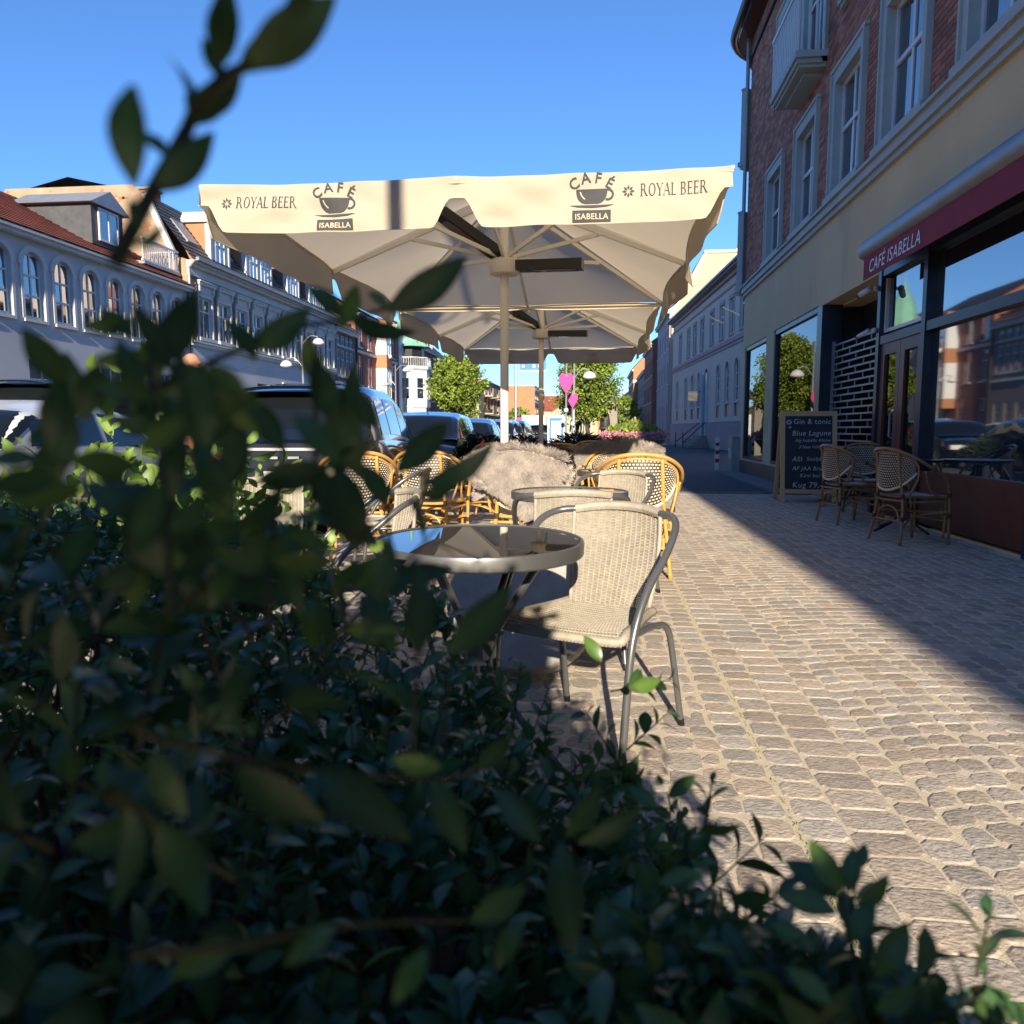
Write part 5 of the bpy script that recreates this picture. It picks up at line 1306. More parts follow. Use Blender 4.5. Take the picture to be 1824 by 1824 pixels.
# ------------------------------------------------------------------ cars
def interp(tab, y):
    for (y0,a), (y1,b) in zip(tab, tab[1:]):
        if y <= y1: 
            t = (y-y0)/(y1-y0) if y1 > y0 else 0; t = max(0,min(1,t)); t = t*t*(3-2*t)*.5+t*.5; return a+(b-a)*t
    return tab[-1][1]
def make_car(label, loc, rz, paint, L=4.6, W=1.86, H=1.62, kind='suv', plate=None, detail=True, badge=False):
    T = thing('parked_car', label, 'car', loc, rz, 'cars parked along the kerb')
    h = L/2
    if kind == 'suv':
        belt = [(-h,.98),(-h+.25,1.06),(-h+1.2,1.05),(.55,1.0),(h-1.05,.96),(h-.35,.86),(h,.62)]
        roof = [(-h+.10,1.04),(-h+.42,H-.12),(-h+.9,H-.02),(-.2,H),(.45,H-.08),(1.35,1.0)]
    else:
        belt = [(-h,.86),(-h+.12,.98),(-h+.8,1.0),(.5,.95),(h-1.1,.90),(h-.35,.80),(h,.58)]
        roof = [(-h+.55,.99),(-h+1.15,H-.12),(-h+1.8,H-.01),(-.15,H),(.4,H-.07),(1.25,.94)]
    ys = [-h+L*k/44 for k in range(45)]
    def hw(y, f=1.0):
        e = abs(y)/h; return W/2*(1-.10*smooth01((e-.72)/.28)**1.5)*f
    def endz(y): e = max(0, (abs(y)-(h-.12))/.12); return e
    mb = MB(); prev = None; vs = []; n = 0
    for y in ys:
        zb = interp(belt, y); w_ = hw(y); e = endz(y)
        lowz = .20+.14*e
        ring = [(-w_*.80,lowz),(-w_*.97,lowz+.12),(-w_,.48),(-w_*1.0,.70),(-w_*.985,zb-.10),(-w_*.93,zb-.01),(-w_*.70,zb+.025),(0,zb+.045),(w_*.70,zb+.025),(w_*.93,zb-.01),(w_*.985,zb-.10),(w_,.70),(w_,.48),(w_*.97,lowz+.12),(w_*.80,lowz)]
        yo = y - (math.copysign(.03,y)*e)
        vs += [(x, yo, z) for x, z in ring]; n = len(ring)
    m = len(ys)
    fs = [(i*n+k, (i+1)*n+k, (i+1)*n+k+1, i*n+k+1) for i in range(m-1) for k in range(n-1)]+[tuple(range(n)), tuple(reversed(range((m-1)*n, m*n)))]
    body = mb.add(vs, fs).build('body', paint, T, autosm=38)
    y0, y1 = roof[0][0], roof[-1][0]
    def G(t, y):    # t -1..1 across the cabin
        zr = interp(roof, y); zb = interp(belt, y); f = (zr-zb)/(H-1.0); f = max(0,min(1,f))
        wb = hw(y)*.93; wt = W/2*.75
        a = abs(t); s = math.copysign(1,t)
        if a > .45: q = (1-a)/.55; x = lerp(wb, wt, q*f+(0 if f > .98 else 0)); x = lerp(wb, wb-(wb-wt)*f, q); z = lerp(zb-.01, zr-.045*f, q**.9)
        else: q = a/.45; x = (wb-(wb-wt)*f)*q; z = zr-.045*f*q**2.5
        return Vector((s*x, y, z))
    mb = MB(); N = 30
    mb.grid(lambda u, v: G(u*2-1, lerp(y0,y1,v)), 24, N); mb.build('cabin', paint, T, smooth=True)
    off = .006
    def patch(t0, t1, ya, yb, nu, nv, m='car_glass', name='window', skew=(0,0)):
        mb = MB()
        def f(u, v):
            t = lerp(t0,t1,u); y = lerp(ya+skew[0]*u, yb+skew[1]*u, v); p = G(t, y); e = .02
            a = G(t+e, y)-G(t-e, y); b = G(t, y+e)-G(t, y-e); nn = a.cross(b); nn = nn.normalized() if nn.length > 1e-9 else Vector((0,0,1))
            if nn.dot(p-Vector((0,y,.8))) < 0: nn = -nn
            return p+nn*off
        mb.grid(f, nu, nv); return mb.build(name, m, T, smooth=True)
    for s in (-1, 1):
        if kind == 'suv': segs = [(-h+.62,-h+1.22,(-.0,0)),(-h+1.28,-.12+.0,(0,0)),(-.05,.98,(0,-.50))]
        else: segs = [(-h+.95,-h+1.45,(.12,0)),(-h+1.5,-.18,(0,0)),(-.1,.92,(0,-.42))]
        for ya, yb, sk in segs: patch(s*.95, s*.56, ya, yb, 6, 8, skew=sk)
    patch(-.60, .60, roof[-1][0]-.82, roof[-1][0]-.06, 10, 8, name='windscreen')
    patch(-.62, .62, roof[0][0]+.03, roof[0][0]+(.31 if kind == 'suv' else .62), 10, 8, name='rear_window')
    if kind == 'suv':
        sp = MB(); sp.grid(lambda u, v: Vector(((2*u-1)*lerp(.60,.56,v), -h+.16+.40*v-.05*(1-(2*u-1)**2), H-.075+.045*v-.05*abs(2*u-1)**3)), 12, 4)
        sp.grid(lambda u, v: Vector(((2*u-1)*.60, -h+.16-.05*(1-(2*u-1)**2)+.03*v, H-.075-.05*abs(2*u-1)**3-.03*v)), 12, 2); sp.build('spoiler',paint,T,smooth=True)
        MB().tube([(0,-.3,H+.0),(0,-.42,H+.12)],.012,6).build('aerial','heater_black',T)
    for s in (-1, 1):
        MB().sphere((s*(W/2+.09),.72,1.02),.10,10,8,(1,.7,.75)).bar((s*(W/2-.06),.74,.98),(s*(W/2+.04),.72,1.0),.05).build('mirror','heater_black',T,smooth=True)
        MB().box(min(s*.56,s*.90),-h-.012,.80,max(s*.56,s*.90),-h+.10,.93).build('tail_lamp','lamp_red',T)
        MB().box(min(s*.5,s*.82),h-.12,.62,max(s*.5,s*.82),h-.01,.74).build('headlight','white_plastic',T)
        for yy_ in (-h+.82, h-.86):
            x0 = s*(W/2-.20); x1 = s*(W/2+.005); wl = MB()
            prof = [(.18,0),(.33,0),(.345,.03),(.345,.17),(.33,.205),(.22,.205)]
            n = 28; vs = []
            for r, t in prof: vs += [(x0+(x1-x0)*t/.205, yy_+r*math.cos(2*math.pi*k/n), .345+r*math.sin(2*math.pi*k/n)) for k in range(n)]
            wl.add(vs, [(i*n+k, i*n+(k+1)%n, (i+1)*n+(k+1)%n, (i+1)*n+k) for i in range(len(prof)-1) for k in range(n)])
            wo_ = wl.build('wheel','tyre',T,smooth=True)
            rm_ = MB()
            for k in range(5):
                a = 2*math.pi*k/5; c = Vector((s*(W/2-.012), yy_, .345)); d = Vector((0,math.cos(a),math.sin(a))); rm_.bar(c+d*.03, c+d*.215, .05, .03)
            rm_.tube([(s*(W/2-.03),yy_,.345),(s*(W/2-.0),yy_,.345)],.06,12)
            rm_.build('rim','rim_alloy',wo_)
            ar = MB(); n = 14
            for k in range(n):
                a0, a1 = math.pi*k/n, math.pi*(k+1)/n
                q = lambda r, a: (s*(W/2*.995+.004), yy_+r*math.cos(a), .345+r*math.sin(a))
                ar.quad(q(.36,a0), q(.42,a0), q(.42,a1), q(.36,a1))
            ar.build('wheel_arch','heater_black',T)
    MB().box(-.74,-h-.02,.22,.74,-h+.04,.40).build('bumper','heater_black',T)
    MB().box(-.70,-h-.006,.945,.70,-h+.02,.975).build('light_bar','lamp_red' if kind != 'suv' else 'zinc',T)
    if plate:
        pz = .62 if kind == 'suv' else .70
        p = MB().box(-.26,-h-.035,pz,.26,-h-.015,pz+.115).build('number_plate','white_plastic',T)
        text_mesh('lettering', plate, .115, 'print_ink', p, fn=lambda x, z: Vector((x,-h-.037,pz+.018+z)), align='CENTER', bold=.002, space=1.1)
    if badge:
        MB().box(-.30,-h-.012,.86,-.12,-h,.885).box(-.05,-h-.012,.86,.10,-h,.885).box(-.78,-h-.012,.93,-.62,-h,.938).build('badge','rim_alloy',T)
    return T
make_car('dark navy estate SUV with a roof spoiler, rear towards us, nearest car on the left', (-3.45,9.95,-.1), R(7), 'carpaint_navy', 4.65, 1.88, 1.69, 'suv', 'D267', badge=True)
make_car('dark blue hatchback facing us, just ahead of the spoilered SUV', (-3.42,15.0,-.1), R(180+3), 'carpaint_black', 4.2, 1.80, 1.52, 'suv')
make_car('blue-grey saloon with red tail lamps, third in the row of parked cars', (-3.35,19.6,-.1), R(2), 'carpaint_blue', 4.7, 1.86, 1.46, 'sedan')
make_car('black hatchback parked beyond the blue-grey saloon', (-3.4,24.7,-.1), R(180), 'carpaint_black', 4.3, 1.8, 1.50, 'suv')
make_car('dark estate car parked fifth in the row behind the parasol pole', (-3.45,29.8,-.1), R(0), 'carpaint_navy', 4.6, 1.84, 1.55, 'suv')
make_car('silver-white car in the far left parking row, half hidden by leaves', (-5.8,7.4,-.1), R(4), 'carpaint_white', 4.5, 1.82, 1.46, 'sedan')
make_car('grey-green panel van parked behind the SUV on the far lane', (-9.6,14.2,-.1), R(0), 'carpaint_blue', 5.2, 2.0, 2.05, 'suv')
for k, (x, y, p, l) in enumerate([(-10.6,36,'carpaint_white','white car parked by the far kerb'),(-10.7,43,'carpaint_navy','navy car parked by the far kerb below the first street tree'),(-5.2,52,'carpaint_black','dark car driving away near the blue sign'),(-3.4,47,'carpaint_blue','blue car far down the near kerb')]):
    make_car(l, (x,y,-.1), R(0), p, 4.4, 1.8, 1.5, 'suv')
vn = thing('box_van', 'white box van with red tail lamps far down the street', 'van', (-5.0,60,-.1), 0)
MB().box(-.95,0,.5,.95,4,2.3).build('cargo_box','white_plastic',vn); MB().box(-.9,4.05,.4,.9,5.4,1.9).build('cab','carpaint_white',vn)
for s in (-1,1):
    MB().box(s*.85-.08,-.03,.5,s*.85+.08,0,.8).build('tail_lamp','lamp_red',vn)
    for y in (.8,4.6): MB().tube([(s*.75,y,.35),(s*.95,y,.35)],.35,16).build('wheel','tyre',vn)

# ------------------------------------------------------------------ man by the cars
pm = thing('person', 'bald man in a grey shirt standing beside the parked cars, looking right', 'person', (-4.13,7.5,-.04), R(-78))
def skin_body(name, pts, edges, radii, m, parent, root=0, sub=2):
    me = bpy.data.meshes.new(name); me.from_pydata(pts, edges, []); me.materials.append(M(m))
    o = link(name, me, parent)
    a = o.modifiers.new('s','SKIN'); a.use_smooth_shade = True
    for i, r in enumerate(radii): me.skin_vertices[0].data[i].radius = r if isinstance(r, tuple) else (r, r)
    me.skin_vertices[0].data[root].use_root = True
    b = o.modifiers.new('d','SUBSURF'); b.levels = b.render_levels = sub
    dg = bpy.context.evaluated_depsgraph_get(); me2 = bpy.data.meshes.new_from_object(o.evaluated_get(dg)); o.modifiers.clear(); o.data = me2; bpy.data.meshes.remove(me)
    o.name = name; me2.name = name; return o
bp_ = [(0,0,1.0),(0,.0,1.18),(0,-.01,1.38),(0,-.01,1.50),(0,.01,1.60),
      (.19,-.01,1.46),(.24,-.02,1.18),(.25,.06,.95),(.25,.10,.86),(-.19,-.01,1.46),(-.24,-.02,1.18),(-.25,.06,.95),(-.25,.10,.86),
      (.10,0,.92),(.11,.01,.52),(.11,-.02,.10),(.12,.12,.04),(-.10,0,.92),(-.11,.01,.52),(-.11,-.02,.10),(-.12,.12,.04)]
be = [(0,1),(1,2),(2,3),(3,4),(2,5),(5,6),(6,7),(7,8),(2,9),(9,10),(10,11),(11,12),(0,13),(13,14),(14,15),(15,16),(0,17),(17,18),(18,19),(19,20)]
br_ = [(.15,.11),(.15,.11),(.17,.12),(.075,.075),(.062,.065),.062,.045,.034,.028,.062,.045,.034,.028,.085,.06,.042,.04,.085,.06,.042,.04]
body = skin_body('body', bp_, be, br_, 'skin', pm)
hd = MB()
def headp(u, v):
    a = 2*math.pi*u; p = math.pi*v; x = .078*math.sin(p)*math.cos(a); y = .098*math.sin(p)*math.sin(a); z = -.125*math.cos(p)
    fy = y/.098
    if z < 0: y *= 1-.10*(-z/.12); x *= 1-.30*(-z/.12)
    if fy > .1 and z < -.02: y += .018*min(1,(fy-.1)*1.4)*min(1,(-z-.02)/.06)
    if fy > .85: 
        y += .022*math.exp(-((z+.025)/.022)**2)*math.exp(-(x/.018)**2)       # nose
        y += .007*math.exp(-((z+.068)/.012)**2)*math.exp(-(x/.028)**2)       # lips
        y += .010*math.exp(-((z-.028)/.014)**2)*math.exp(-(x/.05)**2)         # brow
        y -= .008*math.exp(-((z-.004)/.012)**2)*math.exp(-((abs(x)-.03)/.014)**2)
    if fy < -.3 and z > 0: y *= 1.06
    return Vector((x, y+.015, z+1.745))
hd.grid(headp, 72, 48)
hd = hd.build('head','skin',pm,smooth=True)
for s in (-1,1):
    MB().sphere((s*.080,.005,1.738),.032,10,8,(.32,.62,1)).build('ear','skin',hd,smooth=True)
    MB().sphere((s*.030,.100,1.750),.011,8,6).build('eye','heater_black',hd,smooth=True)
sh_p = [(0,0,.98),(0,0,1.18),(0,-.01,1.38),(0,-.01,1.50),(.19,-.01,1.47),(.235,-.02,1.26),(-.19,-.01,1.47),(-.235,-.02,1.26)]
skin_body('shirt', sh_p, [(0,1),(1,2),(2,3),(2,4),(4,5),(2,6),(6,7)], [(.17,.13),(.168,.128),(.185,.135),(.085,.085),.075,.068,.075,.068], 'shirt_grey', pm)
skin_body('trousers', [(0,0,1.0),(.10,0,.90),(.11,.01,.52),(.11,-.02,.12),(-.10,0,.90),(-.11,.01,.52),(-.11,-.02,.12)], [(0,1),(1,2),(2,3),(0,4),(4,5),(5,6)], [(.165,.125),.098,.075,.065,.098,.075,.065], 'trousers', pm)
for s in (-1,1): MB().sphere((s*.115,.06,.05),.06,12,8,(.8,2.2,.8)).build('shoe','heater_black',pm,smooth=True)

# ------------------------------------------------------------------ street furniture
def street_lamp(label, x, y, arms, h=5.2, group='street lamps with white shades'):
    T = thing('street_lamp', label, 'street lamp', (x,y,0), 0, group)
    MB().lathe([(.075,0),(.075,1.2),(.05,1.25),(.038,h)],14).build('pole','steel_galv',T,smooth=True)
    for s, z, l in arms:
        MB().tube(catmull([(0,0,z-.2),(s*l*.5,0,z+.18),(s*l,0,z+.12)],5),.022,8).build('arm','steel_galv',T)
        MB().lathe([(.001,.20),(.10,.19),(.20,.12),(.27,0),(.25,-.06),(.10,-.12),(.001,-.13)],20,(s*l,0,z-.12)).build('lamp_shade','white_plastic',T,smooth=True)
    return T
street_lamp('grey lamp post with a high right shade and low left shade before the brown terrace', -13.1, 33.4, [(1,5.0,.75),(-1,4.05,.75)])
street_lamp('lamp post with two white shades in front of the red brick corner house', -13.1, 49.2, [(1,5.0,.75),(-1,4.1,.75)])
street_lamp('lamp post with one right-hand white shade before the right street tree', -.99, 30.9, [(1,3.27,.60)], h=4.4)
street_lamp('plain lamp post far behind the blue sign', -6.2, 75, [(1,5.0,.75)], h=5.4)
# a lamp post behind the camera: its shadow is the dark stripe on the valance
street_lamp('lamp post behind the camera on the kerb side', -.66, -1.9, [(-1,6.6,.6)], h=7.4)
def heart(label, x, y, zt, w_, h_, ph):
    T = thing('heart_sign', label, 'heart', (x,y,0), R(4), 'pink hearts hung on poles')
    pts = []
    for k in range(40):
        t = 2*math.pi*k/40; hx = 16*math.sin(t)**3/17.0; hz = (13*math.cos(t)-5*math.cos(2*t)-2*math.cos(3*t)-math.cos(4*t))
        pts.append((hx*w_/2, zt-h_*.5+(hz+2.5)/29.0*h_))
    MB().prism(pts[::-1], -.02, .02).build('panel','heart_pink',T)
    MB().tube([(0,.05,0),(0,.05,ph)],.035,8).build('pole','steel_galv',T)
    MB().sphere((0,.0,zt-h_-.55),.09,8,6).sphere((-.1,.0,zt-h_-.95),.09,8,6).build('lamp_globe','white_plastic',T)
heart('larger pink heart on a pole left of the lamp post', -1.24, 29.5, 3.20, .57, .85, 4.2)
heart('smaller pink heart lower on the pole beside the lamp post', -1.03, 30.5, 2.49, .42, .64, 2.6)
heart('tiny pink heart far down the street by the right tree', .2, 60, 2.6, .7, .9, 3.0)
heart('tiny pink heart low in front of the orange blocks', -7.2, 70, 2.2, .8, .9, 3.0)
sg = thing('direction_sign', 'blue overhead direction sign with white symbols on a grey post between the parasol poles', 'sign', (-3.43,32,0), 0)
MB().tube([(0,0,1.2),(0,0,4.6)],.06,10).build('pole','steel_galv',sg)
MB().tube([(0,0,0),(0,0,1.45)],.09,10).build('sleeve','dark_metal',sg)
bp = MB().box(.18,-.03,3.50,1.25,.0,4.35).build('panel','sign_blue',sg)
MB().box(.14,-.04,3.44,1.29,.0,3.50).build('edge','white_plastic',bp)
poly_mesh('symbol',[[(.28,3.92),(.33,3.92),(.33,4.15),(.28,4.15)],[(.26,4.15),(.35,4.15),(.305,4.22)],[(.70,3.9),(.76,3.9),(.76,4.2),(.70,4.2)],[(.80,3.9),(.88,3.9),(.88,4.05),(.80,4.05)],[(.93,3.9),(.99,3.9),(.99,4.2),(.93,4.2)],[(1.04,3.9),(1.10,3.9),(1.10,4.2),(1.04,4.2)],[(.70,3.60),(.80,3.60),(.80,3.72),(.70,3.72)],[(.93,3.60),(1.0,3.60),(1.0,3.72),(.93,3.72)],[(1.06,3.60),(1.12,3.60),(1.12,3.76),(1.06,3.76)]]+arcpoly(.31,3.66,0,.06,0,360,8),'white_plastic',bp,fn=lambda x,z: Vector((x,-.034,z)))
ad = thing('poster_stand', 'blue-framed poster stand with a tree poster under the right street tree', 'poster stand', (-1.64,30,0), 0)
MB().box(-.33,-.06,.0,.33,.06,1.62).build('case','cream_metal',ad)
MB().box(-.27,-.07,.25,.27,-.06,1.52).build('panel','sign_blue',ad)
MB().box(-.19,-.08,.62,.19,-.07,1.40).build('poster','white_plastic',ad)
poly_mesh('picture', arcpoly(0,1.12,0,.10,0,360,12)+[[(-.012,.85),(.012,.85),(.012,1.05),(-.012,1.05)],[(-.13,.72),(.13,.72),(.13,.76),(-.13,.76)]], 'trim_grey', ad, fn=lambda x,z: Vector((x,-.084,z)))
st = thing('stone_figure', 'dark carved stone slab with a figure standing before the right end of the tree', 'statue', (.42,33,0), R(-8))
MB().box(.02,-.1,0,.36,.3,2.05).build('slab','planter_stone',st)
fig = MB()
fig.lathe([(.001,0),(.24,0),(.22,.5),(.20,.95),(.24,1.25),(.20,1.55),(.09,1.68),(.12,1.80),(.11,1.93),(.001,2.02)],16,(-.14,0,.1)); fig.tube([(-.30,-.1,1.35),(-.34,-.2,1.1),(-.1,-.26,1.15)],.06,8)
fig.build('figure','bronze_dark',st,smooth=True)
for k,(x,y,l) in enumerate([(2.2,48,'pedestrian in dark clothes far down the right pavement'),(-1.0,34,'person in dark blue standing by the poster stand')]):
    T = thing('person', l, 'person', (x,y,0), R(20*k))
    o = body.copy(); o.parent = T; COL.objects.link(o); o2 = hd.copy(); o2.parent = T; COL.objects.link(o2)
    for nm in ('shirt','trousers'):
        s_ = [q for q in COL.objects if q.parent == pm and q.name.startswith(nm)][0].copy(); s_.parent = T; COL.objects.link(s_)
        if nm == 'shirt': s_.data = s_.data.copy(); s_.data.materials.clear(); s_.data.materials.append(M('trousers'))
for k, (x, y, l) in enumerate([(-.35,14.2,'thin grey bollard just behind the second parasol'),(-1.6,13.9,'thin grey bollard left of the second parasol pole')]):
    T = thing('bollard', l, 'bollard', (x,y,0)); MB().lathe([(.04,0),(.04,.9),(.03,.95),(.001,.96)],14).build('post','steel_galv',T,smooth=True); MB().lathe([(.042,.7),(.042,.76)],14).build('band','white_plastic',T)

# ------------------------------------------------------------------ leaves, trees, plants
def leaf_template(n=5, w=.46, fold=.16, curl=.18):
    """leaf of length 1 along +y, folded along the midrib; returns verts, quads and a per-vertex tip weight"""
    vs, tips = [], []
    for i in range(n+1):
        t = i/n; hw_ = w/2*(math.sin(math.pi*min(1,t**.85)))**.92 if 0 < t < 1 else (.03 if t == 0 else .0)
        z = curl*t*(1-t)*1.6-curl*.5*t*t
        vs += [(-hw_, t, z+fold*hw_*1.6), (0, t, z), (hw_, t, z+fold*hw_*1.6)]; tips += [t]*3
    fs = [(i*3+k, i*3+k+1, (i+1)*3+k+1, (i+1)*3+k) for i in range(n) for k in range(2)]
    return np.array(vs), np.array(fs), np.array(tips)
def place_leaves(name, m, pos, dirs, nrm, size, tint, parent=None, tmpl=None, tip_col=None):
    V0, F0, tp = tmpl if tmpl else leaf_template()
    pos, dirs, nrm, size = map(np.asarray, (pos, dirs, nrm, size))
    d = dirs/np.linalg.norm(dirs, axis=1, keepdims=True)
    x = np.cross(d, nrm); x /= np.linalg.norm(x, axis=1, keepdims=True)+1e-9; z = np.cross(x, d)
    V = pos[:,None,:]+size[:,None,None]*(V0[None,:,0:1]*x[:,None,:]+V0[None,:,1:2]*d[:,None,:]+V0[None,:,2:3]*z[:,None,:])
    F = F0[None]+(np.arange(len(pos))*len(V0))[:,None,None]
    tt = np.repeat(np.asarray(tint)[:,None,:], len(V0), axis=1)
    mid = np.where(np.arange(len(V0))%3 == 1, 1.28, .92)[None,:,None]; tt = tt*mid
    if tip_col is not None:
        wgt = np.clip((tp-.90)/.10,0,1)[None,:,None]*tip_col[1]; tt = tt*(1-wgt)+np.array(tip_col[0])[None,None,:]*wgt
    return np_object(name, V.reshape(-1,3), F.reshape(-1,F0.shape[1]), m, parent, tint=tt.reshape(-1,3), smooth=True)
def rdir(n): v = nrg.normal(size=(n,3)); return v/np.linalg.norm(v,axis=1,keepdims=True)
def tree(label, x, y, zb, zt, rx, ry, seed, name='ginkgo_tree', cat='tree', n_br=70, per=150, leafm='ginkgo', size=.13, trunk=.13, group=None):
    T = thing(name, label, cat, (x,y,0), 0, group); g = np.random.default_rng(seed)
    tm = MB(); hc = (zb+zt)/2
    pts = [(0,0,0),(.05,.02,zb*.6),(0,.04,zb+.3),(.06,0,hc),(0,0,zt-.4)]
    tm.tube(catmull(pts,4), [trunk*(1-.85*k/16) for k in range(17)], 10); tm.build('trunk','bark',T,smooth=True)
    P, D, S, TI = [], [], [], []
    lm = MB()
    for k in range(n_br):
        f = (k+g.random())/n_br; z0 = lerp(zb, zt-.3, f**.9); a = k*2.4+g.random()
        prof = math.sin(math.pi*min(1,(.12+f*.88))**.75)**.6*(.55+.6*g.random())
        tip = np.array([rx*prof*math.cos(a), ry*prof*math.sin(a), z0+.3+.5*g.random()*(1-f)+ (zt-zb)*.05])
        root = np.array([0,0,max(zb*.9,z0-.35)])
        lm.tube([tuple(root), tuple(root*.5+tip*.5+[0,0,.1]), tuple(tip)], [.03,.02,.008], 5)
        cnt = int(per*(.6+.8*g.random())); t = .35+.65*g.random((cnt,1))**.7
        c = root+(tip-root)*t; rad = .10+.26*g.random((cnt,1))*(1.1-f*.5)
        dd = g.normal(size=(cnt,3))*[1,1,.7]; p = c+dd*rad*.62
        P.append(p); D.append(g.normal(size=(cnt,3))+np.array([math.cos(a),math.sin(a),-.3])*.8)
        sh = .65+.5*g.random((cnt,1))+.18*math.sin(k*1.7); TI.append(np.repeat(sh,3,axis=1)*[1,1,.9])
        S.append(size*(.6+.8*g.random(cnt)))
    lm.build('branches','bark',T)
    P = np.concatenate(P); 
    o = place_leaves('crown', leafm, P, np.concatenate(D), rdir(len(P))+[0,0,1.0], np.concatenate(S), np.concatenate(TI), T, tmpl=leaf_template(2,.75,.1,.1))
    o['kind'] = 'stuff'; return T
TG = 'street trees with bright green leaves'
tree('round bright green street tree before the mauve brick house, left of the parasol pole', -8.15, 44.4, 1.9, 5.3, 1.75, 1.75, 5, group=TG, n_br=80, per=170, size=.15)
tree('tall bright green street tree behind the pink hearts', -.50, 32.6, 1.30, 4.7, 1.38, 1.38, 6, group=TG, n_br=110, per=200, size=.10)
tree('small green tree beside the orange office block', -8.8, 85, .8, 3.4, 1.6, 1.6, 7, group=TG, n_br=40, per=100, size=.2)
tree('small round tree in front of the pale green house', -6.4, 82, .6, 2.6, 1.3, 1.3, 8, group=TG, n_br=30, per=90, size=.2)
tree('faint green tree farther right behind the flower planter', 3.2, 95, 1.0, 5.0, 2.0, 2.0, 9, group=TG, n_br=40, per=100, size=.22)
tree('green tree at the far kerb beyond the white car', -11.2, 62, 1.6, 4.6, 1.5, 1.5, 10, group=TG, n_br=40, per=100, size=.18)
def flower_bowl(label, x, y):
    T = thing('flower_planter', label, 'planter', (x,y,0))
    MB().lathe([(.001,0),(.40,0),(.45,.03),(1.02,.70),(1.08,.74),(1.08,.80),(.98,.80),(.95,.74),(.001,.74)], 40).build('bowl','planter_stone',T,autosm=30)
    g = np.random.default_rng(3); n = 2600; a = g.random(n)*6.283; r = np.sqrt(g.random(n))*1.15
    P = np.stack([r*np.cos(a), r*np.sin(a), .78+.28*g.random(n)*(1.15-r*.5)], 1)
    ti = .7+.6*g.random((n,1)); o = place_leaves('flowers','blossom',P,rdir(n)+[0,0,.8],rdir(n),.07*(.6+g.random(n)),np.repeat(ti,3,1),T,tmpl=leaf_template(2,.8)); o['kind']='stuff'
    n = 1500; a = g.random(n)*6.283; r = np.sqrt(g.random(n))*.8
    P = np.stack([r*np.cos(a), r*np.sin(a), .80+.55*g.random(n)*(1.0-r*.6)], 1)
    ti = .6+.6*g.random((n,1)); o = place_leaves('foliage','ginkgo',P,rdir(n)+[0,0,1.2],rdir(n),.13*(.6+g.random(n)),np.repeat(ti,3,1),T,tmpl=leaf_template(2,.4)); o['kind']='stuff'
flower_bowl('stone bowl planter full of pink flowers and green leaves, beyond the sheepskins', 1.12, 25.5)
def low_conifer(label, x, y, r, z, seed):
    T = thing('potted_conifer', label, 'shrub', (x,y,0), 0, 'dark low conifers in pots')
    MB().lathe([(.001,0),(r*.5,0),(r*.62,z*.6),(r*.55,z*.6),(.001,z*.55)],20).build('pot','dark_frame',T)
    g = np.random.default_rng(seed); n = 2600; a = g.random(n)*6.283; rr = g.random(n)**.6*r; zz = z*.6+(z*.42)*g.random(n)*np.sqrt(np.clip(1-(rr/r)**2,0,1))
    P = np.stack([rr*np.cos(a), rr*np.sin(a), zz],1); D = np.stack([np.cos(a),np.sin(a),.25+.4*g.random(n)],1)+g.normal(size=(n,3))*.25
    ti = .6+.8*g.random((n,1)); o = place_leaves('foliage','conifer',P,D,rdir(n),.11*(.6+.8*g.random(n)),np.repeat(ti,3,1),T,tmpl=leaf_template(2,.16)); o['kind']='stuff'
low_conifer('dark low conifer in a pot left of the flower planter', -.38, 13.9, .52, .98, 1)
low_conifer('dark low conifer in a pot before the flower planter', .42, 13.9, .48, .92, 2)
low_conifer('dark low conifer in a pot behind the first parasol pole', -1.3, 13.9, .45, .92, 4)
low_conifer('dark low conifer in a pot left beside the road', -2.1, 13.9, .42, .95, 5)
ch = thing('plant_pot', 'cream woven plant pot with a small bright green plant near the car plate', 'plant pot', (-2.35,5.3,0))
MB().lathe([(.001,0),(.13,0),(.17,.40),(.19,.44),(.16,.44),(.001,.40)],24).build('pot','rattan',ch)
g = np.random.default_rng(9); n = 260; P = g.normal(size=(n,3))*[.13,.13,.10]+[0,0,.55]
o = place_leaves('foliage','leaf_bright',P,rdir(n)+[0,0,.8],rdir(n),.07*(.6+.8*g.random(n)),.7+.6*np.repeat(g.random((n,1)),3,1),ch); o['kind']='stuff'
bu = thing('sunlit_bush', 'bright green sunlit shrub glimpsed through gaps in the hedge at far left', 'shrub', (-1.15,1.95,0))
MB().lathe([(.001,0),(.2,0),(.24,.4),(.001,.38)],20).build('pot','planter_stone',bu)
n = 1500; P = g.normal(size=(n,3))*[.16,.16,.15]+[0,0,.72]
o = place_leaves('foliage','leaf_bright',P,rdir(n)+[0,0,.6],rdir(n),.055*(.6+.8*g.random(n)),.7+.6*np.repeat(g.random((n,1)),3,1),bu); o['kind']='stuff'

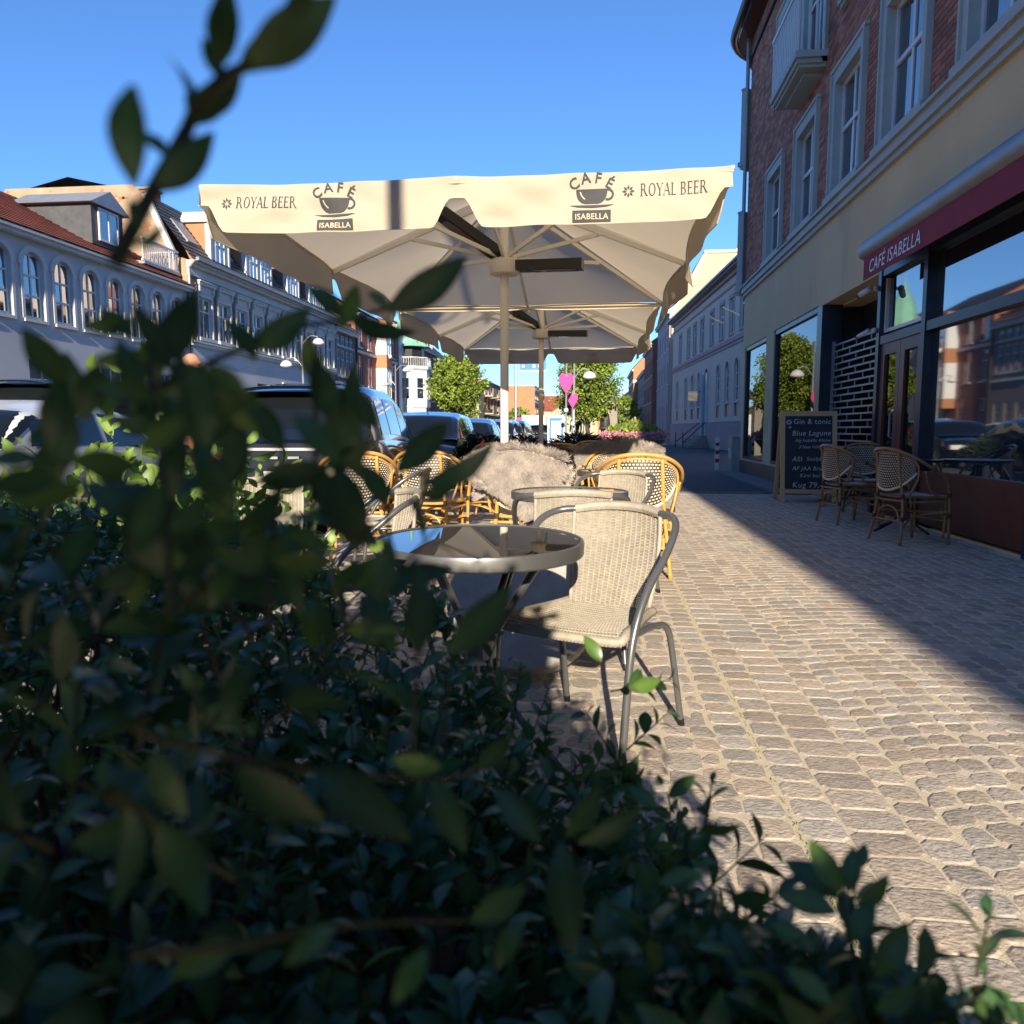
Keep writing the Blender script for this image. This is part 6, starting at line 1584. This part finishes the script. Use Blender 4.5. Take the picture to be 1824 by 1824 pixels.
# ------------------------------------------------------------------ the hedge the camera looks through
HG = thing('hedge', 'dark evergreen box hedge close to the camera, filling the lower left, its leaves in shade', 'hedge', (0,0,0))
LP, LD, LN, LS, LT = [], [], [], [], []
SMB = MB()
LTMPL = leaf_template(6, .45, .14, .16)
def sprig(p, d, Ls, nodes, size, droop=.0, seed=None, open_=.9, stem_r=.0014, tip=True, dark=1.0):
    p = np.array(p, float); d = np.array(d, float); d /= np.linalg.norm(d)
    a = np.cross(d, [0.3,0.2,1.0]); a /= np.linalg.norm(a); b = np.cross(d, a); pts = [tuple(p)]
    ph = nrg.random()*3.1416
    for k in range(nodes):
        t = (k+.6)/nodes; c = p+d*Ls*t+np.array([0,0,-droop*t*t]); pts.append(tuple(c))
        ang = ph+k*1.5708+nrg.normal()*.25; side = a*math.cos(ang)+b*math.sin(ang)
        for s in (-1, 1):
            sz = size*(1.0-.35*abs(t-.45))*(.8+.35*nrg.random())*(.62 if (k == nodes-1 and tip) else 1)
            dd = d*(1-open_*.62)+side*s*open_*.8+nrg.normal(size=3)*.10
            LP.append(c+side*s*.001); LD.append(dd); LN.append(d*.9+nrg.normal(size=3)*.22); LS.append(sz)
            g_ = (.85+.8*nrg.random())*dark; y_ = nrg.random(); LT.append([g_*(1+.5*(y_ > .8)+1.6*(y_ > .975)), g_*(1.0+.15*(y_ > .8)+.35*(y_ > .975)), g_])
    pts.append(tuple(p+d*Ls+np.array([0,0,-droop])))
    if stem_r: SMB.tube(pts, [stem_r*(1-.6*k/(len(pts)-1)) for k in range(len(pts))], 5, False)
def ztop(X):
    tab = [(-2.4,.95),(-1.0,.90),(-.62,.86),(-.35,.785),(-.2,.735),(-.05,.68),(.15,.67),(.35,.71),(.6,.74)]
    for (x0,a),(x1,b) in zip(tab,tab[1:]):
        if X <= x1: return lerp(a,b,max(0,(X-x0)/(x1-x0)))
    return .72
def xmax(Y): 
    tab = [(0,.60),(.35,.46),(.5,.30),(.62,.10),(.85,.0),(1.0,-.07),(1.15,-.16),(1.35,-.38),(1.6,-.9)]
    for (x0,a),(x1,b) in zip(tab,tab[1:]):
        if Y <= x1: return lerp(a,b,max(0,(Y-x0)/(x1-x0)))
    return -2
cnt = 0; tries = 0
while cnt < 1700 and tries < 60000:
    tries += 1
    Y = .16+1.3*nrg.random(); X = -1.7+2.3*nrg.random()
    if abs(X) > .85*Y+.28 or X > xmax(Y)-.02: continue
    zt = ztop(X) - (.02 if Y < .4 else 0)
    depth = nrg.random()**1.7*.62; Z = zt-.03-depth
    if nrg.random() > (1.0 if X < .1 else .85 if X < .3 else .45): continue
    if math.hypot(X,Y) < .22: continue
    up = max(0, 1-depth*5)
    d = np.array([nrg.normal()*.5+.12, nrg.normal()*.5-.15*(1-up), .9*up+nrg.normal()*.35])
    sprig((X,Y,Z), d, .06+.06*nrg.random(), int(nrg.integers(3,6)), .041*(.75+.5*nrg.random())); cnt += 1
for k in range(260):      # larger, nearer growth that the lens blurs
    X = -.42+.50*nrg.random(); Y = .22+.22*nrg.random(); 
    if math.hypot(X,Y) < .26 or X > xmax(Y)-.3: continue
    sprig((X,Y,ztop(X)-.02-.40*nrg.random()), (nrg.normal()*.7, nrg.normal()*.4, .5+nrg.normal()*.4), .07+.05*nrg.random(), 4, .044, open_=.9)
for k in range(38):      # twigs right in front of the lens on the left
    Y = .21+.16*nrg.random(); X = -.115-.26*nrg.random()*(1+Y); Z = .915+.13*nrg.random()-.35*max(0,-.17-X)*0
    if math.hypot(X,Y) < .235 or (X > -.16 and Z > 1.0 and Y < .3): continue
    sprig((X,Y,Z-.04), (nrg.normal()*.6, nrg.normal()*.3, .7+nrg.normal()*.4), .055+.04*nrg.random(), 3, .040, open_=.9)
for k in range(420):      # dense growth towards the lower right
    Y = .30+.42*nrg.random(); X = -.02+.42*nrg.random()
    if X > xmax(Y)-.03: continue
    Z = ztop(X)-.05-.34*nrg.random()**1.4
    sprig((X,Y,Z), (nrg.normal()*.5, nrg.normal()*.35, .6+nrg.normal()*.4), .05+.04*nrg.random(), 4, .033+.008*nrg.random(), open_=.9)
for k in range(80):      # leaves reaching out below the nearest chair
    Y = .62+.36*nrg.random(); X = -.05+.17*nrg.random()-(Y-.62)*.18
    sprig((X,Y,.60+.07*nrg.random()-.12*nrg.random()), (nrg.normal()*.6+.2, nrg.normal()*.4, .4+nrg.normal()*.4), .05+.05*nrg.random(), 4, .038, open_=.9)
for k in range(620):      # the shoulder of the hedge that falls away towards the paving
    D = .36+.36*nrg.random(); an = .10+.46*nrg.random(); X = D*math.sin(an)-.03; Y = D*math.cos(an)
    if X > .30-.1*(D > .6): continue
    sprig((X,Y,1.03-D*(.68+.32*nrg.random())), (nrg.normal()*.5, nrg.normal()*.35, .7+nrg.normal()*.35), .04+.03*nrg.random(), 3, .033+.008*nrg.random(), open_=.9)
# sparse taller shoots on the left, standing up against the street
for k in range(45):
    X = -.62+.55*nrg.random(); Y = .38+.5*nrg.random(); zt = ztop(X)
    if X > -.06-.0*Y: continue
    sprig((X,Y,zt-.05), (nrg.normal()*.35+.1, nrg.normal()*.25, 1), .07+.06*nrg.random(), 4, .033)
for k in range(50):
    X = -1.6+1.0*nrg.random(); Y = .6+.8*nrg.random()
    if abs(X) > .9*Y+.2: continue
    sprig((X,Y,ztop(X)-.06), (nrg.normal()*.35, nrg.normal()*.25, 1), .09+.06*nrg.random(), 5, .036)
# shoots one can tell apart
def shoot(pts, leaves, r=.0022):
    """pts: stem; leaves: (t, side vector, length)"""
    C = catmull(pts, 8); SMB.tube(C, [r*(1-.5*k/(len(C)-1)) for k in range(len(C))], 6, False)
    for t, dv, ln in leaves:
        c = C[int(t*(len(C)-1))]; LP.append(np.array(c)); LD.append(np.array(dv, float)); v = Vector((0,-1,.25))+Vector(nrg.normal(size=3))*.25
        LN.append(np.array(v)); LS.append(ln); g_ = .7+.4*nrg.random(); LT.append([g_,g_,g_])
# leaves and stems one can tell apart: base, tip, how far turned edge-on
LEAVES = [(-0.103,0.2263,1.165,-0.0762,0.2301,1.185,0.15),(-0.1088,0.2236,1.165,-0.1069,0.2193,1.183,0.2),(-0.1214,0.2239,1.149,-0.1074,0.2273,1.163,0.1),(-0.1283,0.2156,1.128,-0.1109,0.2227,1.146,0.2),(-0.1168,0.1912,1.146,-0.1241,0.1991,1.123,0.2),(-0.0926,0.2267,1.174,-0.0822,0.2268,1.188,0.2),(-0.1188,0.2242,1.152,-0.1269,0.2263,1.171,0.75),(-0.1552,0.2557,1.082,-0.1407,0.2646,1.109,0.2),(-0.1397,0.2419,1.079,-0.1491,0.2374,1.101,0.2),(-0.1427,0.2291,1.068,-0.1484,0.2276,1.089,0.2),(-0.1436,0.3063,1.094,-0.1206,0.3237,1.111,0.45),(-0.1132,0.3382,1.109,-0.1287,0.3348,1.124,0.2),(-0.1153,0.3381,1.105,-0.1069,0.3422,1.125,0.2),(-0.1174,0.3574,1.114,-0.0882,0.3752,1.105,0.35),(-0.0998,0.3623,1.116,-0.0617,0.3696,1.141,0.15),(-0.0998,0.3622,1.117,-0.11,0.3649,1.126,0.3),(-0.1192,0.3171,1.089,-0.1113,0.3234,1.061,0.1),(-0.1212,0.3153,1.099,-0.1194,0.3267,1.076,0.4),(-0.1079,0.3115,1.075,-0.1004,0.3156,1.038,0.1),(-0.1085,0.3113,1.045,-0.1003,0.313,1.007,0.15),(-0.1206,0.3176,1.047,-0.1123,0.3203,1.018,0.1),(-0.1284,0.3039,1.052,-0.1429,0.2993,1.075,0.1),(-0.1297,0.2357,1.082,-0.1265,0.2394,1.054,0.05),(-0.1253,0.2278,1.056,-0.1316,0.2258,1.071,0.1),(-0.1363,0.2669,1.073,-0.1248,0.2786,1.069,0.3),(-0.1329,0.2117,1.054,-0.1233,0.22,1.064,0.15),(-0.1244,0.2718,1.085,-0.1366,0.274,1.102,0.5),(-0.1025,0.3861,1.039,-0.0784,0.402,1.064,0.4),(-0.0894,0.3889,1.033,-0.0522,0.4115,1.052,0.62),(-0.0959,0.4074,1.025,-0.0789,0.419,1.028,0.3),(-0.102,0.3642,1.023,-0.1163,0.3663,1.045,0.2),(-0.1014,0.3454,1.061,-0.1163,0.3436,1.079,0.15),(-0.0696,0.2891,0.9723,-0.0705,0.2979,1.005,0.05),(-0.0614,0.3104,0.9662,-0.0355,0.3233,0.9937,0.1),(-0.0843,0.3055,0.9681,-0.1001,0.3114,0.9927,0.2),(-0.1042,0.2691,0.9781,-0.1055,0.2754,1,0.05),(-0.0969,0.3164,0.9819,-0.0898,0.3287,1.012,0.2),(-0.1208,0.2699,1.009,-0.1109,0.2788,1.027,0.1),(-0.1245,0.2354,1.016,-0.1379,0.233,1.03,0.15),(-0.1301,0.2673,1.02,-0.1192,0.2784,1.038,0.2),(-0.1316,0.222,1.028,-0.1219,0.2323,1.04,0.2),(-0.1288,0.2002,1.03,-0.1243,0.2081,1.045,0.2),(-0.1398,0.2203,0.9583,-0.1293,0.2199,0.9366,0.2),(-0.1124,0.2213,0.9537,-0.0861,0.2255,0.9353,0.1),(-0.0935,0.2384,0.9468,-0.0602,0.2386,0.923,0.1),(-0.065,0.2914,0.9195,-0.0502,0.284,0.8936,0.15),(-0.0547,0.3413,0.902,-0.0389,0.3537,0.9141,0.2),(-0.0811,0.2914,0.9281,-0.062,0.2994,0.9207,0.3),(-0.1174,0.2419,0.9817,-0.1231,0.2357,0.9622,0.2),(-0.1019,0.2612,0.9532,-0.1164,0.2669,0.974,0.2),(-0.0138,0.3137,0.884,-0.008,0.2918,0.8474,0.05),(-0.0248,0.3304,0.874,-0.0467,0.3413,0.8942,0.1),(-0.0121,0.3324,0.8763,0.0029,0.3449,0.8952,0.1),(-0.0074,0.349,0.8647,0.025,0.3648,0.8753,0.4),(-0.0275,0.2803,0.8695,-0.0375,0.2725,0.8533,0.2),(-0.0799,0.2189,0.9049,-0.0951,0.2108,0.8963,0.2),(-0.0557,0.2378,0.8858,-0.065,0.2283,0.8721,0.15),(-0.047,0.2778,0.8697,-0.0262,0.2903,0.8772,0.2),(-0.1036,0.1998,0.9108,-0.1196,0.191,0.9055,0.2),(0.1237,0.3785,0.8298,0.111,0.395,0.8489,0.05),(0.1262,0.378,0.8303,0.132,0.3888,0.8497,0.05),(0.1248,0.3857,0.8222,0.1023,0.4083,0.8295,0.35),(0.1202,0.3746,0.8216,0.0936,0.3886,0.8213,0.2),(0.1322,0.3829,0.8216,0.1544,0.3968,0.8297,0.5),(0.1241,0.3665,0.8112,0.1391,0.3763,0.8293,0.1),(0.1083,0.3679,0.806,0.0892,0.3799,0.8113,0.1),(0.1308,0.3488,0.8075,0.1488,0.3599,0.8292,0.1),(0.1031,0.3227,0.8118,0.087,0.3359,0.819,0.1),(0.1202,0.3185,0.8141,0.1398,0.3234,0.8223,0.2),(0.0488,0.5405,0.8041,0.0455,0.5508,0.8085,0.2),(0.0544,0.5549,0.7888,0.0755,0.5634,0.8033,0.1),(0.0446,0.534,0.7901,0.0251,0.5478,0.7993,0.2),(0.0779,0.5445,0.7738,0.1102,0.5566,0.767,0.5),(0.0743,0.55,0.7836,0.0841,0.5558,0.7812,0.2),(0.0823,0.4321,0.7826,0.0752,0.4242,0.7632,0.1),(0.0795,0.4355,0.7872,0.1055,0.4377,0.7876,0.2),(0.0667,0.4601,0.7853,0.0397,0.4641,0.7773,0.15),(0.0392,0.8987,0.7545,0.0799,0.9157,0.7594,0.3),(0.0392,0.8997,0.7576,0.053,0.9162,0.7736,0.2),(0.0058,0.9369,0.7726,-0.0156,0.9518,0.8036,0.1),(-0.168,0.284,1.062,-0.1633,0.2936,1.091,0.37),(-0.1886,0.2948,1.068,-0.1689,0.3082,1.078,0.09),(-0.1342,0.2225,1.069,-0.1489,0.2152,1.074,0.13),(-0.1794,0.2888,1.059,-0.1779,0.2916,1.078,0.1),(-0.1422,0.2409,1.072,-0.1228,0.2538,1.072,0.13),(-0.1521,0.2701,1.059,-0.1606,0.2699,1.032,0.29),(-0.1574,0.3126,1.058,-0.1671,0.3099,1.088,0.15),(-0.1283,0.2599,1.07,-0.122,0.2681,1.057,0.26),(-0.1551,0.3026,1.063,-0.1673,0.3007,1.043,0.22),(-0.1601,0.3224,1.067,-0.1646,0.3206,1.086,0.06),(-0.1373,0.2627,1.014,-0.1163,0.2767,1.009,0.25),(-0.1517,0.234,1.035,-0.1454,0.2403,1.01,0.31),(-0.1351,0.2744,1.01,-0.1468,0.2713,0.9918,0.32),(-0.1378,0.2174,1.023,-0.1361,0.2279,1.044,0.38),(-0.1545,0.2432,1.028,-0.1727,0.2404,1.044,0.37),(-0.1303,0.2345,1.03,-0.136,0.2307,1.015,0.1),(-0.1673,0.3132,1.001,-0.1596,0.3191,0.9821,0.24),(-0.1545,0.2667,1.027,-0.1736,0.2607,1.042,0.2),(-0.1819,0.2825,1.008,-0.1637,0.2945,1.001,0.1),(-0.1241,0.2358,1.016,-0.139,0.2338,1.034,0.2),(-0.1893,0.3015,1.006,-0.1971,0.3002,0.9816,0.35),(-0.1336,0.277,1.021,-0.1563,0.268,1.02,0.15),(-0.1797,0.3099,1.024,-0.2003,0.3005,1.002,0.27),(-0.166,0.2942,1.021,-0.1532,0.307,1.007,0.35),(-0.1467,0.2948,1.038,-0.1454,0.3032,1.065,0.32),(-0.1511,0.3039,1.039,-0.1576,0.3044,1.014,0.29),(-0.1166,0.2316,1.04,-0.1279,0.2306,1.057,0.24),(-0.144,0.2851,1.041,-0.1692,0.2779,1.035,0.33),(-0.1337,0.268,1.042,-0.1375,0.2736,1.069,0.35),(-0.1296,0.281,1.041,-0.1047,0.2961,1.045,0.24),(-0.1145,0.3091,1.045,-0.0943,0.3224,1.054,0.3),(-0.1059,0.3125,1.062,-0.1014,0.317,1.088,0.2),(-0.0848,0.2455,1.049,-0.0986,0.2424,1.066,0.11),(-0.1232,0.2914,1.012,-0.1179,0.2893,0.9853,0.06),(-0.1115,0.2652,1.023,-0.0967,0.272,1.016,0.11),(-0.128,0.2909,1.023,-0.149,0.2858,1.018,0.26),(-0.1149,0.262,1.012,-0.0968,0.2725,1.011,0.19),(-0.0948,0.3009,1.007,-0.107,0.2959,0.9939,0.08),(-0.0949,0.3227,1.01,-0.1238,0.3193,1.027,0.2),(-0.0858,0.304,1.009,-0.0999,0.3019,0.994,0.25),(-0.1703,0.3043,1.089,-0.1838,0.296,1.103,0.05),(-0.1693,0.2696,1.093,-0.1819,0.2679,1.105,0.36),(-0.1854,0.3061,1.099,-0.1866,0.3119,1.078,0.18),(-0.1961,0.301,1.036,-0.212,0.2966,1.049,0.22),(-0.1643,0.2379,1.083,-0.1508,0.2508,1.086,0.22),(-0.1992,0.2755,1.062,-0.217,0.2707,1.055,0.34),(-0.2006,0.2743,1.069,-0.2063,0.2732,1.04,0.14),(-0.1825,0.2603,1.097,-0.1697,0.2734,1.1,0.22),(-0.1902,0.2818,1.064,-0.1914,0.2841,1.083,0.16),(-0.1739,0.2556,1.083,-0.1817,0.2552,1.062,0.18),(-0.1718,0.258,1.064,-0.1611,0.2729,1.06,0.37),(-0.1772,0.2418,1.05,-0.1617,0.2577,1.047,0.25),(-0.1804,0.2392,1.044,-0.1988,0.2285,1.041,0.19),(-0.1588,0.2179,1.075,-0.1676,0.2186,1.054,0.34),(-0.2103,0.2798,1.058,-0.2162,0.2764,1.031,0.1),(-0.1718,0.2209,1.051,-0.1858,0.2151,1.051,0.26),(-0.1998,0.2735,1.089,-0.2027,0.28,1.062,0.28),(-0.2105,0.2529,1.035,-0.1919,0.2693,1.038,0.07),(-0.1946,0.2661,1.076,-0.2053,0.2583,1.097,0.1),(-0.1442,0.2629,1.05,-0.1336,0.2692,1.03,0.11),(-0.1256,0.2381,1.081,-0.1144,0.2456,1.07,0.07),(-0.1412,0.2647,1.057,-0.1312,0.2728,1.069,0.16),(-0.1266,0.2384,1.066,-0.1135,0.2498,1.073,0.29),(-0.1046,0.2261,1.164,-0.0892,0.2268,1.178,0.05),(-0.1055,0.226,1.163,-0.0988,0.2291,1.175,0.3),(-0.1101,0.2247,1.161,-0.1139,0.2215,1.172,0.2),(-0.1192,0.2248,1.15,-0.1208,0.2271,1.161,0.4),(-0.1226,0.2159,1.137,-0.1306,0.2159,1.145,0.4),(-0.1275,0.2082,1.114,-0.1303,0.2089,1.125,0.3),(-0.1292,0.208,1.111,-0.1237,0.2163,1.119,0.4),(-0.098,0.2269,1.169,-0.0839,0.2351,1.179,0.4),(-0.1203,0.2237,1.151,-0.1046,0.23,1.168,0.3),(-0.1099,0.223,1.165,-0.1035,0.2185,1.184,0.1)]
STEMS = [[(-0.134,0.206,1.106),(-0.1284,0.2158,1.127),(-0.1219,0.2246,1.147),(-0.118,0.2243,1.153),(-0.1062,0.2256,1.163),(-0.1013,0.2265,1.167)],[(-0.1586,0.2543,1.073),(-0.1472,0.2939,1.089),(-0.1305,0.3219,1.103),(-0.116,0.3373,1.108),(-0.0998,0.3622,1.117),(-0.0972,0.3627,1.118)],[(-0.1197,0.3027,1.006),(-0.117,0.3083,1.047),(-0.1192,0.3171,1.089),(-0.1212,0.3153,1.099)],[(-0.0989,0.3613,0.9962),(-0.1047,0.3738,1.022),(-0.1025,0.3861,1.039)],[(-0.0716,0.286,0.9356),(-0.0696,0.2891,0.9723)],[(-0.0616,0.2975,0.9312),(-0.0614,0.3104,0.9662)],[(-0.1362,0.2041,0.974),(-0.1267,0.2174,0.962),(-0.0935,0.2384,0.9468),(-0.0611,0.2738,0.928),(-0.0518,0.3231,0.9099)],[(-0.0134,0.3098,0.8404),(-0.013,0.3225,0.8791)],[(0.1205,0.3308,0.7961),(0.1241,0.3665,0.8112),(0.1237,0.3785,0.8298)],[(-0.124,0.1804,0.9197),(-0.1035,0.1994,0.9102),(-0.0828,0.2268,0.8993),(-0.0456,0.2696,0.8753)],[(-0.1303,0.2176,1.003),(-0.1316,0.222,1.028),(-0.1501,0.2472,1.082),(-0.1544,0.2552,1.092)],[(-0.1196,0.2653,0.9872),(-0.1208,0.2699,1.009),(-0.1284,0.3039,1.052)]]
for q in STEMS:
    C = catmull(q, 8); SMB.tube(C, [(.0026 if q is STEMS[0] else .0013)*(1-.45*k/(len(C)-1)) for k in range(len(C))], 6, False)
for bx, by, bz, tx, ty, tz, r_ in LEAVES:
    b_, t_ = np.array([bx,by,bz]), np.array([tx,ty,tz]); dv = t_-b_; ln = np.linalg.norm(dv)
    cam_dir = (np.array([0,0,1.06])-b_); cam_dir /= np.linalg.norm(cam_dir); sd_v = np.cross(dv/ln, cam_dir)
    LP.append(b_); LD.append(dv); LN.append(cam_dir*(1-r_*.7)+sd_v*r_*1.1+nrg.normal(size=3)*.15); LS.append(ln)
    g_ = .8+.6*nrg.random(); y_ = 1+.8*(nrg.random() > .55); LT.append([g_*y_,g_*(1+(y_-1)*.55),g_*.8])
for (x,y,z,s_,L_,n_) in ((.158,.475,.735,.032,.06,3),(.10,.68,.70,.031,.05,3),(.02,1.04,.70,.036,.09,4),(.30,.46,.72,.031,.05,4),(.235,.47,.725,.03,.045,3),(.07,.60,.69,.03,.05,3),(.36,.44,.73,.031,.06,4)):
    sprig((x,y,z), (.12+(.5 if x == .02 else 0),0,1 if x != .02 else .15), L_, n_, s_, open_=.8)
# split: the 300 that show largest are leaves of their own
LPa = np.array(LP); dist = np.linalg.norm(LPa-[0,0,1.06], axis=1)
ang = np.arctan2(LPa[:,0], LPa[:,1]); vis = (np.abs(ang+.11) < .62) & (LPa[:,1] > .1)
near = (np.array(LS)/dist)*vis; order = np.argsort(-near)
top_ = set(order[:300].tolist()); rest = np.array([i for i in range(len(LP)) if i not in top_])
LDa, LNa, LSa, LTa = map(np.array, (LD, LN, LS, LT))
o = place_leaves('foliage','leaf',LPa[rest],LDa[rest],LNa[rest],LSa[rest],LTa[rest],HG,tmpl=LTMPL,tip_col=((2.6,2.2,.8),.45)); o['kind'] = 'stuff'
lm_cache = []
for q in range(6):
    V0, F0, tp = leaf_template(9, .37+.03*(q%3), .12+.03*(q%2), .10+.05*(q%3)); g_ = (.75,.95,1.15,.85,1.3,.65)[q]
    me = bpy.data.meshes.new('leaf'); me.from_pydata([tuple(v) for v in V0], [], [tuple(int(i) for i in f) for f in F0]); me.materials.append(M('leaf'))
    me.polygons.foreach_set('use_smooth',[True]*len(F0)); a = me.color_attributes.new('tint','FLOAT_COLOR','POINT'); arr = []
    for iv, t in enumerate(tp):
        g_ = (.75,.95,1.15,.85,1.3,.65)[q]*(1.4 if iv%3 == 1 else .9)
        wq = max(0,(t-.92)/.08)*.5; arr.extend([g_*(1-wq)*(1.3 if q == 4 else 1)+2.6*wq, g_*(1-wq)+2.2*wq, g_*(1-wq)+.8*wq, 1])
    a.data.foreach_set('color', arr); me.update(); lm_cache.append(me)
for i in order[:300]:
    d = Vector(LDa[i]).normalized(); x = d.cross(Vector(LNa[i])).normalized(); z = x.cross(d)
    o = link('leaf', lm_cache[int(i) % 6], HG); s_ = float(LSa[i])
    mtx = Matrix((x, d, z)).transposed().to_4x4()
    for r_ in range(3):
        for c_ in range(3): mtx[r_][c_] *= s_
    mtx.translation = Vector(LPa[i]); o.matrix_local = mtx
SMB.build('stems','stem',HG)['kind'] = 'stuff'
# woody stems and the trough the hedge grows in
wd = MB()
for k in range(60):
    X = -1.5+1.75*nrg.random(); Y = .35+.7*nrg.random()
    if X > xmax(Y)-.1: continue
    wd.tube(catmull([(X,Y,.42),(X+nrg.normal()*.04,Y+nrg.normal()*.04,.6),(X+nrg.normal()*.08,Y+nrg.normal()*.08,ztop(X)-.05)],4), [.007*(1-.6*j/8) for j in range(9)], 6)
wd.build('branches','bark',HG)['kind'] = 'stuff'
tg = thing('hedge_trough', 'dark planting trough under the hedge', 'planter', (0,0,0))
MB().box(-2.2,.28,0,-.02,1.12,.44).build('box','dark_frame',tg); MB().box(-2.14,.34,.44,-.08,1.06,.455).build('soil','bark',tg)
# unseen hedge added behind the camera to keep these leaves in shade
HB = thing('shade_hedge', 'unseen evergreen hedge added behind the camera to shade the near leaves', 'hedge', (0,0,0))
n = 10000; X = -1.15+2.05*nrg.random(n); Y = -.95+.40*nrg.random(n); U = nrg.random(n)
top = np.interp(X, [-2.6,.05,.09,.27,.30,.9], [1.68,1.68,1.34,1.24,.85,.7]); Z = (.42+.58*U)*top
P = np.stack([X,Y,Z],1); ti = np.repeat(.7+.6*nrg.random((n,1)),3,1)
o = place_leaves('foliage','leaf',P,rdir(n)+[0,0,.3],rdir(n),.055*(.7+.6*nrg.random(n)),ti,HB,tmpl=leaf_template(3,.55)); o['kind'] = 'stuff'
mb = MB()
xs = [-1.1,.05,.09,.27,.30,.9]; zs = [1.63,1.63,1.29,1.18,.80,.64]
for a in range(5): mb.prism([(xs[a],.70 if a < 4 else .4),(xs[a+1],.70 if a < 4 else .4),(xs[a+1],zs[a+1]),(xs[a],zs[a])], -.85, -.65)
mb.build('shade_core','bark',HB)  # solid core of the added hedge, shaped to block the sun
